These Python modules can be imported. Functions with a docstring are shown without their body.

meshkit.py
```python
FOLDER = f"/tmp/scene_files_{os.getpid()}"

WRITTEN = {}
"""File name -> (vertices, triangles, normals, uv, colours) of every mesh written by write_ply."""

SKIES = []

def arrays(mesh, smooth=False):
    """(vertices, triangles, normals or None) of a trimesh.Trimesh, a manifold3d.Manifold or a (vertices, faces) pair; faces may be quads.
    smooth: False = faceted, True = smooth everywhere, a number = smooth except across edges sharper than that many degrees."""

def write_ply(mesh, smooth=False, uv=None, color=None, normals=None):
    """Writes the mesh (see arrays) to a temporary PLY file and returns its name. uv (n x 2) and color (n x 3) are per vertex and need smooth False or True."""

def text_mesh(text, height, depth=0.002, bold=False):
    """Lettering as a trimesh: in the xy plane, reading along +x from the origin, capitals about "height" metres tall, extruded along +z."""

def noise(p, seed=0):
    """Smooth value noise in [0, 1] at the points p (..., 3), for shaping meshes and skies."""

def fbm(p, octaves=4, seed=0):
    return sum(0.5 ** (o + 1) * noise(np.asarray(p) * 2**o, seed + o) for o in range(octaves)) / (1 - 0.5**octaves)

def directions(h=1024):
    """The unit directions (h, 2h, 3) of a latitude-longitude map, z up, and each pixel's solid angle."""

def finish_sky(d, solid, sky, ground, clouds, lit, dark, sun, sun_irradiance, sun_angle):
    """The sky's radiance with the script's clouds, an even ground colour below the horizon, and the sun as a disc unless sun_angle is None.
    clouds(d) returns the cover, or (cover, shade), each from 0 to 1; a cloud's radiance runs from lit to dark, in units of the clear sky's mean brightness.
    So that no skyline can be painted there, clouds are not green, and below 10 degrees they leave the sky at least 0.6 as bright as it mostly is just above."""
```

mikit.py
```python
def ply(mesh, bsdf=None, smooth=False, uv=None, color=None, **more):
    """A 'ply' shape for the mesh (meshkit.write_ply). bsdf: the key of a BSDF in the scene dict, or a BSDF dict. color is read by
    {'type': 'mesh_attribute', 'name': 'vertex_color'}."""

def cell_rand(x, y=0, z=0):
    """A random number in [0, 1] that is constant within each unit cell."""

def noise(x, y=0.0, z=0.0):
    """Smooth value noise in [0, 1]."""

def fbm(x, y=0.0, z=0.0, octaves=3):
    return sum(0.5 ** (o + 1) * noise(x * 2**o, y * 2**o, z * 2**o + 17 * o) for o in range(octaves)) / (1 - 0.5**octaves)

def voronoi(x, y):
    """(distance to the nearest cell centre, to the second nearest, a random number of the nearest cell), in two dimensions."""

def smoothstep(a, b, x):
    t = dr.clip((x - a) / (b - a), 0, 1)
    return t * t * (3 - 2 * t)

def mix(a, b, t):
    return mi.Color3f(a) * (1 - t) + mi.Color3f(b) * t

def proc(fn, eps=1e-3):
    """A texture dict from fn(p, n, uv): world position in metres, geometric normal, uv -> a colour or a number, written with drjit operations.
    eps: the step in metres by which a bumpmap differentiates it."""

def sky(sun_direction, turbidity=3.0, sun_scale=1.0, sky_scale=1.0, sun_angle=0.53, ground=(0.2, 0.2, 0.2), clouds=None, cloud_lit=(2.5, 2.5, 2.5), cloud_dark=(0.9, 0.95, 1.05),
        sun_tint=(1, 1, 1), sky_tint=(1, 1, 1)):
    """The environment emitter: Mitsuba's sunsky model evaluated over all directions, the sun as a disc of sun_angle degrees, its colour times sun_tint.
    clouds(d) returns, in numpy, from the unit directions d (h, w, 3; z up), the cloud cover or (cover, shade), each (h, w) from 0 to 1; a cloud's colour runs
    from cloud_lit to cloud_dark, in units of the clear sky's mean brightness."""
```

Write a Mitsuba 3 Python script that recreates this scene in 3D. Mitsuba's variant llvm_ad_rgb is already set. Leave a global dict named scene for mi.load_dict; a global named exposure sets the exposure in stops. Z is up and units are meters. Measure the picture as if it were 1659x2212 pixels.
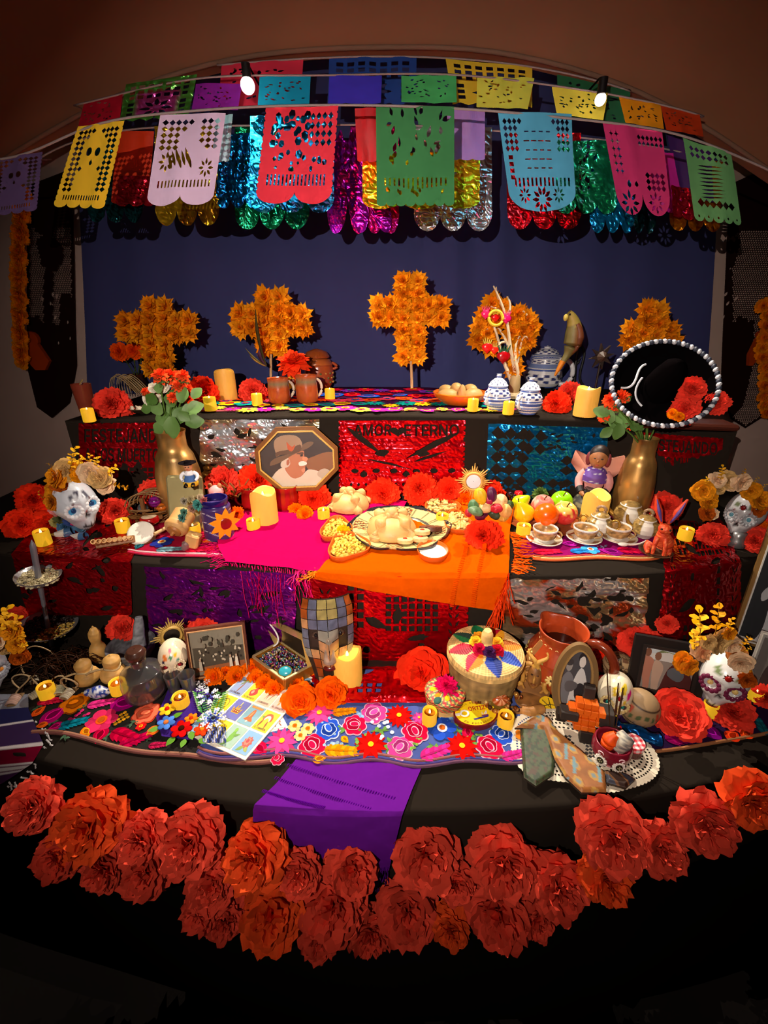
import math, random, drjit as dr
import numpy as np, trimesh, mitsuba as mi, mikit, meshkit, shapely
from shapely.geometry import Polygon, Point, box as sbox, MultiPolygon
from shapely.ops import unary_union
from shapely import affinity

# ---------------------------------------------------------------- camera, lights, exposure
W, H, FPX, PITCH = 1659, 2212, 950.0, math.radians(24)
CAM = np.array([0, 0, 1.25])
FW = np.array([0, math.cos(PITCH), -math.sin(PITCH)]); UP = np.array([0, math.sin(PITCH), math.cos(PITCH)]); RT = np.array([1.0, 0, 0])
T4 = mi.ScalarTransform4f
exposure = 0.0
scene, labels = {'type': 'scene'}, {}
scene['camera'] = {'type': 'perspective', 'fov': math.degrees(2 * math.atan(W / 2 / FPX)), 'fov_axis': 'x', 'near_clip': 0.02, 'far_clip': 50.0,
                   'to_world': T4().look_at(origin=CAM.tolist(), target=(CAM + FW).tolist(), up=[0, 0, 1])}
def ray(x, y): return FW + (x - W / 2) / FPX * RT - (y - H / 2) / FPX * UP
def onz(x, y, z): d = ray(x, y); return CAM + d * ((z - CAM[2]) / d[2])
def ony(x, y, Y): d = ray(x, y); return CAM + d * (Y / d[1])
def mpp(p): return float((np.asarray(p) - CAM) @ FW) / FPX
def vpp(p):                                   # metres of upright height per pixel
    t = float((np.asarray(p) - CAM) @ FW); v = float((np.asarray(p) - CAM) @ UP) / t
    return t / FPX / (UP[2] - v * FW[2])
LAMP_L, LAMP_R = ony(535, 185, 1.72), ony(1297, 215, 1.72)
def spot(name, o, t, rgb, cut, beam, w=1.0):
    scene[name] = {'type': 'spot', 'intensity': {'type': 'rgb', 'value': list(rgb)}, 'cutoff_angle': cut, 'beam_width': beam, 'sampling_weight': w,
                   'to_world': T4().look_at(origin=[float(a) for a in o], target=list(t), up=[0, 0, 1])}
spot('key_light', LAMP_L + [0, -.03, -.03], [0.05, 1.10, 0.50], (11.5, 10.0, 8.1), 52, 22, 3)
spot('second_light', LAMP_R + [0, -.03, -.03], [0.25, 1.0, 0.45], (6.5, 5.7, 4.7), 55, 25, 2)
spot('unseen_front_spot', [-0.25, -0.25, 1.42], [0.0, 1.4, 0.80], (15.5, 13.3, 11.4), 46, 4, 2)  # unseen lamp by the camera; lights the fronts, its cone dims the corners
scene['unseen_ambient'] = {'type': 'constant', 'radiance': {'type': 'rgb', 'value': [.05, .040, .035]}, 'sampling_weight': 1.0}  # even ambient from all sides, no source in view

# ---------------------------------------------------------------- helpers
rng = np.random.default_rng(7); random.seed(7)
def lin(c): return (np.clip(np.asarray(c, float), 0, 255) / 255) ** 2.2
def tr(x, y=None, z=None):
    m = np.eye(4); m[:3, 3] = x if y is None else (x, y, z); return m
def sc(a, b=None, c=None): b = a if b is None else b; return np.diag([a, b, a if c is None else c, 1.0])
def _r(i, j, d):
    m = np.eye(4); a = math.radians(d); m[i, i] = m[j, j] = math.cos(a); m[i, j] = -math.sin(a); m[j, i] = math.sin(a); return m
def rx(d): return _r(1, 2, d)
def ry(d): return _r(2, 0, d)
def rz(d): return _r(0, 1, d)
def xf(v, M): return v @ M[:3, :3].T + M[:3, 3]
def align(d, roll=0):                         # turns local +z to direction d
    d = np.asarray(d, float); d = d / np.linalg.norm(d); a = np.cross([0, 1, 0] if abs(d[1]) < .9 else [1, 0, 0], d); a /= np.linalg.norm(a)
    m = np.eye(4); m[:3, 0] = a; m[:3, 1] = np.cross(d, a); m[:3, 2] = d; return m @ rz(roll)

class B:                                      # one mesh with vertex colours
    def __init__(s): s.V, s.F, s.C, s.n = [], [], [], 0
    def add(s, m, c, M=None, sm=True):
        v, f = (np.array(m.vertices), np.array(m.faces)) if hasattr(m, 'faces') else (np.asarray(m[0], float), np.asarray(m[1], int))
        if len(f) and f.shape[1] == 4: f = np.vstack([f[:, [0, 1, 2]], f[:, [0, 2, 3]]])
        if sm is False: v = v[f.ravel()]; f = np.arange(len(v)).reshape(-1, 3)
        elif sm is not True:
            t = trimesh.graph.smooth_shade(trimesh.Trimesh(v, f, process=False), angle=math.radians(sm), facet_minarea=None); v, f = np.array(t.vertices), np.array(t.faces)
        col = np.asarray(c(v), float) if callable(c) else np.tile(np.asarray(c, float), (len(v), 1)) if np.ndim(c) == 1 else np.asarray(c, float)
        if M is not None:
            v = xf(v, M)
            if np.linalg.det(M[:3, :3]) < 0: f = f[:, ::-1]
        s.V.append(v); s.F.append(f + s.n); s.C.append(lin(col)); s.n += len(v); return s
    def ply(s, bsdf, **k): return mikit.ply(trimesh.Trimesh(np.vstack(s.V), np.vstack(s.F), process=False), bsdf, smooth=True, color=np.vstack(s.C), **k)
def numbered(k):
    if k not in USED: USED.add(k); return k
    n = 1
    while f'{k}_{n:03d}' in USED: n += 1
    USED.add(f'{k}_{n:03d}'); return f'{k}_{n:03d}'
USED = set()
def m4(M): return mi.ScalarTransform4f(np.asarray(M, float).tolist())
def thing(kind, label, cat, parts, M=None, group=None, stuff=False):
    """parts: one ply dict, or a list of (name, ply dict[, label[, stuff]]); '>name' is a child of the part before it"""
    k = numbered(kind); labels[k] = {'label': label, 'category': cat}
    if group: labels[k]['group'] = group
    if stuff: labels[k]['kind'] = 'stuff'
    put = lambda kk, d: scene.__setitem__(kk, {**d, 'to_world': m4(M)} if M is not None else dict(d))
    if isinstance(parts, dict): put(k, parts); return k
    for p in parts:
        kk = numbered(last + '__' + p[0][1:]) if p[0][0] == '>' else numbered(k + '__' + p[0]); put(kk, p[1])
        if p[0][0] != '>': last = kk
        if len(p) > 2 and p[2]: labels[kk] = {'label': p[2]}
        if len(p) > 3: labels.setdefault(kk, {})['kind'] = 'stuff'
    return k
def struct(k, d, label=None):
    USED.add(k); scene[k] = d; labels[k] = {'kind': 'structure', **({'label': label} if label else {})}

# materials: all take the colour of the mesh's vertices
VC = {'type': 'mesh_attribute', 'name': 'vertex_color'}
def two(d): return {'type': 'twosided', 'bsdf': d}
scene['matte'] = two({'type': 'diffuse', 'reflectance': VC})
scene['satin'] = two({'type': 'principled', 'base_color': VC, 'roughness': .5, 'specular': .4})
scene['gloss'] = two({'type': 'principled', 'base_color': VC, 'roughness': .22, 'specular': .6})
scene['metal'] = two({'type': 'principled', 'base_color': VC, 'roughness': .34, 'metallic': .62, 'specular': .6})
scene['foil'] = two({'type': 'bumpmap', 'arbitrary': {'type': 'principled', 'base_color': VC, 'roughness': .2, 'metallic': .82, 'specular': .6}, 'scale': .0035,
                     'tex': mikit.proc(lambda p, n, uv: dr.abs(mikit.noise(p.x * 75 + p.z * 30, p.y * 75, p.z * 65) - .5) * 2, eps=.002)})
scene['glass'] = {'type': 'principledthin', 'base_color': {'type': 'rgb', 'value': [.85, .88, .92]}, 'roughness': .12, 'spec_trans': .955, 'eta': 1.8, 'diff_trans': .6}
scene['cloth'] = two({'type': 'diffuse', 'reflectance': VC})
scene['plaster'] = two({'type': 'diffuse', 'reflectance': mikit.proc(lambda p, n, uv: mikit.mix((.62, .44, .38), (.52, .36, .31), mikit.fbm(p.x * 2.2, p.y * 2.2, p.z * 2.2)))})
scene['soffit'] = two({'type': 'diffuse', 'reflectance': mikit.proc(lambda p, n, uv: mikit.mix((.46, .20, .11), (.38, .155, .085), mikit.fbm(p.x * 3, p.y * 3, p.z * 3)))})
scene['floorboard'] = two({'type': 'diffuse', 'reflectance': mikit.proc(lambda p, n, uv: mikit.mix((.0035, .003, .003), (.006, .005, .0045), mikit.fbm(p.x * 5, p.y * 5, 0)))})
def glow(rgb, w=.03): return {'emitter': {'type': 'area', 'radiance': {'type': 'rgb', 'value': list(rgb)}, 'sampling_weight': w}}

# shapes
def grid(P, closed=False):                    # P (n, m, 3): rows of points; closed joins the last column to the first
    n, m = P.shape[:2]; i, j = np.meshgrid(np.arange(n - 1), np.arange(m if closed else m - 1), indexing='ij'); k = (j + 1) % m
    return P.reshape(-1, 3), np.stack([i * m + j, i * m + k, (i + 1) * m + k, (i + 1) * m + j], -1).reshape(-1, 4)
def lathe(prof, n=28):
    pr = np.asarray(prof, float); a = np.arange(n) / n * 2 * np.pi
    P = np.stack([pr[:, :1] * np.cos(a), pr[:, :1] * np.sin(a), np.tile(pr[:, 1:2], (1, n))], -1); return grid(P, True)
def ell(a, b=None, c=None, n=12):
    b = a if b is None else b; c = a if c is None else c; t = np.linspace(.001, np.pi - .001, n); v, f = lathe(np.stack([np.sin(t), np.cos(t)], 1), 2 * n); return v * [a, b, c], f[:, ::-1]
_bx = {}
def bx(x, y, z, r=None):                      # box with chamfered edges, full sizes, centred
    r = min(x, y, z) * .12 if r is None else r; h = np.array([x, y, z]) / 2
    pts = [np.array([s * (h[0] - (r if k != 0 else 0)), t * (h[1] - (r if k != 1 else 0)), u * (h[2] - (r if k != 2 else 0))]) for s in (-1, 1) for t in (-1, 1) for u in (-1, 1) for k in range(3)]
    m = trimesh.Trimesh(pts).convex_hull; return np.array(m.vertices), np.array(m.faces)
def tube(pts, r, sides=6, close=False):
    p = np.asarray(pts, float); t = np.gradient(p, axis=0); t /= np.linalg.norm(t, axis=1, keepdims=True) + 1e-9
    a = np.cross(t, [0.03, .02, 1.0]); bad = np.linalg.norm(a, axis=1) < .2; a[bad] = np.cross(t[bad], [1, 0, 0.1]); a /= np.linalg.norm(a, axis=1, keepdims=True)
    b = np.cross(t, a); g = np.arange(sides) * 2 * np.pi / sides; rr = np.broadcast_to(r, (len(p),))[:, None, None]
    return grid(p[:, None] + rr * (np.cos(g)[None, :, None] * a[:, None] + np.sin(g)[None, :, None] * b[:, None]), True)
def curve(pts, n=20):                         # smooth curve through points
    from scipy.interpolate import CubicSpline
    p = np.asarray(pts, float); s = np.r_[0, np.cumsum(np.linalg.norm(np.diff(p, axis=0), axis=1) + 1e-9)]
    return CubicSpline(s, p)(np.linspace(0, s[-1], n)) if len(p) > 2 else p[0] + (p[1] - p[0]) * np.linspace(0, 1, n)[:, None]
def tri2(poly):
    V, F, n = [], [], 0
    for g in getattr(poly, 'geoms', [poly]):
        if g.geom_type != 'Polygon' or g.area < 1e-12: continue
        try: v, f = trimesh.creation.triangulate_polygon(g, engine='earcut')
        except Exception: continue
        V.append(v); F.append(f + n); n += len(v)
    return (np.vstack(V), np.vstack(F)) if V else (np.zeros((0, 2)), np.zeros((0, 3), int))
def prism(poly, h):
    return trimesh.util.concatenate([trimesh.creation.extrude_polygon(g, h, engine='earcut') for g in getattr(poly, 'geoms', [poly]) if g.area > 1e-10])
def cells(poly, nx, ny):                      # polygon cut to grid cells, triangulated and welded: bends smoothly; for coordinates in [0,1]
    x0, y0, x1, y1 = poly.bounds; xs, ys = np.linspace(x0, x1, nx + 1), np.linspace(y0, y1, ny + 1)
    bs = shapely.box(*[a.ravel() for a in (np.meshgrid(xs[:-1], ys[:-1])[0], np.meshgrid(xs[:-1], ys[:-1])[1], np.meshgrid(xs[1:], ys[1:])[0], np.meshgrid(xs[1:], ys[1:])[1])])
    shapely.prepare(poly); inside = shapely.contains_properly(poly, bs); V, F, n = [], [], 0
    for b_, ins in zip(bs, inside):
        if ins:
            c = np.array(b_.exterior.coords)[:4]; v, f = c, np.array([[0, 1, 2], [0, 2, 3]])
        else:
            q = b_.intersection(poly)
            if q.is_empty: continue
            v, f = tri2(q)
            if not len(v): continue
        V.append(v[:, :2]); F.append(f + n); n += len(v)
    V, F = np.vstack(V), np.vstack(F); q = np.round(V / (1e-5 * max(x1 - x0, y1 - y0))).astype(int)
    _, idx, inv = np.unique(q, axis=0, return_index=True, return_inverse=True); inv = inv.ravel(); F = inv[F]
    F = F[(F[:, 0] != F[:, 1]) & (F[:, 1] != F[:, 2]) & (F[:, 0] != F[:, 2])]; V = V[idx]
    e1, e2 = V[F[:, 1]] - V[F[:, 0]], V[F[:, 2]] - V[F[:, 0]]; neg = e1[:, 0] * e2[:, 1] - e1[:, 1] * e2[:, 0] < 0; F[neg] = F[neg][:, ::-1]
    return V, F
_txt = {}
def text_poly(s, h, bold=True):               # lettering as a flat shape, left bottom at the origin
    if (s, bold) not in _txt:
        m = meshkit.text_mesh(s, 1.0, .1, bold); v, f = np.array(m.vertices), np.array(m.faces); top = (v[f][:, :, 2] > .05).all(1)
        _txt[s, bold] = unary_union([Polygon(t[:, :2]).buffer(.004) for t in v[f[top]]])
    return affinity.scale(_txt[s, bold], h, h, origin=(0, 0))
def fit_text(s, x0, y0, x1, y1):
    p = text_poly(s, 1); a = p.bounds; return affinity.translate(affinity.scale(affinity.translate(p, -a[0], -a[1]), (x1 - x0) / (a[2] - a[0]), (y1 - y0) / (a[3] - a[1]), origin=(0, 0)), x0, y0)
def ngon(n, r, x=0, y=0, a0=0, ry_=None): return Polygon([(x + r * math.cos(a0 + 2 * math.pi * i / n), y + (ry_ or r) * math.sin(a0 + 2 * math.pi * i / n)) for i in range(n)])
def starp(n, r1, r2, x=0, y=0, a0=0): return Polygon([(x + (r1 if i % 2 == 0 else r2) * math.cos(a0 + math.pi * i / n), y + (r1 if i % 2 == 0 else r2) * math.sin(a0 + math.pi * i / n)) for i in range(2 * n)])
def scal(n, r, amp, x=0, y=0, a0=0, m=72):
    a = np.arange(m) / m * 2 * np.pi; q = r * (1 - amp + amp * np.abs(np.sin(n * (a + a0) / 2))); return Polygon(np.stack([x + q * np.cos(a), y + q * np.sin(a)], 1))
def leafp(l, w, x=0, y=0, a=0):
    t = np.linspace(0, 1, 9); u = np.r_[np.stack([t * l, w * np.sin(np.pi * t ** .8)], 1), np.stack([t[::-1] * l, -w * np.sin(np.pi * t[::-1] ** .8)], 1)[1:-1]]
    return affinity.translate(affinity.rotate(Polygon(u), a, origin=(0, 0)), x, y)
def flat(poly, z=0.0): v, f = tri2(poly); return np.c_[v, np.full(len(v), z)], f       # in xy, facing +z
def upright(poly, y=0.0): v, f = tri2(poly); return np.c_[v[:, 0], np.full(len(v), y), v[:, 1]], f   # in xz, facing -y
def fbm3(v, s, o=2, seed=0): return meshkit.fbm(np.asarray(v) * s + 31.7, o, seed) - .5
def jit(c, a=12): return tuple(np.clip(np.array(c) + rng.uniform(-a, a), 0, 255))

# tiers
ZT, ZM, ZF = .9256, .593, .30
Z = {'t': ZT, 'm': ZM, 'f': ZF, 'g': 0.0}; KT = {'t': .17, 'm': .43, 'f': .64, 'g': .8}
def at(x, yb, tier, w=0, dz=.004):            # point on a tier whose front bottom shows at pixel (x, yb) for a thing w pixels wide
    p = onz(x, yb - w / 2 * KT[tier], Z[tier] + dz); return p, mpp(p), vpp(p)
def dims(x, yb, tier, w, h, dz=.004):         # point, radius and height in metres of an upright round thing from its picture box
    p, m, v = at(x, yb, tier, w, dz); return p, w / 2 * m, max(h - w * KT[tier] * .9, 4) * v
def yaw(p): return math.degrees(math.atan2(-p[0], p[1]))     # turn that makes a thing's front (-y) face the viewer
# ---------------------------------------------------------------- the setting
def quadm(a, b, c, d): return (np.array([a, b, c, d], float), np.array([[0, 1, 2, 3]]))
struct('floor', mikit.ply(trimesh.Trimesh(*[quadm((-3.2, -1.6, 0), (3.2, -1.6, 0), (3.2, 2.3, 0), (-3.2, 2.3, 0))[0], [[0, 1, 2], [0, 2, 3]]]), 'floorboard'))
def wallbox(k, lo, hi, bs): struct(k, mikit.ply(trimesh.creation.box(bounds=[lo, hi]), bs))
wallbox('wall_back', (-3.2, 2.3, 0), (3.2, 2.36, 3.0), 'plaster')
wallbox('wall_left', (-3.26, -1.6, 0), (-3.2, 2.36, 3.0), 'plaster')
wallbox('wall_right', (3.2, -1.6, 0), (3.26, 2.36, 3.0), 'plaster')
wallbox('ceiling', (-3.2, -1.6, 3.0), (3.2, 2.36, 3.06), 'soffit')
# arched header of the niche, its opening bowed
ARCH = [(-900, 900), (-600, 720), (-300, 545), (-100, 425), (0, 352), (100, 290), (200, 235), (330, 178), (500, 130), (680, 108), (850, 103), (1020, 108), (1180, 135), (1330, 180), (1450, 235), (1560, 300), (1659, 368), (1800, 460), (2000, 575), (2300, 740), (2600, 920)]
aw = curve([ony(x, y, 1.95) for x, y in ARCH], 90); aw = aw[(aw[:, 0] > -3.19) & (aw[:, 0] < 3.19)]
hp = Polygon([(-3.2, aw[0, 2]), *[(p[0], p[2]) for p in aw], (3.2, aw[-1, 2]), (3.2, 3.0), (-3.2, 3.0)])
hv = prism(hp, .06); hv = trimesh.Trimesh(np.c_[hv.vertices[:, 0], 1.95 + .06 - hv.vertices[:, 2], hv.vertices[:, 1]], hv.faces, process=False)
struct('wall_header', mikit.ply(hv, 'soffit'))
struct('trim_1', B().add(tube(aw + [0, -.004, 0], .007, 8), (150, 118, 100)).ply('matte'))

# ---------------------------------------------------------------- altar platforms, fronts bowed
EDGE_T = [(140, 909), (430, 902), (700, 896), (850, 895), (1000, 898), (1300, 907), (1594, 928)]
EDGE_M = [(-160, 1150), (15, 1197), (290, 1216), (640, 1236), (850, 1245), (1090, 1245), (1420, 1238), (1600, 1216), (1800, 1165)]
EDGE_F = [(-200, 1560), (0, 1620), (150, 1660), (350, 1704), (450, 1726), (650, 1745), (870, 1755), (1130, 1748), (1300, 1735), (1500, 1702), (1659, 1660), (1860, 1590)]
def edge(E, z, n=60): return curve([onz(x, y, z) for x, y in E], n)
ET, EM, EF = edge(EDGE_T, ZT), edge(EDGE_M, ZM), edge(EDGE_F, ZF)
BLACK = (43, 38, 34)
def riserY(X, tier): E = ET if tier == 'm' else EM; return float(np.interp(X, E[:, 0], E[:, 1]))
def platform(name, E, z0, z1, yb, label):
    r = .012; b = B(); rows = [E * [1, 1, 0] + [0, 0, z0], E - [0, 0, r], E + [0, r * .3, -r * .3], E + [0, r, 0], np.c_[E[:, 0], np.full(len(E), yb), E[:, 2]]]
    if name != 'altar_step_top': rows[0][:, 2] = z0
    fold = rows[0].copy(); fold[:, 1] -= .004 * (1 + np.sin(np.arange(len(E)) * 1.7)); rows[0] = fold
    b.add(grid(np.stack(rows)), BLACK, sm=60)
    for k in (0, -1):                        # ends
        e = E[k]; b.add(quadm((e[0], e[1], z0), (e[0], e[1], z1), (e[0], yb, z1), (e[0], yb, z0)), BLACK, sm=False)
    b.add(quadm((E[0, 0], yb, z0), (E[-1, 0], yb, z0), (E[-1, 0], yb, z1), (E[0, 0], yb, z1)), BLACK, sm=False)
    return thing(name, label, 'altar platform', b.ply('cloth'))
platform('altar_step', EF, .0, ZF, 2.24, 'lowest altar platform draped in plain black cloth, fronted by large paper flowers')
platform('altar_step', EM, ZF, ZM, 2.22, 'middle altar platform under black cloth, carrying bread, fruit and the teapot set')
platform('altar_step', ET, ZM, ZT, 2.20, 'top altar platform under black cloth, carrying the marigold crosses and sombrero')

# blue cloth backdrop with soft folds
bc = [ony(x, y, 2.27) for x, y in ((190, 842), (1521, 842), (1545, 470), (1700, 60), (20, 60), (174, 470))]
def backdrop():
    n, m = 14, 120; P = np.zeros((n, m, 3)); L = curve([ony(190, 850, 2.27), ony(174, 470, 2.27), ony(150, 100, 2.27)], n); R = curve([ony(1521, 850, 2.27), ony(1545, 470, 2.27), ony(1560, 100, 2.27)], n)
    u = np.linspace(0, 1, m)
    for i in range(n): P[i] = L[i] + (R[i] - L[i]) * u[:, None]
    amp = .006 + .012 * np.exp(-((u - .60) / .08) ** 2) + .006 * np.exp(-((u - .35) / .1) ** 2)
    P[:, :, 1] -= amp * (1 + np.sin(u * 70 + 2 * np.sin(u * 9))) * .9
    return B().add(grid(P), (64, 68, 112)).ply('cloth')
thing('backdrop_cloth', 'plain deep blue cloth hung across the back wall behind the crosses', 'backdrop', backdrop())

# ---------------------------------------------------------------- papel picado
def design(kind, seed=0):
    """cut-paper sheet in the unit square, x right, y up"""
    r = np.random.default_rng(seed); base = sbox(0, 0, 1, 1); holes = []
    def lattice(x0, y0, x1, y1, n, m, shape='sq', f=.62):
        dx, dy = (x1 - x0) / n, (y1 - y0) / m
        for i in range(n):
            for j in range(m):
                cx, cy = x0 + (i + .5) * dx, y0 + (j + .5) * dy
                holes.append(sbox(cx - dx * f / 2, cy - dy * f / 2, cx + dx * f / 2, cy + dy * f / 2) if shape == 'sq' else Polygon([(cx - dx * f * .62, cy), (cx, cy - dy * f * .62), (cx + dx * f * .62, cy), (cx, cy + dy * f * .62)]))
    def edge_scallop(n=3, d=.09, side=False):
        nonlocal base
        base = sbox(0, d, 1, 1)
        for i in range(n): base = base.union(affinity.scale(Point((i + .5) / n, d).buffer(1, 12), .5 / n, d, origin=((i + .5) / n, d)))
        if side:
            for y in np.arange(.1, .98, .07):
                for x in (0, 1): base = base.difference(Point(x, y).buffer(.014, 3))
    def flower(cx, cy, R, n=8):
        for k in range(n): holes.append(leafp(R * .62, R * .14, cx + R * .3 * math.cos(k * 2 * math.pi / n), cy + R * .3 * math.sin(k * 2 * math.pi / n), 360 / n * k))
    if kind == 'plain': edge_scallop(3, .04)
    if kind == 'strip':
        for k in range(26): holes.append(leafp(r.uniform(.05, .11), r.uniform(.015, .03), r.uniform(.1, .85), r.uniform(.15, .85), r.uniform(0, 180)))
    if kind == 'grid': lattice(.06, .55, .94, .93, 7, 3); lattice(.06, .12, .2, .5, 1, 3); lattice(.8, .12, .94, .5, 1, 3); flower(.5, .3, .26); base = Polygon([(0, 0), (0, 1), (1, 1), (1, 0), (.9, .06), (.8, 0), (.7, .06), (.6, 0), (.5, .06), (.4, 0), (.3, .06), (.2, 0), (.1, .06)])
    if kind == 'skull':
        edge_scallop(4, .06, True); lattice(.07, .2, .93, .95, 9, 12, 'di', .8)
        sk = Point(.5, .68).buffer(.21, 16).union(sbox(.4, .40, .6, .55)).union(affinity.scale(Point(.5, .33).buffer(.16), 1.3, 1))
        holes = [h for h in holes if not h.intersects(sk)] + [Point(.42, .68).buffer(.05), Point(.58, .68).buffer(.05), leafp(.07, .025, .5, .52, 90)]; holes.append(fit_text('RECUERDO', .15, .1, .85, .17)); holes.pop()
        for x in np.arange(.14, .88, .05): holes.append(sbox(x, .1, x + .022, .16))
    if kind == 'bird':
        edge_scallop(2, .12); lattice(.05, .62, .95, .95, 9, 5, 'di', .75)
        body = leafp(.6, .13, .2, .35, 28).union(leafp(.42, .1, .45, .55, 70)); holes = [h for h in holes if not h.intersects(body)]
        for k in range(7): holes.append(leafp(.2, .022, .3 + .05 * k, .42 + .03 * (k % 3), 118))
        for x in np.arange(.12, .9, .055): holes.append(sbox(x, .21, x + .022, .29))
        flower(.2, .5, .13); flower(.82, .42, .12)
    if kind == 'bells':
        edge_scallop(2, .14, True); lattice(.62, .6, .95, .95, 4, 4, 'di', .7)
        for k in range(34):
            x, y = r.uniform(.12, .6), r.uniform(.5, .93); holes.append(ngon(6, r.uniform(.022, .05), x, y, r.uniform(0, 1)))
        for x in np.arange(.12, .9, .05): holes.append(sbox(x, .2, x + .022, .32))
        for k in range(16): holes.append(ngon(5, r.uniform(.018, .035), r.uniform(.15, .9), r.uniform(.36, .5), r.uniform(0, 1)))
    if kind == 'bust':
        edge_scallop(8, .04); base = base.difference(sbox(0, 0, 0, 0))
        for k in range(26): holes.append(leafp(r.uniform(.06, .13), r.uniform(.015, .028), r.uniform(.1, .85), r.uniform(.42, .93), r.choice([70, 95, 110, 20])))
        for x in np.arange(.1, .92, .06): holes.append(sbox(x, .2 + .02 * math.sin(x * 9), x + .022, .3))
        for k in range(10): holes.append(leafp(.06, .018, r.uniform(.1, .85), r.uniform(.09, .17), r.uniform(60, 120)))
    if kind == 'portal':
        base = sbox(0, .2, 1, 1).union(affinity.scale(Point(.5, .2).buffer(1, 24), .5, .2, origin=(.5, .2))); lattice(.04, .62, .3, .95, 4, 5, 'di', .75); lattice(.7, .62, .96, .95, 4, 5, 'di', .75); lattice(.05, .33, .15, .6, 1, 4)
        arch = affinity.scale(Point(.5, .68).buffer(.26, 20), 1, 1.1); holes = [h for h in holes if not h.intersects(arch)]
        for y in np.arange(.45, .9, .09):
            for x in np.arange(.3, .7, .1): holes.append(sbox(x + .02 * ((y * 100) % 2), y, x + .075, y + .012))
        for x in np.arange(.12, .9, .06): holes.append(sbox(x, .27, x + .026, .36))
        flower(.5, .13, .16, 10); flower(.25, .18, .1); flower(.75, .18, .1)
    if kind == 'cherub':
        base = sbox(.04, .25, .96, 1).union(affinity.scale(Point(.27, .26).buffer(1), .23, .26, origin=(.27, .26))).union(affinity.scale(Point(.73, .26).buffer(1), .23, .26, origin=(.73, .26)))
        for k in range(6):
            for j in range(2): holes.append(starp(4, .035, .012, .14 + .08 * j, .5 + .08 * k))
        lattice(.6, .3, .92, .52, 4, 3, 'di', .8); lattice(.55, .8, .95, .94, 6, 2, 'di', .7); flower(.27, .14, .17); flower(.73, .16, .15); holes.append(leafp(.09, .03, .3, .32, 90)); holes.append(leafp(.07, .03, .42, .33, 90))
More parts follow.
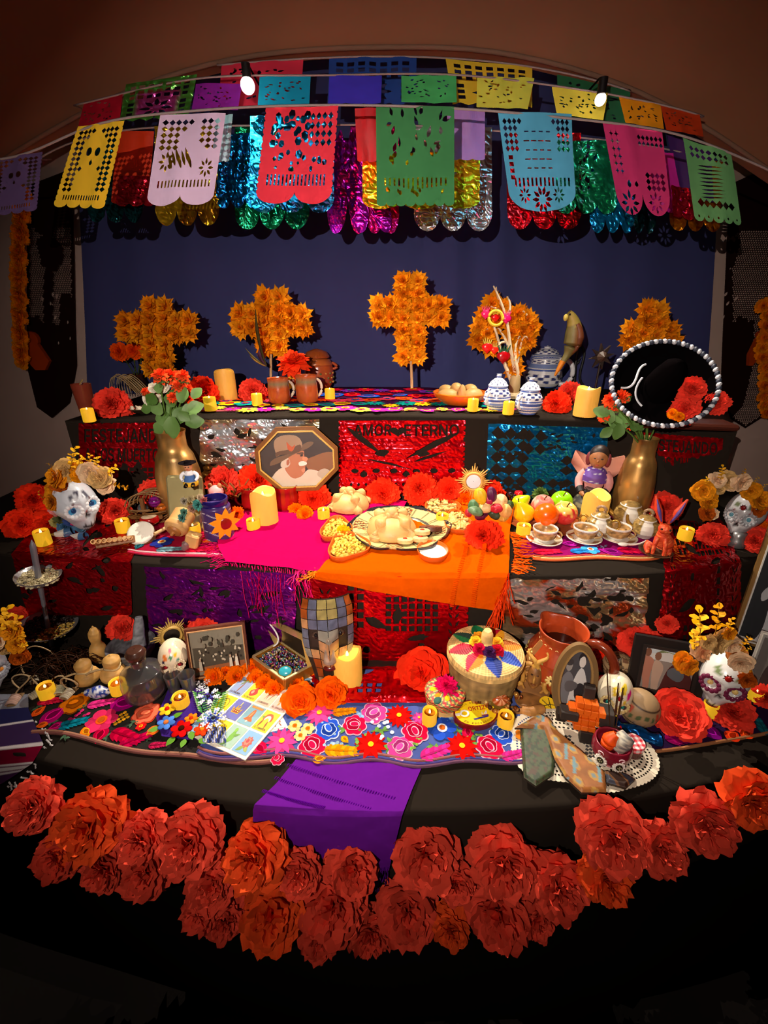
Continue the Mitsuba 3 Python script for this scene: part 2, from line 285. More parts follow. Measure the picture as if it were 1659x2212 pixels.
    if kind == 'ribs':
        edge_scallop(5, .07)
        for k in range(9): holes.append(leafp(.5, .012, .2 + .02 * (k % 3), .32 + .05 * k, 4)); 
        lattice(.12, .2, .88, .3, 6, 1, 'di', .9); lattice(.1, .8, .9, .95, 7, 2, 'di', .7); [holes.append(Point((i + .5) / 5, .07).buffer(.018)) for i in range(5)]
    if kind == 'foil':
        edge_scallop(3, .16); [holes.append(leafp(r.uniform(.05, .12), r.uniform(.01, .03), r.uniform(.1, .85), r.uniform(.3, .9), r.uniform(50, 130))) for _ in range(14)]
    if kind == 'lobes': base = Polygon([(0, .55), (0, 1), (1, 1), (1, .55)]).union(unary_union([affinity.scale(Point((i + .5) / 3, .55).buffer(1, 12), .175, .55, origin=((i + .5) / 3, .55)) for i in range(3)]))
    if kind == 'tails': base = unary_union([sbox(0, .2, 1, 1)] + [affinity.scale(Point((i + .5) / 3, .2).buffer(1, 12), .17, .2, origin=((i + .5) / 3, .2)) for i in range(3)])
    if kind == 'letters':
        holes += [fit_text('FESTEJANDO', .06, .72, .94, .92), fit_text('A LOS MUERTOS', .06, .44, .94, .64)]
        for j in range(4):
            for i in range(13):
                if not (3 <= i <= 6 and j < 3): holes.append(sbox(.06 + i * .069, .06 + j * .08, .115 + i * .069, .115 + j * .08))
        for x in np.arange(.05, 1, .1): base = base.difference(Point(x, 1).buffer(.014))
    if kind == 'heart':
        edge_scallop(7, .06, True); holes += [fit_text('AMOR', .12, .80, .42, .95), fit_text('ETERNO', .52, .80, .95, .95), affinity.translate(heart(.07), .47, .86)]
        holes += [leafp(.5, .03, .06, .92, -52), leafp(.55, .035, .95, .85, -140), leafp(.1, .06, .33, .62, -70), leafp(.1, .06, .68, .62, -110), leafp(.4, .015, .22, .5, -22), leafp(.3, .02, .6, .46, 28)]
        for x in (.13, .3, .44, .62, .76, .9): holes.append(Point(x, .33).buffer(.03))
        for x in (.2, .54): holes.append(leafp(.1, .03, x, .24, 90))
        for x in np.arange(.1, .95, .06): holes.append(leafp(.05, .012, x, .12, 90))
    if kind == 'rosettes':
        lattice(.03, .03, .36, .97, 3, 6, 'di', .82); lattice(.4, .03, .97, .3, 5, 2, 'di', .8); lattice(.3, .62, .5, .95, 2, 2, 'di', .8); lattice(.62, .34, .97, .62, 3, 2, 'di', .8)
        for i in range(2):
            for j in range(4): holes.append(leafp(.11, .02, .09 + .13 * i, .16 + .22 * j, 45)); holes.append(leafp(.11, .02, .17 + .13 * i, .16 + .22 * j, 135))
        for k in range(16): holes.append(leafp(.06, .015, r.uniform(.42, .9), r.uniform(.68, .93), r.uniform(0, 180)))
    if kind == 'scene':
        for s, x in ((1, .1), (-1, .9)):
            for k in range(13): holes += [leafp(.05, .008, x, .22 + .055 * k, 120), leafp(.05, .008, x + .02, .22 + .055 * k, 60)]
        lattice(.24, .64, .36, .96, 2, 5, 'sq', .68); lattice(.48, .62, .82, .92, 7, 6, 'sq', .7); lattice(.68, .3, .74, .62, 1, 5); holes.append(sbox(.56, .3, .62, .42)); lattice(.3, .1, .5, .22, 3, 2)
        blk = affinity.translate(starp(9, .12, .06, .42, .55), 0, 0).union(leafp(.4, .09, .42, .62, 25)).union(sbox(.5, .25, .66, .5)); holes = [h for h in holes if h.area < .0012 or not h.intersects(blk.buffer(-.03))]
        holes += [leafp(.16, .03, .36, .72, -30), leafp(.14, .02, .62, .57, 10), leafp(.2, .03, .42, .36, 200), leafp(.12, .03, .55, .68, 80), Point(.37, .5).buffer(.025)]
        base = sbox(.0, 0, 1, 1)
        for y in np.arange(.03, 1, .06):
            for x in (0, 1): base = base.difference(Point(x, y).buffer(.012, 3))
    if kind == 'torn':
        [holes.append(leafp(r.uniform(.05, .14), r.uniform(.012, .03), r.uniform(.05, .9), r.uniform(.06, .88), r.uniform(0, 180))) for _ in range(34)]
    p = base.difference(unary_union(holes).buffer(0)) if holes else base
    if not p.is_valid: p = p.buffer(0)
    return p.simplify(.002)
def heart(s):
    t = np.linspace(0, 2 * np.pi, 40, endpoint=False); return Polygon(np.stack([16 * np.sin(t) ** 3, 13 * np.cos(t) - 5 * np.cos(2 * t) - 2 * np.cos(3 * t) - np.cos(4 * t)], 1) * s / 17)
def sheet(poly, Q, col, wob=.004, crumple=0.0, n=12, seed=0, fn=None, tint=0):
    """unit-square shape onto the four corners Q (top left, top right, bottom right, bottom left), waved or crumpled"""
    v, f = cells(poly, n, n); x, y = v[:, :1], v[:, 1:2]; TL, TR, BR, BL = [np.asarray(q, float) for q in Q]
    P = (TL * (1 - x) + TR * x) * y + (BL * (1 - x) + BR * x) * (1 - y); nrm = np.cross(TR - TL, BL - TL); nrm /= np.linalg.norm(nrm) + 1e-9
    g = np.c_[v, np.full(len(v), seed * 3.1)]
    d = wob * 2 * (meshkit.noise(g * [5, 1.2, 1], seed) - .5)
    if crumple: d = d + crumple * (np.abs(meshkit.fbm(g * [11, 8, 1], 3, seed + 1) - .5) * 4 - .6)
    P = P + nrm * d[:, None]
    if fn: P = fn(P, v)
    c = np.tile(np.array(col, float), (len(v), 1)) if np.ndim(col) == 1 else col(v)
    if tint: c = c * (1 + tint * (meshkit.fbm(g * 4, 2, seed + 5) - .5))[:, None]
    return (P, f), c
def banner(px, Y, col, kind, label, bs='matte', n=12, wob=.006, crumple=0.0, group=None, colfn=None):
    Ys = Y if np.ndim(Y) else (Y,) * 4; seed = len(USED); m, c = sheet(design(kind, seed), [ony(x, y, d) for (x, y), d in zip(px, Ys)], colfn or col, wob, crumple, n, seed, tint=.12)
    thing('papel_picado_banner', label, 'paper banner', B().add(m, c).ply(bs), group=group or 'papel picado banners')
def rect(x0, y0, x1, y1, sk=0): return [(x0, y0), (x1, y0), (x1 - sk, y1), (x0 - sk, y1)]
A, Bb, C, D = 1.88, 1.80, 1.38, 1.84
# row at the top, pressed against the niche arch
banner([(478, 140), (655, 127), (648, 226), (470, 238)], A, (225, 60, 85), 'strip', 'pink red paper banner in the topmost row, behind the left glowing lamp')
banner([(711, 124), (900, 123), (898, 228), (708, 228)], A, (45, 75, 150), 'grid', 'dark blue latticed paper banner at the centre of the topmost row')
banner([(962, 128), (1150, 145), (1150, 232), (978, 226)], A, (232, 195, 60), 'grid', 'yellow latticed paper banner in the topmost row with zigzag lower edge')
banner([(1204, 160), (1362, 196), (1358, 275), (1206, 250)], A, (50, 110, 75), 'strip', 'dark green paper banner in the topmost row, behind the right glowing lamp')
# second row of small sheets
banner([(182, 222), (266, 202), (258, 262), (166, 280)], Bb, (170, 30, 50), 'strip', 'dark crimson paper banner at far left of the second row')
banner([(272, 182), (426, 160), (407, 255), (258, 266)], Bb, (105, 205, 95), 'grid', 'shimmering green foil banner with a pink centre beside the crimson one', 'foil', crumple=.004,
       colfn=lambda v: np.where(((np.abs(v[:, :1] - .5) < .3) & (v[:, 1:] > .15) & (v[:, 1:] < .72)), (235, 90, 190), (110, 215, 90)))
banner(rect(422, 180, 522, 238, 8), Bb, (125, 40, 150), 'strip', 'purple paper banner of the second row, left of the left lamp')
banner(rect(560, 165, 671, 228, 3), Bb, (30, 150, 190), 'strip', 'turquoise paper banner of the second row, right of the left lamp')
banner(rect(711, 164, 825, 225, 2), Bb, (62, 62, 200), 'plain', 'indigo blue plain paper banner hanging below the dark blue lattice')
banner(rect(867, 163, 986, 222), Bb, (75, 180, 105), 'strip', 'light green small paper banner at the centre of the second row')
banner([(1031, 166), (1155, 168), (1140, 236), (1030, 230)], Bb, (225, 222, 85), 'strip', 'lime yellow paper banner overlapping the yellow lattice')
banner([(1193, 186), (1312, 201), (1303, 260), (1204, 248)], Bb, (238, 220, 80), 'strip', 'yellow paper banner of the second row just left of the right lamp')
banner([(1337, 209), (1426, 227), (1436, 278), (1352, 264)], Bb, (235, 150, 35), 'strip', 'orange paper banner of the second row, right of the right lamp')
banner([(1426, 225), (1510, 248), (1520, 296), (1440, 280)], Bb, (185, 62, 32), 'strip', 'rust orange paper banner at far right of the second row')
# front row of large tissue sheets
banner([(-20, 345), (92, 328), (78, 455), (-30, 470)], C, (98, 78, 120), 'skull', 'dusky violet paper banner at the far left end of the front row')
banner([(170, 274), (268, 260), (224, 452), (113, 447)], C, (248, 200, 55), 'skull', 'golden yellow paper banner with a cut-out skull')
banner([(346, 247), (487, 243), (458, 441), (314, 446)], C, (225, 195, 228), 'bird', 'pale lavender paper banner with a cut-out bird')
banner([(574, 231), (731, 229), (716, 440), (550, 440)], C, (235, 62, 78), 'bells', 'bright red paper banner with two large round lobes and round cut-outs')
banner([(812, 229), (981, 231), (981, 445), (814, 445)], C, (68, 130, 82), 'bust', 'large dark green paper banner at the centre of the front row')
banner([(1076, 242), (1236, 245), (1244, 457), (1104, 457)], C, (90, 172, 212), 'portal', 'sky blue paper banner with rounded bottom and an arched doorway cut out')
banner([(1296, 264), (1437, 284), (1458, 468), (1334, 462)], C, (205, 60, 115), 'cherub', 'magenta pink paper banner with two round lobes at the right')
banner([(1474, 298), (1580, 332), (1606, 487), (1504, 476)], C, (108, 168, 108), 'ribs', 'sage green paper banner at the right end of the front row')
# foil and tissue sheets behind the front row
banner(rect(252, 283, 332, 440, 12), D, (225, 62, 25), 'plain', 'orange red tissue banner between the yellow skull and lavender sheets', 'satin')
banner(rect(258, 380, 345, 446, 8), D - .01, (225, 40, 62), 'foil', 'red foil banner tip below the orange red tissue', 'foil', crumple=.01)
banner(rect(190, 290, 310, 481), D + .03, (18, 85, 92), 'tails', 'dark teal foil banner lobes at the far left above the blue cloth', 'foil', crumple=.01)
banner(rect(335, 274, 473, 488, -2), D, (205, 165, 35), 'tails', 'gold foil banner showing below the lavender sheet', 'foil', crumple=.012, n=16)
banner(rect(466, 248, 504, 350, 8), 1.6, (150, 215, 222), 'plain', 'pale cyan tissue strip at the right edge of the lavender sheet', 'satin')
banner(rect(468, 288, 562, 450), D, (10, 120, 200), 'foil', 'bright blue foil banner left of the red sheet', 'foil', crumple=.012, n=16)
banner(rect(540, 250, 722, 460), 1.70, (20, 135, 190), 'foil', 'blue foil banner directly behind the red sheet', 'foil', crumple=.012, n=16)
banner(rect(508, 272, 668, 496), D + .03, (20, 150, 95), 'tails', 'emerald foil banner with three lobes below the red sheet', 'foil', crumple=.012, n=16)
banner([(722, 305), (800, 298), (862, 503), (698, 505)], D, (165, 25, 190), 'lobes', 'violet foil banner with long lobes between the red and green sheets', 'foil', crumple=.014, n=16)
banner(rect(757, 272, 862, 505), D + .03, (225, 25, 145), 'tails', 'hot pink foil banner lobes below the green sheet', 'foil', crumple=.01)
banner(rect(766, 233, 830, 350, -6), 1.55, (178, 32, 42), 'plain', 'dark red tissue banner at the left edge of the green sheet', 'satin')
banner(rect(783, 330, 1036, 452), 1.62, (230, 190, 30), 'foil', 'wide yellow foil banner directly behind the green sheet', 'foil', crumple=.012, n=18)
banner(rect(966, 236, 1048, 346), 1.55, (160, 112, 182), 'plain', 'mauve tissue banner with rounded corner right of the green sheet', 'satin')
banner(rect(895, 276, 1062, 500), D, (205, 205, 212), 'tails', 'silver foil banner with three lobes behind the mauve tissue', 'foil', crumple=.014, n=18)
banner(rect(1096, 288, 1254, 496), D, (185, 18, 32), 'tails', 'red foil banner with three lobes below the sky blue sheet', 'foil', crumple=.012, n=16)
banner(rect(1200, 304, 1332, 462), D - .01, (35, 185, 130), 'foil', 'sea green foil banner between the sky blue and magenta sheets', 'foil', crumple=.014, n=16)
banner(rect(1274, 302, 1370, 504), D + .03, (20, 150, 225), 'tails', 'cyan foil banner lobes under the sea green foil', 'foil', crumple=.01)
banner(rect(1340, 312, 1418, 504), D + .05, (22, 72, 82), 'tails', 'dark teal foil banner lobes below the magenta sheet', 'foil', crumple=.01)
banner([(1405, 326), (1455, 330), (1480, 465), (1410, 455)], D - .02, (195, 30, 150), 'plain', 'fuchsia tissue banner just behind the magenta sheet', 'satin')
banner([(1440, 292), (1532, 322), (1545, 440), (1462, 420)], D, (70, 40, 105), 'plain', 'dark purple tissue banner between the magenta and sage sheets', 'satin')
banner([(1448, 400), (1512, 412), (1522, 482), (1452, 468)], D - .03, (205, 25, 52), 'foil', 'crimson foil banner tip left of the sage green sheet', 'foil', crumple=.01)
banner([(1442, 330), (1562, 350), (1556, 503), (1446, 498)], D + .03, (225, 125, 20), 'tails', 'orange foil banner lobes at far right above the blue cloth', 'foil', crumple=.01)
def hang(pts, Y):
    q = list(curve([ony(x, y, Y) for x, y in pts], 60)); e = lambda p, s: [s * 3.2, Y, p[2] - .2] if Y < 1.5 else [p[0] + s * .02, 1.95, p[2] + .03]
    return [e(q[0], -1)] + q + [e(q[-1], 1)]
for lab, pts, Y in (('thin cord carrying the topmost row of paper banners', [(470, 141), (655, 127), (900, 123), (1150, 145), (1362, 197)], A), ('thin cord carrying the second row of small paper banners', [(160, 228), (266, 202), (426, 170), (671, 163), (986, 162), (1195, 185), (1440, 229), (1520, 251)], Bb),
                    ('thin cord carrying the front row of large paper banners', [(-25, 345), (92, 318), (200, 272), (346, 246), (574, 230), (812, 228), (1076, 241), (1296, 263), (1437, 284), (1590, 336), (1700, 385)], C), ('thin cord carrying the foil banners', [(80, 345), (252, 284), (470, 272), (722, 270), (900, 272), (1100, 285), (1330, 306), (1540, 345)], D)):
    thing('banner_cord', lab, 'cord', B().add(tube(hang(pts, Y), .0028, 5), (165, 150, 150)).ply('matte'))
for p, lab in ((LAMP_L, 'small glowing ceiling lamp at left among the paper banners'), (LAMP_R, 'small glowing ceiling lamp at right among the paper banners')):
    R = .021 if p is LAMP_L else .016
    thing('ceiling_lamp', lab, 'lamp', [('housing', B().add(lathe([(.001, .05), (.013, .05), (.013, .012), (.010, .01), (.010, .03), (.001, .03)], 16), (20, 18, 18), sm=40).ply('satin')),
          ('cable', B().add(tube([[0, 0, .045], [0, .03, .06], [0, 2.29 - p[1], .06]], .003, 5), (20, 18, 18)).ply('matte')), ('bulb', B().add(ell(R), (255, 245, 225)).ply('matte', **glow((9, 7.5, 6), .1)), 'glowing bulb')], tr(p))

# foil papel picado on the risers and spilling over the platforms
def foil_panel(px, tier_edge, dy, col, kind, label, n=22, crumple=.008, extra=None, colfn=None, spill=None):
    """px: picture corners; the sheet hangs just before the riser below tier_edge"""
    def front(x, y, E):
        q = ony(x, y, 1.0); k = None; d = ray(x, y)
        Y = float(np.interp((x - W / 2), (E[:, 0] / ((E - CAM) @ FW) * FPX), E[:, 1])) - dy; return CAM + d * (Y / d[1])
    Q = [front(x, y, tier_edge) for x, y in px]; seed = len(USED)
    m, c = sheet(design(kind, seed), Q, colfn or col, .004, crumple, n, seed, tint=.3); parts = B().add(m, c)
    if extra: extra(parts, Q)
    return thing('foil_papel_picado', label, 'foil decoration', parts.ply('foil'), group='foil papel picado on the altar')
RED, DRED = (215, 12, 30), (185, 10, 28)
foil_panel([(170, 914), (372, 912), (368, 1062), (172, 1056)], ET, .006, DRED, 'letters', 'dark red foil panel with cut letters at left below the top platform', n=14, crumple=.003)
multi = lambda a, b, c_: (lambda v: np.where(meshkit.fbm(np.c_[v * 5, v[:, :1] * 0], 3, 3)[:, None] > .54, a, np.where(meshkit.fbm(np.c_[v * 6, v[:, :1] * 0 + 9], 3, 8)[:, None] > .5, b, c_)))
foil_panel([(432, 906), (690, 906), (690, 1062), (432, 1062)], ET, .006, None, 'torn', 'crumpled silver foil panel behind the octagonal portrait', crumple=.014, n=26, colfn=multi((225, 232, 242), (190, 170, 130), (170, 130, 110)))
foil_panel([(732, 908), (1006, 908), (1002, 1066), (732, 1068)], ET, .006, RED, 'heart', 'bright red foil panel lettered AMOR ETERNO with a cut heart', crumple=.007, n=26)
foil_panel([(1055, 915), (1314, 924), (1306, 1078), (1048, 1080)], ET, .006, (15, 120, 195), 'rosettes', 'shiny blue foil panel with a diamond lattice behind the angel figure', crumple=.006, n=22)
foil_panel([(1388, 934), (1562, 946), (1552, 1070), (1386, 1066)], ET, .006, DRED, 'letters', 'dark red foil panel with cut letters at right below the top platform', n=14, crumple=.003)
foil_panel([(312, 1222), (640, 1238), (638, 1412), (326, 1400)], EM, .006, (128, 20, 150), 'torn', 'purple foil panel below the middle platform behind the jewellery box', crumple=.010, n=28)
foil_panel([(1088, 1250), (1402, 1248), (1388, 1420), (1084, 1420)], EM, .006, None, 'torn', 'crumpled silver and copper foil panel behind the clay jug', crumple=.014, n=30, colfn=multi((228, 222, 220), (200, 165, 120), (205, 85, 45)))
def spill(xs_top, xs_mid, xs_bot, E, yt, ym, yb, tz_top, tz_bot, dy, kind, col, label, n=26, crumple=.006):
    """a foil sheet lying on a platform, bending over its edge and down the riser; y given in the picture"""
    def frontpt(x, y):
        d = ray(x, y); Y = float(np.interp((x - W / 2), (E[:, 0] / ((E - CAM) @ FW) * FPX), E[:, 1])) - dy; return CAM + d * (Y / d[1])
    rows = []; frac = 0.45
    def fn(P, v):
        x, y = v[:, 0], v[:, 1]; out = np.zeros_like(P)
        for i in range(len(v)):
            t = 1 - y[i]
            if kind_top:
                if t < frac: s = t / frac; px_ = (xs_top[0] + (xs_top[1] - xs_top[0]) * x[i]) * (1 - s) + (xs_mid[0] + (xs_mid[1] - xs_mid[0]) * x[i]) * s; out[i] = onz(px_, yt + (ym(px_) - yt) * s, tz_top + .004)
                else: s = (t - frac) / (1 - frac); px_ = (xs_mid[0] + (xs_mid[1] - xs_mid[0]) * x[i]) * (1 - s) + (xs_bot[0] + (xs_bot[1] - xs_bot[0]) * x[i]) * s; out[i] = frontpt(px_, ym(px_) + (yb - ym(px_)) * s)
            else:
                f2 = .62
                if t < f2: s = t / f2; px_ = (xs_top[0] + (xs_top[1] - xs_top[0]) * x[i]) * (1 - s) + (xs_mid[0] + (xs_mid[1] - xs_mid[0]) * x[i]) * s; out[i] = frontpt(px_, yt + (ym(px_) - yt) * s)
                else: s = (t - f2) / (1 - f2); px_ = (xs_mid[0] + (xs_mid[1] - xs_mid[0]) * x[i]) * (1 - s) + (xs_bot[0] + (xs_bot[1] - xs_bot[0]) * x[i]) * s; out[i] = onz(px_, ym(px_) + (yb - ym(px_)) * s, tz_bot + .017)
        g = np.c_[v * [12, 11], np.full(len(v), len(USED))]
        nz = crumple * np.abs(meshkit.fbm(g, 3, len(USED)) - .5) * 3; out[:, 2] += nz; out[:, 1] -= nz * .7
        return out
    kind_top = tz_top is not None
    m, c = sheet(design(kind, len(USED)), [(0, 0, 1), (1, 0, 1), (1, 0, 0), (0, 0, 0)], col, 0, 0, n, 3, fn=fn, tint=.25)
    thing('foil_papel_picado', label, 'foil decoration', B().add(m, c).ply('foil'), group='foil papel picado on the altar')
ymid = lambda x: float(np.interp(x, [p[0] for p in EDGE_M], [p[1] for p in EDGE_M]))
spill((664, 1012), (664, 1010), (690, 950), EM, 1247, lambda x: 1442, 1518, None, ZF, .008, 'scene', RED, 'bright red foil panel with cut figures spilling onto the flowered runner', n=30, crumple=.007)
spill((110, 330), (26, 284), (60, 286), EM, 1085, ymid, 1330, ZM, None, .006, 'torn', DRED, 'dark red foil sheet lying over the left end of the middle platform', n=22)
spill((1400, 1540), (1436, 1600), (1410, 1600), EM, 1085, ymid, 1425, ZM, None, .006, 'scene', DRED, 'dark red foil sheet lying over the right end of the middle platform', n=22)
# ---------------------------------------------------------------- cloths and runners
def runner(kind, label, outline, z, col, motifs=(), trim=None, step=26, lift=.004, wav=.0025, cat='cloth', mlabels=True):
    """cloth lying on a platform; outline and motifs in picture pixels, laid onto the plane z"""
    poly = Polygon([onz(x, y, z)[:2] for x, y in outline]).buffer(0); v, f = cells(poly, step, 8)
    zz = z + lift + wav * (fbm3(np.c_[v, v[:, :1] * 0], 9) + .5); parts = [('ground', B().add((np.c_[v, zz], f), lambda q: np.array(col) * (1 + .25 * fbm3(q, 60)[:, None]), sm=True).ply('cloth'))]
    if trim:
        for off, r, c in trim:
            pts = curve([onz(x, y + off, z) for x, y in TRIMLINE], 80); parts.append(('woven_edge', B().add(tube(pts + [0, 0, lift + .002], r, 6), c).ply('cloth'), 'woven edge band'))
    for mt in motifs: parts.append(motif(*mt, z=z + lift + wav + .0006))
    return thing(kind, label, cat, parts)
WHITE_, YEL, GRN = (235, 228, 220), (240, 185, 40), (85, 125, 60)
def motif(kind, x, y, r, c, c2=None, a=None, z=ZF):
    """embroidered flower, raised a little over the cloth"""
    p = onz(x, y, z); R = r * mpp(p) * 1.12; b = B(); a = rng.uniform(0, 360) if a is None else a; c = np.array(c); sy = 1.0; h = .0016; rr = lambda q: np.clip(np.array(q), 0, 255)
    def lay(poly, col, k): b.add(flat(poly, k * .0009), rr(col), sm=True)
    def dome(poly, col, k):
        v, f = cells(poly, 4, 4); d = 1 - np.clip(np.hypot(v[:, 0] - poly.centroid.x, v[:, 1] - poly.centroid.y) / (np.sqrt(poly.area) * .8), 0, 1); b.add((np.c_[v, k * .0009 + d * .0015], f), rr(col), sm=True)
    if kind == 'rose':
        c2 = (238, 160, 182) if c2 is None else c2; lay(scal(7, R, .16), c2, 0); dome(scal(7, R * .9, .16), c, 1); lay(scal(5, R * .58, .14, 0, -R * .1), c2, 3); dome(scal(5, R * .52, .14, 0, -R * .1), c * .72, 3.4); lay(affinity.scale(Point(0, 0).buffer(R * .3), .8, 1.3), c2, 5); dome(affinity.scale(Point(R * .03, 0).buffer(R * .23), .8, 1.3), c * 1.15, 5.3)
    elif kind == 'daisy':
        for k in range(15): dome(affinity.rotate(leafp(R, R * .19, 0, 0, 0), k * 24 + 9, origin=(0, 0)), c * (.82 + .26 * (k % 2)), 1 + (k % 2))
        dome(Point(0, 0).buffer(R * .17), c2 or YEL, 5)
    elif kind == 'leaf':
        for k in range(7):
            for s in (-1, 1): dome(leafp(R * (.75 - .05 * k), R * .13, -R * .9 + k * R * .27, 0, s * 38), c * (.9 + .2 * (k % 2)), 1 + (k % 3) * .4)
        dome(leafp(R * 1.9, R * .06, -R, 0, 0), c * .8, 3)
    elif kind == 'bud': dome(leafp(2 * R, R * .7, -R, 0, 0), c, 1); lay(leafp(1.3 * R, R * .38, -R * .6, 0, 0), c2 or c * 1.5, 3); dome(leafp(1.1 * R, R * .27, -R * .5, 0, 0), c * .7, 3.4)
    elif kind == 'five':
        for k in range(6): dome(Point(R * .58 * math.cos(k * 1.047), R * .58 * math.sin(k * 1.047)).buffer(R * .4, 5), c * (.9 + .15 * (k % 2)), 1 + k % 2)
        lay(Point(0, 0).buffer(R * .34, 6), c2 or YEL, 4); dome(Point(0, 0).buffer(R * .2, 5), (190, 90, 30), 5)
    elif kind == 'corn':
        for i in range(4):
            for j in range(3): dome(ngon(6, R * .24, (i - 1.5) * R * .45, (j - 1) * R * .5), c * (.85 + .1 * ((i + j) % 3)), 1)
    elif kind == 'dots':
        for k in range(9): dome(Point(rng.uniform(-R, R), rng.uniform(-R, R) * .7).buffer(R * .17, 5), c * rng.uniform(.8, 1.1), 1)
    elif kind == 'stem': dome(leafp(2 * R, R * .16, -R, 0, 0), c, .3); [dome(leafp(R * .7, R * .18, -R * .5 + R * .4 * k, 0, 50 * (-1) ** k), c * 1.15, .6) for k in range(3)]
    V = np.vstack(b.V); b.V = [xf(v, tr(p) @ rz(a) @ sc(1, 1, 1)) for v in b.V]
    return ('embroidered_leaf' if kind in ('leaf', 'stem') else 'embroidered_flower', b.ply('cloth'))
PINK, ROSE, BLU, MAUV, REDF, ORL, MAG = (222, 62, 130), (205, 22, 62), (42, 78, 185), (190, 62, 135), (208, 22, 18), (242, 140, 22), (205, 45, 130)
front_motifs = [('stem', 700 + 29 * k + rng.uniform(-9, 9), 1545 + 34 * (k % 3) + rng.uniform(-8, 8), 20, GRN if k % 3 else (110, 150, 190)) for k in range(14)] + [
    ('daisy', 690, 1541, 30, PINK), ('leaf', 742, 1538, 24, ORL, None, 8), ('rose', 808, 1540, 27, MAUV), ('daisy', 862, 1547, 28, REDF), ('rose', 766, 1566, 25, ROSE), ('rose', 709, 1575, 27, BLU, (200, 210, 245)), ('five', 637, 1569, 14, (245, 205, 130), (225, 130, 30)),
    ('five', 665, 1575, 14, (245, 205, 130), (225, 130, 30)), ('five', 649, 1590, 13, (245, 205, 130), (225, 130, 30)), ('daisy', 609, 1602, 32, PINK), ('rose', 675, 1611, 29, ROSE), ('leaf', 735, 1622, 34, ORL, None, -4), ('daisy', 801, 1610, 33, REDF), ('rose', 864, 1616, 28, MAUV),
    ('dots', 828, 1572, 24, (200, 215, 240)), ('rose', 897, 1581, 28, ROSE), ('five', 955, 1574, 29, BLU, (225, 232, 250)), ('leaf', 940, 1626, 34, MAG, None, 20), ('bud', 562, 1618, 20, ROSE), ('daisy', 998, 1613, 33, REDF), ('rose', 1058, 1614, 29, ROSE), ('rose', 1083, 1588, 24, BLU, (190, 205, 245)),
    ('leaf', 1108, 1632, 26, MAG, None, 15), ('daisy', 905, 1552, 15, MAUV), ('bud', 1010, 1582, 16, ROSE), ('bud', 690, 1640, 14, (235, 120, 30)), ('bud', 745, 1598, 10, ORL), ('rose', 600, 1640, 14, ROSE), ('dots', 720, 1600, 20, (160, 195, 225)), ('dots', 900, 1608, 18, (110, 150, 70)), ('dots', 1030, 1590, 18, (110, 150, 70)),
    ('dots', 780, 1590, 22, (110, 150, 70)), ('five', 1130, 1590, 16, (235, 130, 40))]
TRIMLINE = [(430, 1628), (540, 1640), (640, 1636), (720, 1652), (800, 1643), (900, 1658), (1000, 1646), (1090, 1651), (1160, 1640)]
runner('table_runner', 'blue runner densely embroidered with red and pink flowers at the front centre', [(425, 1632), (540, 1643), (640, 1640), (720, 1656), (800, 1648), (900, 1662), (1000, 1650), (1090, 1655), (1165, 1643), (1170, 1480), (1000, 1452), (700, 1452), (520, 1470)], ZF, (74, 88, 150), front_motifs,
       [(-8, .0035, (148, 92, 90)), (0, .0030, (70, 62, 120)), (5, .0040, (105, 72, 95))], 30, .009)
DARK_ = (44, 42, 40)
left_motifs = [('stem', 80 + 30 * k, 1530 + 30 * (k % 3), 15, (60, 85, 65)) for k in range(9)] + [('bud', 116, 1545, 26, (165, 18, 100), None, 60), ('rose', 160, 1520, 27, (225, 120, 20), (150, 70, 15)), ('leaf', 157, 1563, 27, (20, 118, 140), None, 20), ('five', 220, 1557, 30, (215, 45, 95), (235, 90, 30)), ('bud', 269, 1520, 28, (150, 15, 110), None, 0),
    ('leaf', 217, 1520, 25, (215, 50, 130), None, 15), ('rose', 316, 1541, 27, (235, 105, 75), (190, 60, 40)), ('corn', 260, 1552, 16, (240, 170, 40)), ('leaf', 270, 1590, 36, (170, 12, 52), None, -18), ('leaf', 290, 1600, 30, (165, 12, 62), None, 30), ('bud', 217, 1588, 20, (165, 12, 52)), ('bud', 187, 1581, 15, (230, 120, 25)),
    ('bud', 84, 1537, 14, (230, 82, 28)), ('bud', 92, 1566, 12, (230, 92, 28)), ('leaf', 108, 1515, 24, (210, 35, 72), None, 10), ('bud', 329, 1580, 16, (235, 105, 35)), ('bud', 120, 1570, 14, (165, 18, 90)), ('five', 305, 1570, 10, (215, 30, 30)), ('dots', 178, 1545, 22, (205, 45, 110)), ('leaf', 340, 1610, 18, (165, 30, 70), None, 5)]
TRIMLINE = [(70, 1584), (150, 1587), (240, 1612), (330, 1628), (400, 1632), (500, 1646), (590, 1645)]
runner('table_runner', 'dark runner with magenta, orange and teal embroidered flowers at the front left', [(40, 1560), (70, 1582), (150, 1585), (240, 1610), (330, 1626), (400, 1630), (500, 1645), (590, 1645), (560, 1470), (400, 1470), (80, 1480)], ZF, DARK_, left_motifs, [(0, .0045, (158, 112, 92)), (4, .004, (120, 75, 70))], 26, .003)
TRIMLINE = [(1416, 1626), (1480, 1618), (1550, 1606), (1620, 1594), (1690, 1578)]
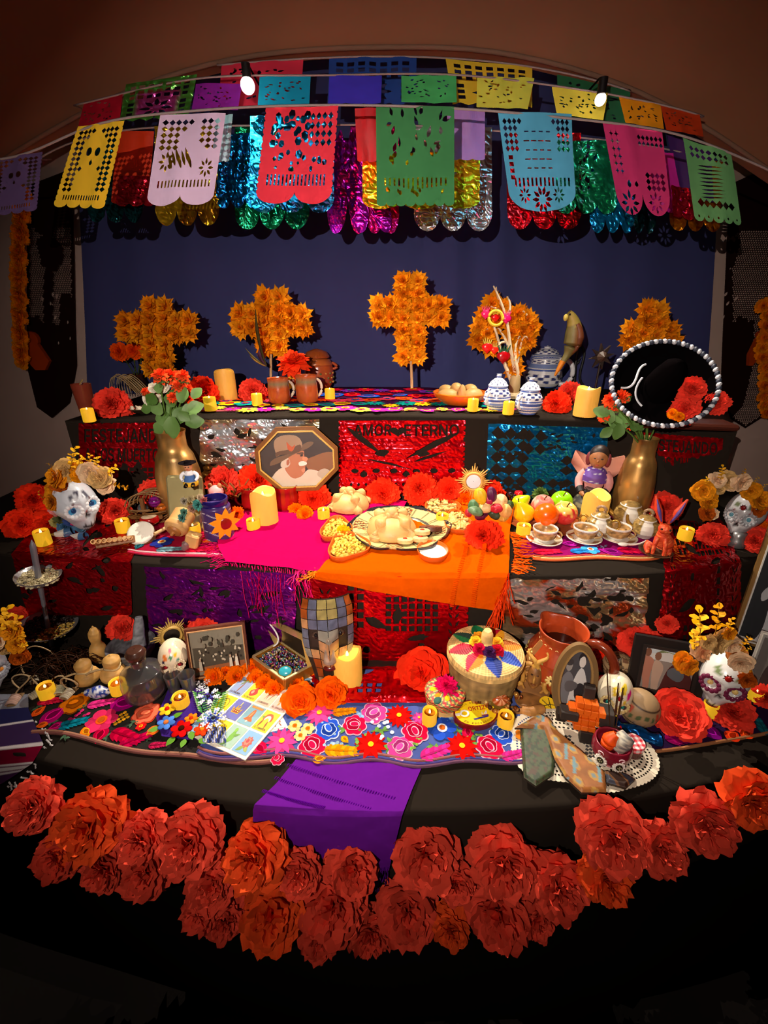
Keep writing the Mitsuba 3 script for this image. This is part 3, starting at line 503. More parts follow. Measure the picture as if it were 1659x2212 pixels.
runner('table_runner', 'dark runner with magenta and orange flowers at the front right corner', [(1330, 1630), (1416, 1624), (1480, 1616), (1550, 1604), (1620, 1592), (1690, 1576), (1690, 1460), (1330, 1460)], ZF, (46, 30, 62),
       [('leaf', 1470, 1595, 34, (150, 20, 92), None, 5), ('bud', 1530, 1578, 24, (122, 20, 122)), ('bud', 1582, 1590, 18, (215, 55, 25), None, 30), ('bud', 1613, 1586, 16, (215, 62, 25), None, 20), ('leaf', 1645, 1570, 22, (30, 105, 118), None, 70), ('leaf', 1380, 1570, 26, (30, 50, 140), None, 20)], [(0, .0045, (168, 112, 75))], 14, .003)
# top platform runner
tm = []; cols = [(222, 28, 58), (240, 195, 30), (40, 90, 200), (215, 40, 130), (235, 75, 25), (125, 45, 160), (25, 150, 140), (200, 15, 40), (235, 215, 60), (225, 60, 90)]
for k in range(96):
    x = 440 + (k * 41.7) % 660; y = 844 + (k % 5) * 10 + rng.uniform(-3, 3); tm.append((('five', 'daisy', 'bud')[k % 3], x, y, rng.uniform(17, 26), cols[(k * 7) % 10], cols[(k * 3 + 1) % 10]))
TRIMLINE = [(430, 891), (560, 888), (700, 886), (820, 888), (950, 888), (1110, 892)]
runner('table_runner', 'multicoloured flowered runner on the top platform below the central cross', [(425, 890), (560, 887), (700, 885), (820, 887), (950, 887), (1110, 891), (1090, 846), (900, 838), (720, 838), (500, 846)], ZT, (62, 26, 58), [m[:7] for m in tm], [(0, .004, (190, 92, 100))], 26, .003)
# middle platform runners
TRIMLINE = [(278, 1190), (340, 1197), (430, 1199), (520, 1206)]
runner('table_runner', 'dark red embroidered runner under the wooden toys on the middle platform', [(276, 1188), (340, 1195), (430, 1197), (520, 1204), (560, 1120), (330, 1120)], ZM, (150, 28, 52), [('leaf', 365, 1187, 26, (95, 130, 140), None, 5), ('five', 350, 1172, 22, (40, 50, 130), (200, 190, 150)), ('leaf', 430, 1187, 28, (225, 30, 62), None, 10), ('bud', 300, 1180, 12, (40, 90, 100)), ('bud', 455, 1165, 20, (240, 110, 30), None, 30), ('five', 490, 1180, 20, (235, 60, 40))],
       [(0, .003, (225, 175, 180)), (5, .004, (190, 45, 75))], 16, .003)
TRIMLINE = [(1150, 1206), (1220, 1209), (1300, 1205), (1380, 1209), (1432, 1200)]
runner('table_runner', 'purple and crimson embroidered runner under the teacups on the middle platform', [(1120, 1204), (1220, 1208), (1300, 1204), (1380, 1208), (1434, 1199), (1410, 1120), (1140, 1110)], ZM, (130, 24, 88), [('leaf', 1255, 1190, 24, (40, 120, 200), None, 10), ('five', 1275, 1188, 18, (60, 150, 225), (230, 235, 240)), ('leaf', 1180, 1192, 28, (220, 30, 62), None, 5), ('leaf', 1365, 1190, 30, (215, 25, 72), None, -8), ('bud', 1320, 1192, 22, (150, 30, 130)), ('bud', 1230, 1175, 16, (150, 30, 130)), ('dots', 1300, 1180, 10, (120, 150, 180))],
       [(0, .003, (230, 190, 120)), (4, .0035, (205, 95, 55)), (-4, .0025, (190, 85, 60))], 16, .003)

def loft(rows, nu, nv, noise_=.006, s=14, seed=0):
    R_ = [curve(np.array(r), nv) if len(r) > 2 else np.linspace(r[0], r[1], nv) for r in rows]; P = np.stack(R_); t = np.linspace(0, len(rows) - 1, nu); i = np.clip(t.astype(int), 0, len(rows) - 2); w = (t - i)[:, None, None]
    P = P[i] * (1 - w) + P[i + 1] * w; k = noise_ * (fbm3(P.reshape(-1, 3), s, 3, seed) + .45).reshape(nu, nv); P[:, :, 2] += k; P[:, :, 1] -= k * .6; return P
def over(x, y, E, dy=.01):                    # point just before a riser, hanging below the edge E
    d = ray(x, y); Y = float(np.interp(x - W / 2, E[:, 0] / ((E - CAM) @ FW) * FPX, E[:, 1])) - dy; return CAM + d * (Y / d[1])
def fringe(b, pts, dirs, n, L, r, col, sag=.0):
    P = curve(np.array(pts), n)
    for i, p in enumerate(P):
        if i and i < n - 1 and rng.random() < .08: continue
        d = np.array(dirs, float) + rng.normal(0, .22, 3) * [1, .3, .35]; l = L * rng.uniform(.7, 1.15); t = np.linspace(0, 1, 6)[:, None]; q = p + d * l * t + np.array([0, 0, -sag * l]) * t ** 2 + rng.normal(0, .0015, (6, 3))
        b.add(tube(q, r, 3), jit(col, 18))
    return b
z1 = ZM + .008
MGT = (172, 14, 74)
P = loft([[onz(500, 1085, z1), onz(640, 1080, z1), onz(880, 1085, z1)], [onz(470, 1140, z1), onz(620, 1130, z1), onz(860, 1120, z1)], [onz(474, 1185, z1), onz(600, 1190, z1), onz(740, 1200, z1)], [onz(490, 1216, z1), onz(590, 1226, z1), onz(690, 1236, z1)]], 70, 80, .017, 24, 2)
b = B(); fringe(b, [onz(462, 1150, z1), onz(476, 1190, z1), onz(492, 1218, z1)], (-.7, -.5, .02), 46, .05, .0012, (225, 30, 110)); fringe(b, [onz(492, 1216, z1), onz(590, 1226, z1), onz(665, 1234, z1)], (0, -.16, -1), 60, .085, .0013, (225, 25, 105)); fringe(b, [over(520, 1232, EM), over(590, 1240, EM), over(668, 1250, EM)], (.1, -.1, -1), 26, .14, .0012, (205, 18, 92))
fringe(b, [onz(690, 1205, z1), onz(660, 1225, z1), onz(640, 1236, z1)], (-.2, -.5, -.3), 40, .06, .0014, (235, 45, 120))
thing('fringed_shawl', 'bright magenta fringed shawl spread under the tall candle on the middle platform', 'shawl', [('cloth', B().add(grid(P), MGT).ply('cloth')), ('fringe', b.ply('matte'), 'knotted magenta fringe', True)])
z2 = ZM + .012; ORC = (200, 76, 10)
P = loft([[onz(985, 1085, z2), onz(1050, 1085, z2), onz(1110, 1090, z2)], [onz(800, 1160, z2), onz(950, 1150, z2), onz(1100, 1150, z2)], [onz(705, 1212, z2), onz(900, 1205, z2), onz(1100, 1200, z2)], [onz(690, 1232, z2), onz(880, 1238, z2), onz(1098, 1238, z2)], [over(682, 1238, EM, .012), over(880, 1252, EM, .014), over(1094, 1250, EM, .014)], [over(668, 1246, EM, .016), over(880, 1272, EM, .022), over(1086, 1282, EM, .02)], [over(664, 1250, EM, .016), over(900, 1296, EM, .022), over(1070, 1322, EM, .02)]], 80, 80, .013, 19, 5)
bands_ = []
for x0, x1, x2, x3 in ((1002, 992, 984, 976), (1044, 1034, 1028, 1022)):
    q = curve([onz(x0, 1175, z2 + .008), onz(x1, 1234, z2 + .008), over(x2, 1262, EM, .03), over(x3, 1312, EM, .03)], 46)
    bands_.append(B())
    for k, p in enumerate(q[:-1]): bands_[-1].add(tube([p + [-.006, 0, -.004], p + [.006, -.001, 0]], .0013, 4), (200, 62, 8), tr(0, 0, 0))
fr = B(); fringe(fr, [onz(1100, 1150, z2), onz(1110, 1195, z2), onz(1104, 1236, z2)], (.75, -.35, .05), 60, .06, .0016, (228, 82, 18)); fringe(fr, [over(1098, 1240, EM, .02), over(1082, 1290, EM, .024), over(1066, 1322, EM, .024)], (-.05, -.1, -1), 40, .10, .0016, (222, 62, 20)); fringe(fr, [onz(700, 1212, z2), onz(690, 1230, z2), onz(672, 1246, z2)], (-.6, -.3, -.1), 24, .045, .0015, (245, 135, 30))
thing('fringed_shawl', 'orange fringed shawl hanging over the middle platform edge below the bread plate', 'shawl', [('cloth', B().add(grid(P), ORC).ply('cloth')), *[('drawn_thread_band', q.ply('cloth'), 'darker open-work thread band') for q in bands_], ('fringe', fr.ply('matte'), 'knotted orange fringe', True)])
z3 = ZF + .006; PUR = (98, 30, 136)
bands_ = []
P = loft([[onz(640, 1640, z3), onz(770, 1645, z3), onz(915, 1648, z3)], [onz(600, 1690, z3), onz(740, 1700, z3), onz(890, 1706, z3)], [onz(552, 1738, z3), onz(710, 1748, z3), onz(872, 1752, z3)], [over(548, 1752, EF, .008), over(700, 1764, EF, .012), over(868, 1764, EF, .008)], [over(548, 1810, EF, .016), over(690, 1830, EF, .02), over(850, 1836, EF, .016)], [over(560, 1850, EF, .016), over(690, 1880, EF, .02), over(840, 1880, EF, .016)]], 70, 70, .010, 24, 9)
b = B()
for l, r_ in (((622, 1650), (852, 1722)), ((595, 1678), (800, 1745)), ((568, 1706), (700, 1742))):
    q = curve([onz(*l, z3 + .008), onz((l[0] + r_[0]) / 2 + 6, (l[1] + r_[1]) / 2 + 4, z3 + .009), onz(*r_, z3 + .008)], 44)
    bands_.append(B())
    for p in q: bands_[-1].add(tube([p + [-.002, -.003, -.004], p + [0, 0, -.001], p + [.002, .003, -.004]], .0011, 4), (88, 16, 138))
fr = fringe(B(), [over(560, 1846, EF, .02), over(690, 1874, EF, .026), over(838, 1874, EF, .02)], (0, -.06, -1), 90, .07, .0014, (95, 22, 140))
thing('fringed_shawl', 'purple fringed shawl hanging over the front edge of the lowest platform', 'shawl', [('cloth', B().add(grid(P), PUR).ply('cloth')), *[('drawn_thread_band', q.ply('cloth'), 'gathered thread band') for q in bands_], ('fringe', fr.ply('matte'), 'hanging purple fringe', True)])
# striped blanket at the left edge
rows = [[onz(-60, 1500, z3), onz(62, 1500, z3)], [onz(-60, 1540, z3), onz(62, 1530, z3)], [onz(-50, 1580, z3), onz(75, 1560, z3)], [onz(-50, 1625, z3), onz(95, 1608, z3)], [over(-50, 1660, EF, .012), over(70, 1650, EF, .012)], [over(-50, 1720, EF, .02), over(10, 1690, EF, .02)]]
P = loft(rows, 90, 16, .003, 20, 3); st = [(.0, (150, 155, 170)), (.18, (42, 42, 82)), (.36, (215, 210, 215)), (.39, (62, 45, 82)), (.58, (215, 208, 210)), (.61, (122, 18, 48)), (.74, (130, 20, 50)), (.78, (215, 208, 210)), (.80, (100, 50, 80)), (.82, (215, 208, 210)), (.845, (100, 50, 80)), (.86, (205, 198, 205)), (.88, (75, 42, 82)), (1.1, (75, 42, 82))]
t_ = np.repeat(np.linspace(0, 1, 90), 16); cc = np.array([[c for s, c in st if s <= t][-1] for t in t_], float)
thing('striped_blanket', 'striped purple, red and white woven blanket hanging at the left front corner', 'blanket', [('cloth', B().add(grid(P), cc).ply('cloth')), ('fringe', fringe(B(), [onz(64, 1500, z3), onz(78, 1560, z3), onz(97, 1608, z3), over(60, 1662, EF, .012), over(20, 1690, EF, .02)], (.5, -.3, -.3), 22, .028, .0022, (215, 212, 210)).ply('matte'), 'white tasselled edge', True)])

# ---------------------------------------------------------------- flowers
def petal(L, w, n=5, m=7, cup=.25, fold=.06, zig=.05, point=0., el0=0., el1=0., ph=0.):
    """one petal from the origin out along +x, rising from angle el0 to el1 (degrees)"""
    u, q = np.meshgrid(np.linspace(0, 1, n), np.linspace(-1, 1, m), indexing='ij'); half = w * np.sin(np.pi * np.clip(u * .62 + .08, 0, 1)) ** .8 * (1 - point * np.clip((u - .5) * 2, 0, 1) ** 1.3)
    el = np.radians(el0 + (el1 - el0) * u); du = np.diff(u, axis=0, prepend=0); rr = np.cumsum(np.cos(el) * du, 0) * L; zz = np.cumsum(np.sin(el) * du, 0) * L
    z_ = zz + cup * half * q ** 2 + fold * L * u * np.sin(q * 7 + ph); x_ = rr * (1 - .12 * q ** 2 * u) + np.where(u > .99, zig * L * np.where(np.arange(m)[None] % 2, 1, -1), 0); return np.stack([x_, half * q, z_], -1)
def bloom(seed, R, layers, npet, col, els=(-8, 78), w=.62, hi=False, point=0., fold=.06, zig=.05, var=14, shrink=.09):
    r = np.random.default_rng(seed); b = B(); n, m = (6, 9) if hi else (4, 6)
    for k in range(layers):
        e = els[0] + (els[1] - els[0]) * (k / max(layers - 1, 1)); L = R * (1 - shrink * k * (.6 + .4 * k / layers))
        for j in range(npet):
            a = 360 / npet * (j + .5 * (k % 2)) + r.uniform(-14, 14); L2 = L * r.uniform(.86, 1.1); ee = e + r.uniform(-9, 9)
            P = petal(L2, L2 * w * r.uniform(.85, 1.15), n, m, r.uniform(-.1, .3), fold * r.uniform(.5, 1.4), zig, point, ee + 14, ee - 8 + r.uniform(-14, 14), r.uniform(0, 6))
            b.add(grid(P), np.clip(np.array(col) * (1 + r.uniform(-var, var) / 130), 0, 255), rz(a))
    return b
_fl = {}
def bloomply(kind, col, seed):
    k = (kind, tuple(col), seed)
    if k not in _fl:
        if kind == 'pompon': b = bloom(seed, 1, 10, 10, col, (-48, 84), .42, point=.0, fold=.08, zig=.05, shrink=.05)
        if kind == 'peony': b = bloom(seed, 1, 7, 7, col, (-14, 82), .75, True, fold=.035, zig=.02)
        if kind == 'big': b = bloom(seed, 1, 7, 6, col, (-42, 74), .72, True, fold=.12, zig=.045, shrink=.07)
        if kind == 'marigold': b = bloom(seed, 1, 5, 9, col, (-10, 80), .45, fold=.05, zig=.06)
        if kind == 'spiky': b = bloom(seed, 1, 4, 10, col, (-5, 75), .3, point=1., fold=.02, zig=0)
        if kind == 'dahlia': b = bloom(seed, 1, 7, 12, col, (-30, 85), .3, point=.7, fold=.02, zig=0, shrink=.06)
        _fl[k] = b.ply('matte')
    return _fl[k]
CORAL, SCAR, ORNG = (226, 62, 48), (236, 52, 28), (246, 92, 16)
nfl = 0
def flower(kind, x, y, w, depth, label, col=SCAR, face=None, group=None, name='paper_flower', flatten=1.0, tier=None, cat='paper flower'):
    """flower whose middle shows at pixel (x, y), w pixels wide; depth: a tier letter (it rests on the tier) or a distance Y"""
    global nfl; nfl += 1
    if isinstance(depth, str):
        p0 = onz(x, y + w * .30, Z[depth]); R = w / 2 * mpp(p0); p = onz(x, y, Z[depth] + R * .62) if True else p0
    else: p = ony(x, y, depth); R = w / 2 * mpp(p)
    if depth in ('m', 'f'):
        while p[1] + R * .55 > riserY(p[0], depth): p = p + (CAM - p) * .01; R *= .99
    f = np.array(face if face is not None else (CAM - p) / np.linalg.norm(CAM - p) * 1.0 + np.array([rng.uniform(-.35, .35), 0, .22]), float); f /= np.linalg.norm(f)
    M = tr(p - f * R * .28) @ align(f, rng.uniform(0, 360)) @ sc(R, R, R * flatten); d = {**bloomply(kind, col, nfl % 3), 'to_world': m4(M)}; thing(name, label, cat, d, group=group)
G1, G2 = 'tissue paper flowers on the altar', 'paper flower garland on the floor'
for kind, x, y, w, dp, col, lab in [
    ('pompon', 240, 872, 88, 't', CORAL, 'red tissue pompon flower at the left end of the top platform'), ('pompon', 436, 848, 82, 't', SCAR, 'red tissue pompon flower behind the left bouquet on the top platform'), ('pompon', 548, 846, 66, 't', CORAL, 'red tissue pompon flower between the tall candle and the clay mug'),
    ('pompon', 1200, 870, 66, 't', SCAR, 'red tissue pompon flower right of the blue and white sugar bowls'), ('pompon', 1228, 850, 60, 't', CORAL, 'red tissue pompon flower half hidden behind the top right candle'), ('pompon', 1338, 866, 66, 't', CORAL, 'red tissue pompon flower left of the sombrero brim'),
    ('pompon', 75, 1078, 84, 'm', SCAR, 'orange red tissue flower at the far left of the middle platform'), ('pompon', 52, 1132, 84, 'm', SCAR, 'orange red tissue flower lowest of the left cluster'), ('pompon', 105, 1130, 70, 'm', SCAR, 'orange red tissue flower left of the blue figurine'),
    ('pompon', 250, 1104, 76, 'm', CORAL, 'coral tissue flower between the left skull and the twig basket'), ('pompon', 336, 1062, 72, 'm', CORAL, 'coral tissue flower behind the twig basket'), ('pompon', 478, 1040, 82, 'm', CORAL, 'dull red tissue flower right of the left brass vase'), ('pompon', 555, 1037, 94, 'm', SCAR, 'large red tissue flower before the portrait, left side'),
    ('pompon', 676, 1076, 86, 'm', SCAR, 'large red tissue flower before the portrait, right side'), ('pompon', 828, 1066, 86, 'm', SCAR, 'red tissue flower behind the big plate, leftmost of three'), ('pompon', 906, 1055, 92, 'm', SCAR, 'red tissue flower behind the big plate, middle of three'), ('pompon', 970, 1058, 82, 'm', SCAR, 'red tissue flower behind the big plate, rightmost of three'),
    ('pompon', 1062, 1068, 74, 'm', SCAR, 'red tissue flower below the gold star mirror'), ('pompon', 1042, 1158, 98, 'm', SCAR, 'large red tissue flower on the orange shawl'), ('pompon', 1438, 1092, 76, 'm', CORAL, 'coral tissue flower behind the carved rabbit'), ('pompon', 1541, 1156, 68, 'm', CORAL, 'coral tissue flower left of the right silver skull'), ('pompon', 1632, 1168, 76, 'm', CORAL, 'coral tissue flower right of the right silver skull'),
    ('pompon', 1655, 1105, 62, 'm', CORAL, 'dark red tissue flower at the right edge of the middle platform'), ('pompon', 266, 1356, 74, 'f', CORAL, 'coral tissue flower behind the stone mortar'), ('pompon', 42, 1345, 92, 'f', CORAL, 'coral tissue flower behind the two-tier stand'), ('pompon', 446, 1368, 96, 'f', CORAL, 'coral tissue flower behind the small framed group photo'),
    ('peony', 908, 1452, 112, 'f', SCAR, 'large open red tissue flower left of the lidded basket'), ('peony', 648, 1516, 78, 'f', ORNG, 'bright orange tissue flower at the corner of the jewellery box'), ('peony', 716, 1500, 76, 'f', ORNG, 'bright orange tissue flower before the front candle'), ('pompon', 1286, 1412, 88, 'f', SCAR, 'red tissue flower behind the clay jug handle'),
    ('pompon', 1376, 1386, 104, 'f', CORAL, 'coral tissue flower above the black photo frame'), ('peony', 1470, 1546, 114, 'f', CORAL, 'large coral rose-like tissue flower at the front right'), ('pompon', 1584, 1536, 100, 'f', CORAL, 'red tissue flower below the front right skull'), ('pompon', 1654, 1505, 74, 'f', CORAL, 'dark red tissue flower at the right picture edge'), ('pompon', 1440, 1345, 50, 'f', CORAL, 'small red tissue flower tucked behind the painted ball')]:
    flower(kind, x, y, w, dp, lab, col, group=G1)
flower('dahlia', 632, 774, 80, 1.86, 'flat red dahlia lying on the sunflower mug', (238, 62, 30), (0, -.45, 1), name='dahlia', flatten=.8, cat='flower')
FLOOR = [(175, 1790, 165), (58, 1738, 120), (298, 1812, 112), (302, 1882, 130), (400, 1820, 155), (540, 1852, 150), (455, 1912, 122), (642, 1886, 105), (762, 1876, 130), (918, 1846, 178), (585, 1975, 162), (712, 1956, 172), (880, 1972, 152), (800, 2020, 120), (985, 1908, 95), (972, 2008, 90), (1090, 1870, 162), (1075, 1975, 162), (1215, 1920, 142), (1330, 1815, 168), (1320, 1900, 115), (1440, 1835, 120), (1530, 1785, 140), (430, 1968, 100), (482, 1990, 100), (1640, 1735, 130), (1165, 1990, 90), (690, 2030, 100), (215, 1880, 110), (120, 1850, 110)]
ORD_ = 'first second third fourth fifth sixth seventh eighth ninth tenth eleventh twelfth thirteenth fourteenth fifteenth sixteenth seventeenth eighteenth nineteenth twentieth'.split()
for k, (x, y, w) in enumerate(FLOOR):
    Y = max(.44, .575 - (y - 1800) * .00035 - abs(x - 850) * .00010); up_ = y < 1890
    flower('big', x, y + 8, w * .97, Y, f'{ORD_[sum((q[1] < 1890) == up_ and q[0] < x for q in FLOOR)]} coral tissue flower from the left in the {"upper" if up_ else "lower"} row of the floor garland', (206, 68, 52) if k % 5 else (214, 74, 36), face=(rng.uniform(-.4, .4), -1, .65 + rng.uniform(-.3, .3)), group=G2)
for x, y, w, dp, lab in [(428, 1452, 34, 'f', 'orange marigold at the left end of the garland before the group photo'), (462, 1462, 40, 'f', 'second orange marigold of the garland before the group photo'), (490, 1452, 34, 'f', 'third orange marigold of the garland, below the photo frame'), (512, 1462, 40, 'f', 'fourth orange marigold of the garland, where it bends'), (545, 1443, 38, 'f', 'orange marigold touching the left corner of the jewellery box'), (553, 1466, 34, 'f', 'orange marigold between the cards and the jewellery box'), (572, 1478, 40, 'f', 'orange marigold on the lottery cards'), (592, 1490, 40, 'f', 'orange marigold at the lower end of the garland'),
    (640, 1476, 40, 'f', 'orange marigold behind the bright orange tissue flower'), (691, 1458, 36, 'f', 'orange marigold at the right side of the jewellery box'), (640, 1103, 32, 'm', 'small orange marigold left, beside the red mug'), (660, 1112, 34, 'm', 'small orange marigold right, below the red tissue flower'), (742, 1155, 38, 'm', 'yellow marigold between the two corn bowls'), (958, 1082, 32, 'm', 'small orange marigold behind the peanut bowls'), (1006, 1080, 44, 'm', 'orange marigold left of the cloth fruit bunch'), (1649, 1140, 30, 'm', 'small orange marigold on the coral flower at the right edge'), (1012, 1532, 34, 'f', 'orange marigold behind the yellow tin')]:
    flower('marigold', x, y, w * 1.22, dp, lab, (242, 168, 20) if 'yellow mar' in lab else (244, 105, 12), group='loose marigolds', name='marigold', cat='marigold')
for x, y, w, lab in [(1497, 840, 64, 'red tissue flower topmost on the sombrero'), (1546, 868, 60, 'red tissue flower outermost on the sombrero brim'), (1478, 882, 72, 'red tissue flower lowest on the sombrero')]: flower('pompon', x, y, w, 1.28, lab, CORAL, group=G1)
for x, y, l in ((1452, 893, 'left'), (1468, 900, 'right')): flower('marigold', x, y, 22, 1.24, f'tiny orange marigold ball on the sombrero brim, {l} of two', (240, 125, 15), group='loose marigolds', name='marigold', cat='marigold')

# marigold crosses: a board on a stick covered with flower heads
def cross(spots, Y, label, stick=None, col=(240, 132, 14), r=26, group='marigold crosses'):
    parts = []; ps = [ony(x, y, Y) for x, y in spots]; R = r * mpp(ps[0]); b = B()
    hull = unary_union([Point(p[0], p[2]).buffer(R * .8) for p in ps]); v = prism(hull.buffer(R * .2).buffer(-R * .4), .012)
    parts.append(('board', B().add(trimesh.Trimesh(np.c_[v.vertices[:, 0], Y + .025 - v.vertices[:, 2], v.vertices[:, 1]], v.faces), (170, 85, 15), sm=False).ply('matte')))
    for k, p in enumerate(ps):
        f = np.array([rng.uniform(-.3, .3), -1, rng.uniform(-.1, .4)]); M = tr(p + [0, .012, 0]) @ align(f, rng.uniform(0, 360)) @ sc(R * 1.25); d = {**bloomply('spiky', jitc(col, k), k % 3), 'to_world': m4(M)}; parts.append(('marigold', d))
    if stick: parts.append(('stick', B().add(tube([ony(stick[0], stick[1], Y + .02), ony(stick[2], stick[3], Y + .02)], .006, 8), (200, 165, 120)).ply('matte'), 'thin wooden stick'))
    thing('marigold_cross', label, 'cross', parts, group=group)
def jitc(c, k): return [(228, 138, 26), (234, 150, 32), (218, 124, 22)][k % 3]
cr = lambda cx, top, bot, army, armx: [(cx + dx, y) for y in np.arange(top, bot, 27) for dx in (-15, 17)] + [(cx + s * d, army + e) for s in (-1, 1) for d in np.arange(42, armx, 26) for e in (-13, 15)]
cross(cr(886, 608, 790, 672, 74), 1.90, 'tallest marigold cross on a stick at the centre of the top platform', (888, 780, 890, 838), r=22)
cross(cr(585, 642, 770, 692, 72), 1.95, 'marigold cross behind the orange dahlias, left of centre', (585, 760, 585, 826), r=23)
cross([(x, y) for x, y in cr(338, 662, 800, 706, 74)], 1.95, 'marigold cross at far left, its foot hidden by the bouquet', (338, 780, 338, 822), r=22)
cross([(1062, 655), (1085, 665), (1050, 680), (1078, 692), (1035, 706), (1032, 735), (1055, 720), (1060, 750), (1100, 690), (1118, 680), (1140, 690), (1130, 715), (1148, 708), (1125, 745), (1140, 735), (1105, 720), (1110, 770), (1112, 800)], 1.95, 'marigold cross half hidden behind the metal heart tree', (1110, 790, 1110, 824), r=23)
cross([(1400, 668), (1425, 672), (1400, 695), (1428, 700), (1368, 712), (1362, 735), (1392, 720), (1420, 725), (1448, 715), (1455, 738), (1390, 750), (1425, 752), (1408, 770)], 1.75, 'marigold cross at far right rising behind the sombrero', (1408, 760, 1408, 850), r=23)
# ---------------------------------------------------------------- candles
def bb(x0, y0, x1, y1, tier, flat_=False, dz=.006):   # base point, width and height in metres of a thing from its picture box
    w = x1 - x0
    for _ in range(40):                       # stand clear of the riser behind
        p, m, v = at((x0 + x1) / 2, y1, tier, 0 if flat_ else w, dz)
        if tier not in 'mf' or p[1] + (.02 if flat_ else w / 2 * m) < riserY(p[0], tier) - .012: break
        y1 += 2
    p, m, v = at((x0 + x1) / 2, y1, tier, 0 if flat_ else w, dz); return p, w * m, max((y1 - y0) - (0 if flat_ else w * KT[tier] * .9), 5) * v
def bands(*zc):                                # colours by height: (up to z, colour), ...
    return lambda v: np.array([[c for z, c in zc if q <= z + 1e-9][0] if q <= zc[-1][0] else zc[-1][1] for q in v[:, 2]], float)
_vt = {}
def votive(x0, y0, x1, y1, tier, label, lean=0, glow_=.85):
    p, w, h = bb(x0, y0, x1, y1, tier); 
    if 'v' not in _vt:
        sh = lathe([(.01, .0), (.46, .0), (.5, .04), (.5, .92), (.47, 1.0), (.42, .97), (.38, .82)], 20); _vt['v'] = B().add(sh, (232, 165, 42), sm=50); _vt['t'] = B().add(lathe([(.385, .83), (.2, .78), (.01, .77)], 16), (240, 190, 50)); _vt['f'] = B().add(lathe([(.01, .78), (.085, .86), (.07, .97), (.01, 1.1)], 10), (255, 240, 180))
    M = tr(p) @ ry(lean) @ sc(w, w, h)
    thing('votive_candle', label, 'candle', [('shell', _vt['v'].ply('satin', **glow((.46 * glow_, .275 * glow_, .008 * glow_)))), ('flame', _vt['f'].ply('satin', **glow((2.6, 2.0, .7))), 'glowing flame-shaped light')], M, 'small electric votive candles')
for b_, t, l in [((182, 881, 207, 913), 't', 'votive candle at the far left end of the top platform'), ((443, 856, 469, 889), 't', 'votive candle before the left red flower of the top platform'), ((545, 849, 568, 877), 't', 'votive candle left of the clay mugs'), ((702, 838, 724, 864), 't', 'votive candle right of the clay mugs on the flowered runner'), ((1009, 860, 1032, 890), 't', 'votive candle before the bread bowl on the top platform'), ((1085, 866, 1109, 897), 't', 'votive candle between the two blue and white sugar bowls'),
    ((82, 1141, 112, 1182), 'm', 'votive candle at the left end of the middle platform'), ((254, 1118, 283, 1154), 'm', 'votive candle behind the pan flute'), ((404, 1127, 434, 1158), 'm', 'votive candle behind the wooden cup toy'), ((535, 1117, 563, 1152), 'm', 'votive candle on the magenta shawl beside the tall candle'), ((687, 1095, 713, 1129), 'm', 'votive candle left of the bread on the round plate'), ((941, 1106, 968, 1140), 'm', 'votive candle behind the big plate, beside the peanuts'), ((1114, 1128, 1144, 1162), 'm', 'votive candle left of the first teacup'), ((1463, 1136, 1492, 1171), 'm', 'votive candle alone on the dark red foil at right'),
    ((89, 1472, 122, 1514), 'f', 'votive candle among the baby sandals at the front left'), ((242, 1464, 275, 1505), 'f', 'votive candle between the gourds and the glass decanter'), ((377, 1494, 411, 1538), 'f', 'votive candle before the shot glasses'), ((911, 1527, 943, 1573), 'f', 'votive candle below the small round basket'), ((1073, 1535, 1107, 1580), 'f', 'votive candle right of the yellow tin'), ((1297, 1510, 1331, 1550), 'f', 'votive candle behind the incense sticks'), ((1514, 1511, 1543, 1552), 'f', 'votive candle between the two tissue flowers at the front right'), ((1614, 1484, 1642, 1518), 'f', 'votive candle at the right picture edge')]: votive(*b_, t, l)
def pillar(x0, y0, x1, y1, tier, label, ph=0, dip=.14, lit=1.0):
    p, w, h = bb(x0, y0, x1, y1, tier); R = w / 2; n = 40; a = np.arange(n) / n * 2 * np.pi; top = h * (1 - dip * (.5 + .5 * np.sin(2 * a + ph)) - dip * .5 * (.5 + .5 * np.sin(a * 3 + ph * 2)))
    def ring(r, z): return np.stack([r * np.cos(a), r * np.sin(a), np.broadcast_to(z, (n,))], -1)
    rows = [ring(R * .96, 0), ring(R, .03 * h), *[ring(R, top * q) for q in (.25, .5, .75, .93)], ring(R * .96, top), ring(R * .86, top * .99), ring(R * .8, top - .04 * h)]
    lowz = h * (1 - 2.0 * dip) ; low = [ring(R * .8, np.minimum(top - .04 * h, h)), ring(R * .74, lowz), ring(R * .02, lowz - .02 * h)]
    fl = lathe([(.001, lowz), (R * .12, lowz + h * .03), (R * .1, lowz + h * .08), (.001, lowz + h * .15)], 10)
    thing('pillar_candle', label, 'candle', [('wax_body', B().add(grid(np.stack(rows), True), lambda v: np.array((222, 160, 72)) + 0 * v, sm=50).ply('satin', **glow((.25 * lit, .135 * lit, .016 * lit)))), ('hollow_top', B().add(grid(np.stack(low), True), (250, 205, 90), sm=50).ply('satin', **glow((.85 * lit, .5 * lit, .05 * lit)))), ('flame', B().add(fl, (255, 235, 150)).ply('satin', **glow((3.0 * lit, 2.1 * lit, .5 * lit))), 'glowing flame-shaped light')], tr(p), 'tall electric pillar candles')
pillar(471, 794, 513, 866, 't', 'tall wavy-topped candle at left on the top platform, unlit looking', 1, .10, .35)
pillar(1238, 832, 1285, 902, 't', 'tall glowing candle at right on the top platform', 0, .08)
pillar(548, 1047, 602, 1143, 'm', 'tallest glowing candle on the magenta shawl', 2.2, .12)
pillar(1250, 1052, 1303, 1150, 'm', 'tall candle with a deep notch before the angel figure', 3.4, .16)
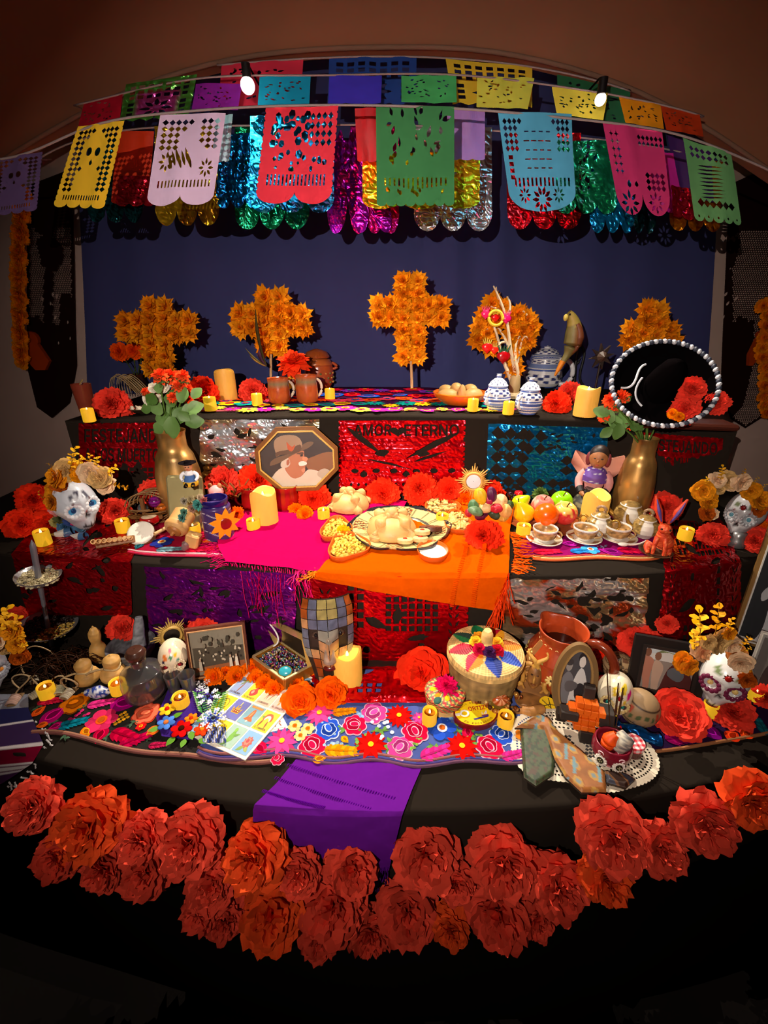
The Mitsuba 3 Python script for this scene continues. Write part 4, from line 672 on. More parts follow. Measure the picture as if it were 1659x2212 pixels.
pillar(722, 1386, 783, 1492, 'f', 'large bright candle at the front before the mosaic mask', 5.3, .12, 1.25)

# ---------------------------------------------------------------- top platform
CLAY = (172, 78, 40)
def handle(cx, cz, R, hw, hh, r, col, side=1, n=14):   # ear handle in the xz plane at x = side * R
    t = np.linspace(-np.pi / 2, np.pi / 2, n); return tube(np.stack([side * (R * .96 + hw * np.cos(t)), 0 * t, cz + hh * np.sin(t)], 1), r, 8)
def mug(x0, y0, x1, y1, tier, label, side=1, hcol=(225, 205, 180), col=CLAY, band=(120, 110, 85), rot=25):
    p, w, h = bb(x0, y0, x1, y1, tier); R = w / 2; pr = [(.01, 0), (.8, 0), (.95, .08), (1, .3), (.97, .6), (.9, .78), (.96, .98), (.93, 1), (.84, .96), (.86, .5), (.8, .1), (.01, .08)]
    M = tr(p) @ rz(yaw(p) + rot * side)
    thing('clay_mug', label, 'mug', [('body', B().add(lathe([(r * R, z * h) for r, z in pr], 30), lambda v: np.where(((v[:, 2:] > h * .72) & (v[:, 2:] < h * .86)), band, col), sm=45).ply('gloss')), ('handle', B().add(handle(0, h * .5, R, R * .55, h * .32, R * .13, hcol, side), hcol).ply('gloss'))], M, None)
mug(581, 814, 628, 873, 't', 'brown clay mug with a white handle, left of the pair on the top platform')
mug(641, 808, 688, 872, 't', 'brown clay mug with a white handle, right of the pair on the top platform')
def basicpot(kind, label, cat, box, tier, prof, col, bs='gloss', extra=None, n=36, sm=40, names='body', M0=None, group=None):
    p, w, h = bb(*box, tier); R = w / 2; parts = [(names, B().add(lathe([(r * R, z * h) for r, z in prof], n), col, sm=sm).ply(bs))]
    if extra: parts += extra(R, h)
    return thing(kind, label, cat, parts, tr(p) @ rz(yaw(p)) @ (np.eye(4) if M0 is None else M0), group)
def potlid(R, h):
    out = [('lid', B().add(lathe([(R * .93, h * .60), (R * .98, h * .63), (R * .8, h * .74), (R * .4, h * .80), (.01, h * .81)], 30), (180, 92, 45), sm=40).ply('gloss')), ('lid', B().add(lathe([(R * .75, h * .79), (R * .8, h * .82), (R * .62, h * .93), (R * .3, h * .98), (.01, h)], 30), (165, 80, 38), sm=40).ply('gloss'))]
    d = B()
    for r in range(3):
        for k in range(18): a = 2 * math.pi * (k + r % 2 * .5) / 18; d.add(ell(R * .07, R * .07, h * .025, 5), (205, 150, 70) if (k + r) % 2 else (90, 110, 60), tr(R * .985 * math.cos(a), R * .985 * math.sin(a), h * (.2 + .11 * r)))
    return out + [('painted_dots', d.ply('gloss')), ('handle', B().add(tube(curve([(R * .9, 0, h * .5), (R * 1.22, 0, h * .56), (R * .92, 0, h * .66)], 10), R * .09, 7), CLAY).ply('gloss'))]
basicpot('lidded_clay_pot', 'round clay pot with two stacked lids behind the mugs', 'pot', (655, 752, 722, 846), 't', [(.01, 0), (.7, 0), (.95, .2), (1, .4), (.95, .58), (.9, .62)], CLAY, extra=potlid)
def sunpet(R, h):
    d = B()
    for k in range(9): d.add(flat(leafp(R * .62, R * .16, 0, 0, k * 40)), (240, 175, 20), tr(0, -R * 1.02, h * .5) @ rx(90))
    return [('painted_sunflower', d.add(ell(R * .25, R * .06, R * .25, 8), (120, 40, 15), tr(0, -R * 1.0, h * .5)).ply('gloss'), 'yellow painted sunflower')]
basicpot('painted_mug', 'dark blue mug with a painted yellow sunflower between the clay mugs', 'mug', (606, 786, 664, 858), 't', [(.01, 0), (.9, 0), (1, .1), (.97, .95), (1, 1), (.9, 1), (.88, .2), (.01, .15)], (38, 34, 62), extra=sunpet)
basicpot('tumbler', 'reddish brown glazed tumbler at the far left end of the top platform', 'cup', (171, 828, 209, 892), 't', [(.01, 0), (.8, 0), (1, 1), (.93, 1), (.75, .1), (.01, .08)], (135, 58, 42), extra=lambda R, h: [('dried_stems', B().add(tube(curve([(0, 0, .3 * h), (-R * .2, 0, h * .9), (R * .3, -R * .3, h * 1.15)], 8), .002, 4), (190, 160, 90)).add(tube(curve([(0, 0, .3 * h), (R * .4, 0, h * .8), (R * .9, -R * .1, h * 1.0)], 8), .002, 4), (170, 140, 80)).ply('matte'))])
# dry twigs and garlic
p, m, v = at(262, 850, 't'); tw = B()
for k in range(9): tw.add(tube(curve([p + np.array([-.05 + .012 * k, .0, .0]), p + np.array([-.02 + .01 * k, -.01, .07 + .006 * (k % 3)]), p + np.array([.09 + .006 * k, -.03 + .004 * k, .0])], 12), .0022, 5), jit((185, 155, 110)))
thing('twig_bundle', 'arched bundle of dry twigs behind the garlic dish on the top platform', 'twigs', tw.ply('matte'))
p, w, h = bb(280, 876, 340, 895, 't'); thing('shallow_dish', 'small dark dish holding garlic heads at left on the top platform', 'dish', B().add(lathe([(.01, 0), (w * .3, 0), (w * .5, h * .9), (w * .48, h), (w * .3, h * .3), (.01, h * .3)], 28), (62, 50, 38), sm=40).ply('gloss'), tr(p))
for k, (dx, dy) in enumerate(((-.3, -.05), (.02, -.2), (.3, 0), (-.05, .22))):
    d = B().add(lathe([(.001, 0), (.6, .05), (1, .5), (.75, 1), (.25, 1.3), (.15, 1.8), (.001, 1.85)], 16), lambda v: np.array((222, 205, 178)) * (1 - .12 * np.abs(np.sin(np.arctan2(v[:, 1:2], v[:, 0:1]) * 4))))
    thing('garlic_head', ('left', 'front', 'right', 'back')[k] + ' garlic head of four in the dark dish on the top platform', 'garlic', d.ply('satin'), tr(p + [dx * w, dy * w, h * .5]) @ ry(40 * (k - 1.5)) @ rx(30) @ sc(.013, .013, .014), group='garlic in the dark dish')
def pomvase(poms, box, tier, label, vlabel, col, Y, vcol, stemcol=(70, 85, 45)):
    base, w, h = bb(*box, tier); R = w / 2; thing('flower_vase', vlabel, 'vase', B().add(lathe([(.01, 0), (R * .7, 0), (R, h * .35), (R * .75, h * .8), (R * .85, h), (R * .75, h), (.01, h * .3)], 24), vcol, sm=40).ply('gloss'), tr(base))
    for k, (x, y, r) in enumerate(poms):
        q = np.array([base[0] + (x - (box[0] + box[2]) / 2) * mpp(base), base[1] + .01 * (k % 2), 0]); q = ony(x, y, base[1] + .012 * (k % 2) - .01); Rm = r * mpp(q)
        thing('pompon_dahlia', label[k], 'flower', [('head', {**bloomply('pompon', col, k % 3), 'to_world': m4(tr(q) @ align((.0, -1, .35)) @ sc(Rm * 1.05))}), ('stem', B().add(tube(curve([q, (q + base) / 2 + [.004, 0, .03], base + [R * .4 * math.sin(k * 2), R * .4 * math.cos(k * 2), h * .5]], 10), .0022, 5), stemcol).ply('matte'), 'thin green stem')], group='orange pompon dahlias')
ORD = (246, 82, 18)
pomvase([(258, 760, 21), (280, 727, 19), (288, 757, 19), (312, 746, 19)], (278, 806, 318, 846), 't', ['orange pompon dahlia, leftmost of the left four', 'orange pompon dahlia, topmost of the left four', 'orange pompon dahlia, lowest middle of the left four', 'orange pompon dahlia, rightmost of the left four'], 'small dark brown vase holding four orange dahlias at left', ORD, 1.9, (72, 36, 24))
pomvase([(575, 722, 18), (609, 711, 21), (642, 727, 17)], (566, 778, 606, 834), 't', ['orange pompon dahlia, left of the three before the second cross', 'orange pompon dahlia, middle and largest of the three before the second cross', 'orange pompon dahlia, right of the three before the second cross'], 'dark vase holding three orange dahlias behind the clay mugs', ORD, 1.9, (40, 30, 40))
d = B(); q0 = ony(575, 790, 1.86)
for x1, y1, c, r in ((552, 668, (55, 48, 30), .007), (540, 768, (150, 115, 60), .004), (530, 752, (90, 80, 50), .004), (560, 752, (60, 40, 55), .009)): d.add(tube(curve([q0, (q0 + ony(x1, y1, 1.86)) / 2 + [-.01, 0, 0], ony(x1, y1, 1.86)], 10), np.r_[np.linspace(.004, r, 7), r * .7, r * .4, .001], 6), c)
thing('dried_stems', 'dark dried stems and seed spike beside the three dahlias', 'dried stems', d.ply('matte'))

# bread rolls
def dough(v): n_ = fbm3(v, 30, 2)[:, None]; return np.array((190, 148, 90)) * (1 + .22 * n_)
def pan_de_muerto(R, h):                       # round sweet loaf with knobbed bone strips, as one body and its strips
    v, f = ell(R, R, h, 20); v[:, 2] = np.maximum(v[:, 2], -h * .12); v = v * (1 + .05 * fbm3(v / R, 2.2, 2)[:, None]); out = [('loaf', B().add((v, f), dough).ply('satin'))]
    for k in range(4):
        a = k * math.pi / 2 + .5; b = B(); pts = []; rr = []
        for t in np.linspace(.12, 1.0, 14): th = t * math.pi / 2 * .98; pts.append([R * 1.0 * math.sin(th) * math.cos(a), R * 1.0 * math.sin(th) * math.sin(a), h * 1.02 * math.cos(th)]); rr.append(R * (.15 + .10 * math.cos(t * 13)))
        b.add(tube(pts, np.array(rr), 10), dough); b.add(ell(rr[0], None, None, 8), dough, tr(pts[0])); b.add(ell(rr[-1] * .95, None, None, 8), dough, tr(pts[-1])); out.append(('bone_strip', b.ply('satin')))
    out.append(('knob', B().add(ell(R * .25, R * .25, R * .24, 10), dough, tr(0, 0, h * 1.08)).ply('satin'))); return out
p, w, h = bb(934, 838, 1051, 882, 't'); thing('clay_bowl', 'shallow orange clay bowl of bread at right of centre on the top platform', 'bowl', B().add(lathe([(.01, 0), (w * .28, 0), (w * .32, .006), (w * .46, h * .6), (w * .5, h * .95), (w * .48, h), (w * .42, h * .7), (w * .2, h * .35), (.01, h * .3)], 40), (196, 96, 28), sm=40).ply('gloss'), tr(p))
for k, (dx, dy, dz, a, b, c, l) in enumerate([(-.24, -.12, .5, .2, .13, .12, 'front left'), (.22, -.1, .5, .2, .14, .13, 'front right'), (0, .12, .62, .2, .14, .13, 'back'), (-.08, -.02, .98, .13, .11, .11, 'topmost'), (.2, .1, .8, .15, .12, .11, 'upper right'), (-.25, .1, .75, .14, .12, .11, 'upper left'), (.0, -.18, .72, .07, .06, .16, 'narrow front')]):
    vv, ff = ell(a * w, b * w, c * w, 12); vv = vv * (1 + .08 * fbm3(vv / w, 6)[:, None]); thing('bread_roll', f'pale sugared bread roll, {l} one in the clay bowl on the top platform', 'bread', B().add((vv, ff), dough).ply('satin'), tr(p + [dx * w, dy * w, h * dz + .012]) @ rz(30 * k), group='bread rolls in the top bowl')

# blue and white pottery
BW, BB = (222, 222, 226), (70, 92, 158)
def talavera(R, h, zs):
    def col(v):
        z = v[:, 2] / h; a = np.arctan2(v[:, 1], v[:, 0]); c = np.tile(np.array(BW, float), (len(v), 1))
        for z0, z1, k in zs:
            m_ = (z >= z0) & (z < z1); c[m_] = BB if k == 0 else (120, 138, 185) if k == 1 else BW
            if k == 2: mm = m_ & (np.sin(a * 9) * np.sin((z - z0) / (z1 - z0) * 9.4) > .1); c[mm] = (52, 60, 110)
        return c
    return col
def fine(prof, n): p_ = np.array(prof, float); s = np.r_[0, np.cumsum(np.linalg.norm(np.diff(p_, axis=0), axis=1))]; t = np.linspace(0, s[-1], n); return np.stack([np.interp(t, s, p_[:, 0]), np.interp(t, s, p_[:, 1])], 1)
ZB = [(0, .05, 0), (.10, .14, 0), (.16, .22, 1), (.26, .33, 0), (.36, .4, 0), (.42, .60, 2), (.62, .66, 0), (.7, .74, 0)]
def sugar(box, label, side):
    def ex(R, h): return [('lid', B().add(lathe(fine([(R * .68, h * .66), (R * .74, h * .69), (R * .7, h * .71), (R * .55, h * .8), (R * .3, h * .88), (R * .14, h * .9), (R * .2, h * .95), (R * .12, h * .99), (.01, h)], 40), 36), talavera(R, h, [(.66, .7, 1), (.72, .86, 2), (.9, .95, 0)]), sm=50).ply('gloss')), ('handle', B().add(handle(0, h * .36, R, R * .38, h * .2, R * .11, BB, side), (38, 44, 82)).ply('gloss'), 'dark blue handle'), ('handle', B().add(handle(0, h * .36, R, R * .3, h * .18, R * .11, BB, -side), BW).ply('gloss'))]
    p, w, h = bb(*box, 't'); R = w / 2 * .86; parts = [('body', B().add(lathe(fine([(.01, 0), (.6 * R, 0), (.62 * R, .04 * h), (.9 * R, .16 * h), (R, .32 * h), (.94 * R, .48 * h), (.72 * R, .6 * h), (.7 * R, .67 * h)], 70), 56), talavera(R, h, ZB), sm=50).ply('gloss'))] + ex(R, h)
    thing('sugar_bowl', label, 'sugar bowl', parts, tr(p) @ rz(yaw(p) + 55 * side))
sugar((1038, 806, 1104, 890), 'blue and white banded lidded sugar bowl, the left of the two', 1)
sugar((1106, 814, 1172, 899), 'blue and white banded lidded sugar bowl, the right of the two', 1)
p, w, h = bb(1130, 744, 1212, 842, 't'); R = w / 2 * .92
parts = [('body', B().add(lathe(fine([(.01, 0), (.7 * R, 0), (.95 * R, .12 * h), (R, .28 * h), (.92 * R, .45 * h), (.78 * R, .58 * h), (.74 * R, .7 * h), (.80 * R, .74 * h)], 80), 60), talavera(R, h, [(0, .04, 0), (.12, .34, 2), (.42, .46, 0), (.48, .58, 1), (.59, .68, 2), (.70, .72, 0)]), sm=50).ply('gloss')),
    ('lid', B().add(lathe(fine([(.80 * R, .74 * h), (.82 * R, .77 * h), (.66 * R, .8 * h), (.58 * R, .88 * h), (.34 * R, .93 * h), (.16 * R, .94 * h), (.2 * R, .975 * h), (.05 * R, .985 * h), (.03 * R, 1.0 * h), (.001, h)], 50), 44), talavera(R, h, [(.74, .77, 0), (.78, .8, 1), (.81, .92, 2)]), sm=50).ply('gloss')),
    ('spout', B().add(tube(curve([(-R * .8, 0, .25 * h), (-R * 1.25, 0, .42 * h), (-R * 1.4, 0, .68 * h)], 14), np.linspace(R * .3, R * .13, 14), 12), lambda v: np.where(np.sin(v[:, 2:] * 260) > .75, (80, 100, 165), BW)).ply('gloss')),
    ('handle', B().add(tube(curve([(R * .72, 0, .66 * h), (R * 1.3, 0, .62 * h), (R * 1.5, 0, .36 * h), (R * 1.2, 0, .1 * h), (R * .9, 0, .1 * h)], 24), R * .13, 9), BW).ply('gloss'))]
thing('teapot', 'tall blue and white banded teapot with a big white handle', 'teapot', parts, tr(p) @ rz(yaw(p) - 8))

# tin heart tree: twisted white branches bearing hearts
p, m, v = at(1108, 858, 't'); tree = B(); Yt = p[1]
for pts, r in (([(1108, 850), (1100, 810), (1088, 780), (1075, 730), (1060, 690)], .011), ([(1108, 850), (1112, 800), (1104, 760), (1096, 700), (1085, 660), (1066, 618)], .010), ([(1108, 850), (1118, 800), (1116, 740), (1140, 690), (1130, 672)], .009), ([(1112, 800), (1122, 760), (1132, 728), (1148, 745)], .007), ([(1096, 700), (1080, 672), (1060, 662)], .007), ([(1104, 760), (1085, 720), (1070, 705), (1052, 712)], .007), ([(1092, 690), (1102, 660), (1095, 640)], .007), ([(1100, 740), (1080, 742), (1085, 780)], .006), ([(1085, 660), (1075, 640), (1072, 620)], .006)):
    q = curve([ony(x, y, Yt + .012 * math.sin(x * .3 + y)) for x, y in pts], 22); tree.add(tube(q, np.linspace(r, r * .35, 22), 7), lambda v: np.array((228, 208, 170)) * (1 + .25 * fbm3(v, 60)[:, None]))
parts = [('branches', tree.ply('satin'))]
def hrt(x, y, s, c, crown, dY):
    q = ony(x, y, Yt - dY); S = s * mpp(q); hv = prism(heart(S).buffer(-S * .05), S * .3); b = B().add(trimesh.Trimesh(np.c_[hv.vertices[:, 0], S * .15 - hv.vertices[:, 2], hv.vertices[:, 1]], hv.faces), c, tr(q), sm=40)
    b.add(ell(S * .72, S * .26, S * .72, 10), np.array(c) * 1.1, tr(q + [0, -S * .05, S * .1])); parts.append(('tin_heart', b.ply('gloss'), 'shiny red tin heart'))
    cr_ = B(); [cr_.add(lathe([(S * .14, 0), (S * .1, S * .5), (.001, S * rng.uniform(.8, 1.1))], 6), crown, tr(q + [(-.45 + .22 * k) * S, 0, S * .65]) @ ry(-25 + 12 * k)) for k in range(5)]; parts.append(('crown', cr_.ply('satin')))
hrt(1087, 772, 16, (165, 12, 22), (38, 88, 58), .05); hrt(1052, 752, 13, (225, 25, 25), (185, 165, 60), .035); hrt(1068, 757, 10, (235, 40, 20), (180, 150, 60), .03); hrt(1070, 687, 10, (200, 20, 20), (230, 190, 50), .04); hrt(1049, 680, 11, (215, 30, 90), (225, 60, 110), .03); hrt(1094, 690, 11, (215, 22, 100), (220, 40, 120), .03)
parts.append(('wreath', B().add(tube(curve([ony(1071 + 15 * math.cos(a), 687 + 16 * math.sin(a), Yt - .045) for a in np.linspace(0, 6.283, 18)], 30), .006, 6), (238, 205, 60)).ply('satin'), 'yellow ring'))
parts.append(('base', B().add(lathe([(.001, 0), (.05, 0), (.048, .012), (.015, .03), (.001, .03)], 20), (200, 180, 140), tr(p), sm=40).ply('satin')))
thing('heart_tree', 'twisted cream branch sculpture hung with red tin hearts', 'sculpture', parts)
p, w, h = bb(1094, 808, 1118, 856, 't', True); thing('wooden_mask', 'narrow pale driftwood figure with a carved frowning face between the sugar bowls', 'figurine', B().add(lathe([(.001, 0), (w * .4, 0), (w * .5, h * .5), (w * .42, h * .9), (.001, h)], 16), lambda v: np.where((np.abs(v[:, 2:] / h - .6) < .04) & (np.abs(np.abs(v[:, :1]) - w * .12) < w * .09), (60, 40, 25), (178, 150, 105))).ply('satin'), tr(p + [0, -.02, 0]))
# parrot on a dark figure
def stack(pts, r, col, sides=12, n=24): return tube(curve(pts, n), np.interp(np.linspace(0, 1, n), np.linspace(0, 1, len(r)), r), sides)
Yp = 1.9; u = mpp(ony(1235, 740, Yp)); g = lambda x, y, d=0: ony(x, y, Yp + d)
body = B().add(stack([g(1228, 676), g(1236, 688), g(1240, 712), g(1236, 745), g(1220, 775), g(1212, 788)], np.array([7, 13, 19, 19, 8, 5]) * u, None), lambda v: np.where(v[:, 2:] > g(0, 704)[2], (150, 130, 62), np.where(v[:, :1] > g(1238, 720)[0], (118, 74, 40), (112, 104, 62))))
thing('parrot_figure', 'carved green and brown parrot with a hanging tail on a dark stand', 'figurine', [('body', body.ply('satin')), ('tail', B().add(stack([g(1216, 780), g(1208, 795), g(1198, 812)], np.array([7, 5, 2]) * u, None), (205, 120, 30)).ply('satin'), 'orange tail'), ('wing', B().add(stack([g(1246, 700, -.02), g(1252, 730, -.025), g(1240, 760, -.02)], np.array([5, 9, 3]) * u, None), (105, 58, 35)).ply('satin')), ('beak', B().add(ell(5 * u, 4 * u, 7 * u, 8), (215, 190, 90), tr(g(1222, 686, -.015))).ply('gloss')), ('eye', B().add(ell(2 * u), (20, 15, 10), tr(g(1231, 679, -.035))).ply('gloss'))])
p, m, v = at(1243, 836, 't'); st = B()
for pts, r in (([(1240, 834), (1243, 790), (1250, 740)], .008), ([(1232, 774), (1246, 786), (1254, 772)], .005), ([(1250, 742), (1262, 760), (1254, 800), (1262, 834)], .006), ([(1226, 834), (1262, 834)], .006)): st.add(tube(curve([ony(x, y, p[1]) for x, y in pts], 12), r, 7), (34, 34, 36))
thing('iron_stand', 'dark iron stand below the carved parrot', 'stand', st.ply('satin'))
p = ony(1299, 770, 1.72); u = mpp(p); S = B(); sp = prism(starp(8, 27 * u, 11 * u, a0=.2), .012); S.add(trimesh.Trimesh(np.c_[sp.vertices[:, 0], .006 - sp.vertices[:, 2], sp.vertices[:, 1]], sp.faces), (48, 38, 34), tr(p), sm=False); S.add(lathe([(11 * u, 0), (.001, .02)], 8), (70, 56, 48), tr(p + [0, -.006, 0]) @ rx(90), sm=False); S.add(tube([p + [0, 0, -10 * u], [p[0], p[1], ZT + .004]], .004, 6), (40, 32, 30)); S.add(lathe([(.001, 0), (.03, 0), (.001, .012)], 14), (40, 32, 30), tr(p[0], p[1], ZT + .004))
thing('star_ornament', 'dark metal eight pointed star on a thin stem left of the sombrero', 'ornament', S.ply('satin'))
p, w, h = bb(388, 800, 428, 838, 't', True); thing('dark_bird_figure', 'small dark blue bird figure behind the left bouquet on the top platform', 'figurine', B().add(stack([(-w * .5, 0, h * .3), (-w * .1, 0, h * .35), (w * .3, 0, h * .6), (w * .45, 0, h * .95)], np.array([.1, .22, .16, .1]) * w, None), (30, 32, 62)).add(ell(w * .2, w * .15, h * .4, 8), (26, 28, 52), tr(0, 0, h * .3)).ply('satin'), tr(p))
# sombrero leaning toward the viewer
c0 = ony(1424, 840, 1.36); u = mpp(c0); Rw, Rh = 101 * u, 84 * u; Ms = tr(c0) @ rz(yaw(c0) * .6) @ ry(4) @ rx(52) @ sc(1, Rh / Rw * 1.18, 1)
BLK = (16, 14, 15)
brim = lathe([(Rw * .36, 0), (Rw * .7, -.006), (Rw * .92, .012), (Rw, .034), (Rw * .99, .03), (Rw * .7, -.012), (Rw * .36, -.006)], 64)
crown = lathe([(Rw * .37, -.004), (Rw * .31, .06), (Rw * .22, .115), (Rw * .1, .135), (.001, .138)], 40)
rope = B(); ang = np.linspace(0, 2 * np.pi, 73)[:-1]
for k, a in enumerate(ang): rope.add(ell(.0085, .0065, .0075, 6), (215, 218, 225) if k % 2 else (60, 66, 80), tr(Rw * math.cos(a), Rw * math.sin(a), .036) @ rz(math.degrees(a) + 40))
sw = B().add(tube(curve([(-Rw * .75, -Rw * .1, .006), (-Rw * .55, -Rw * .05, .02), (-Rw * .5, Rw * .2, .03), (-Rw * .38, Rw * .42, .03)], 24), .0035, 6), (215, 215, 220)).add(tube(curve([(-Rw * .3, -Rw * .5, .01), (-Rw * .45, -Rw * .35, .02), (-Rw * .42, Rw * .05, .04)], 24), .003, 6), (205, 205, 212))
thing('sombrero', 'wide black sombrero with a silver rope edge at the right of the top platform', 'hat', [('brim', B().add(brim, BLK, sm=50).ply('matte')), ('crown', B().add(crown, BLK, sm=50).ply('matte')), ('rope_edge', rope.ply('satin'), 'black and silver rope edging'), ('embroidery', sw.ply('satin'), 'silver swirl')], Ms)
p, m, v = at(1450, 925, 't'); thing('folded_cloth', 'folded dark patterned cloth under the sombrero brim', 'cloth', B().add(bx(.34, .10, .018, .006), lambda v: np.where(np.sin(v[:, :1] * 60 + np.sin(v[:, 1:2] * 80)) > .3, (40, 70, 82), (78, 42, 34)), sm=30).ply('cloth'), tr(p + [.02, .03, .009]) @ rz(-10))
# lace panels and garlands on the back wall at both sides
def lace(side, label):
    pts = [(58, 470), (62, 400), (140, 370), (158, 420), (162, 700), (165, 790), (150, 870), (112, 903), (80, 880), (60, 800), (58, 700)] if side < 0 else [(1572, 470), (1572, 400), (1640, 370), (1680, 420), (1672, 700), (1668, 800), (1650, 900), (1610, 925), (1578, 905), (1556, 840), (1562, 700)]
    Yw = 2.27; q = [ony(x, y, Yw) for x, y in pts]; poly = Polygon([(a[0], a[2]) for a in q]).buffer(.03).buffer(-.03).buffer(-.0); x0, z0, x1, z1 = poly.bounds; holes = []; mask = []
    cx = (x0 + x1) / 2; zs = lambda y: ony(1572 if side > 0 else 100, y, Yw)[2]; xs = lambda x: ony(x, 650, Yw)[0]
    L = (lambda x: x) if side < 0 else (lambda x: 1659 - x + 18)
    P_ = lambda x, y: ony(L(x), y, Yw)[[0, 2]]
    solid = unary_union([Polygon([P_(*a) for a in s]) for s in ([(50, 695), (110, 700), (165, 720), (170, 800), (150, 880), (110, 910), (75, 880), (55, 800)], [(80, 520), (102, 505), (132, 530), (134, 560), (118, 585), (92, 572)], [(66, 455), (70, 420), (110, 410), (128, 470), (110, 510), (80, 500)], [(97, 585), (112, 585), (110, 700), (96, 700)], [(65, 690), (82, 684), (88, 720), (60, 740)], [(132, 640), (150, 634), (160, 720), (130, 720)])])
    s = .0105
    for i in range(int((x1 - x0) / s) + 2):
        for j in range(int((z1 - z0) / s) + 2):
            c = np.array([x0 + (i + .5 * (j % 2)) * s, z0 + j * s * .8]); 
            holes.append(ngon(4, s * .46, c[0], c[1]))
    holes = [h_ for h_ in holes if poly.buffer(-.008).contains(h_) and not solid.intersects(h_)]
    for x, y in ((108, 660), (118, 690), (122, 645), (90, 650), (145, 700), (150, 735), (125, 745), (112, 640)): holes.append(leafp(.022, .006, *P_(x, y), 70))
    poly2 = poly.difference(unary_union(holes)); v_, f_ = tri2(poly2)
    thing('lace_hanging', label, 'lace hanging', B().add((np.c_[v_[:, 0], np.full(len(v_), Yw), v_[:, 1]], f_), (38, 22, 18)).ply('matte'))
lace(-1, 'dark brown lace hanging on the wall at the left of the blue cloth'); lace(1, 'dark brown lace hanging on the wall at the right of the blue cloth')
for pts, lab in (([(50, 420), (45, 470), (42, 520), (40, 560), (40, 600), (42, 640), (42, 680), (43, 720), (44, 750), (48, 782)], 'orange marigold garland hanging left of the left lace'), ([(1648, 660), (1652, 720), (1646, 760), (1655, 800), (1650, 860), (1658, 890)], 'orange garland hanging over the right lace')):
    q = curve([ony(x, y, 2.2) for x, y in pts], 26 if pts[0][0] < 100 else 12); parts = [('string', B().add(tube(q, .003, 5), (120, 60, 20)).ply('matte'))]
    for k, a in enumerate(q): parts.append(('marigold', {**bloomply('marigold', [(240, 132, 14), (246, 145, 18), (232, 118, 12)][k % 3], k % 3), 'to_world': m4(tr(a) @ align((rng.uniform(-.3, .3), -1, rng.uniform(-.4, .3))) @ sc(.034))}))
    thing('marigold_garland', lab, 'garland', parts)
for x0, y0, x1, y1, l in ((62, 720, 88, 800, 'rust orange dancing figure cut-out on the left lace'), (1612, 710, 1659, 790, 'rust orange mask figure on the right lace')):
    a, c = ony(x0, y1, 2.24), ony(x1, y0, 2.24); w, h = c[0] - a[0], c[2] - a[2]; pl_ = unary_union([ngon(12, w * .3, w * .5, h * .85), Polygon([(w * .3, h * .75), (w * .7, h * .75), (w, h * .25), (w * .7, 0), (w * .3, 0), (0, h * .3)])]); ff = prism(pl_, .02)
    thing('cutout_figure', l, 'figure', B().add(trimesh.Trimesh(np.c_[ff.vertices[:, 0], .02 - ff.vertices[:, 2], ff.vertices[:, 1]], ff.faces), (170, 62, 20), tr(a), sm=30).ply('matte'))
# ---------------------------------------------------------------- middle platform
def sm(a, b, x): t = np.clip((x - a) / (b - a), 0, 1); return t * t * (3 - 2 * t)
def skull_mesh():
    v, f = ell(1, 1, 1, 30); x, y, z = v.T; p = v * [.80, .98, .92]; fr = sm(.15, .8, -y); lo = sm(.05, -.75, z)
    p[:, 0] *= 1 - .30 * lo; p[:, 1] *= 1 - .12 * lo * (y > 0) ; p[:, 2] -= .18 * sm(-.35, -.95, z); p[:, 1] += .16 * lo * sm(0, .8, y) * -1
    for s in (-1, 1):
        g = np.exp(-(((x - s * .36) / .20) ** 2 + ((z + .02) / .19) ** 2)) * fr; p[:, 1] += .30 * g; g = np.exp(-(((x - s * .58) / .17) ** 2 + ((z + .36) / .12) ** 2)) * fr; p[:, 1] -= .10 * g; p[:, 0] += s * .07 * g
        g = np.exp(-(((x - s * .36) / .25) ** 2 + ((z - .25) / .07) ** 2)) * fr; p[:, 1] -= .06 * g
    g = np.exp(-((x / .11) ** 2 + ((z + .34) / .12) ** 2)) * fr; p[:, 1] += .20 * g
    g = np.exp(-((x / .4) ** 2 + ((z + .72) / .13) ** 2)) * fr; p[:, 1] -= .10 * g
    return p, f, v
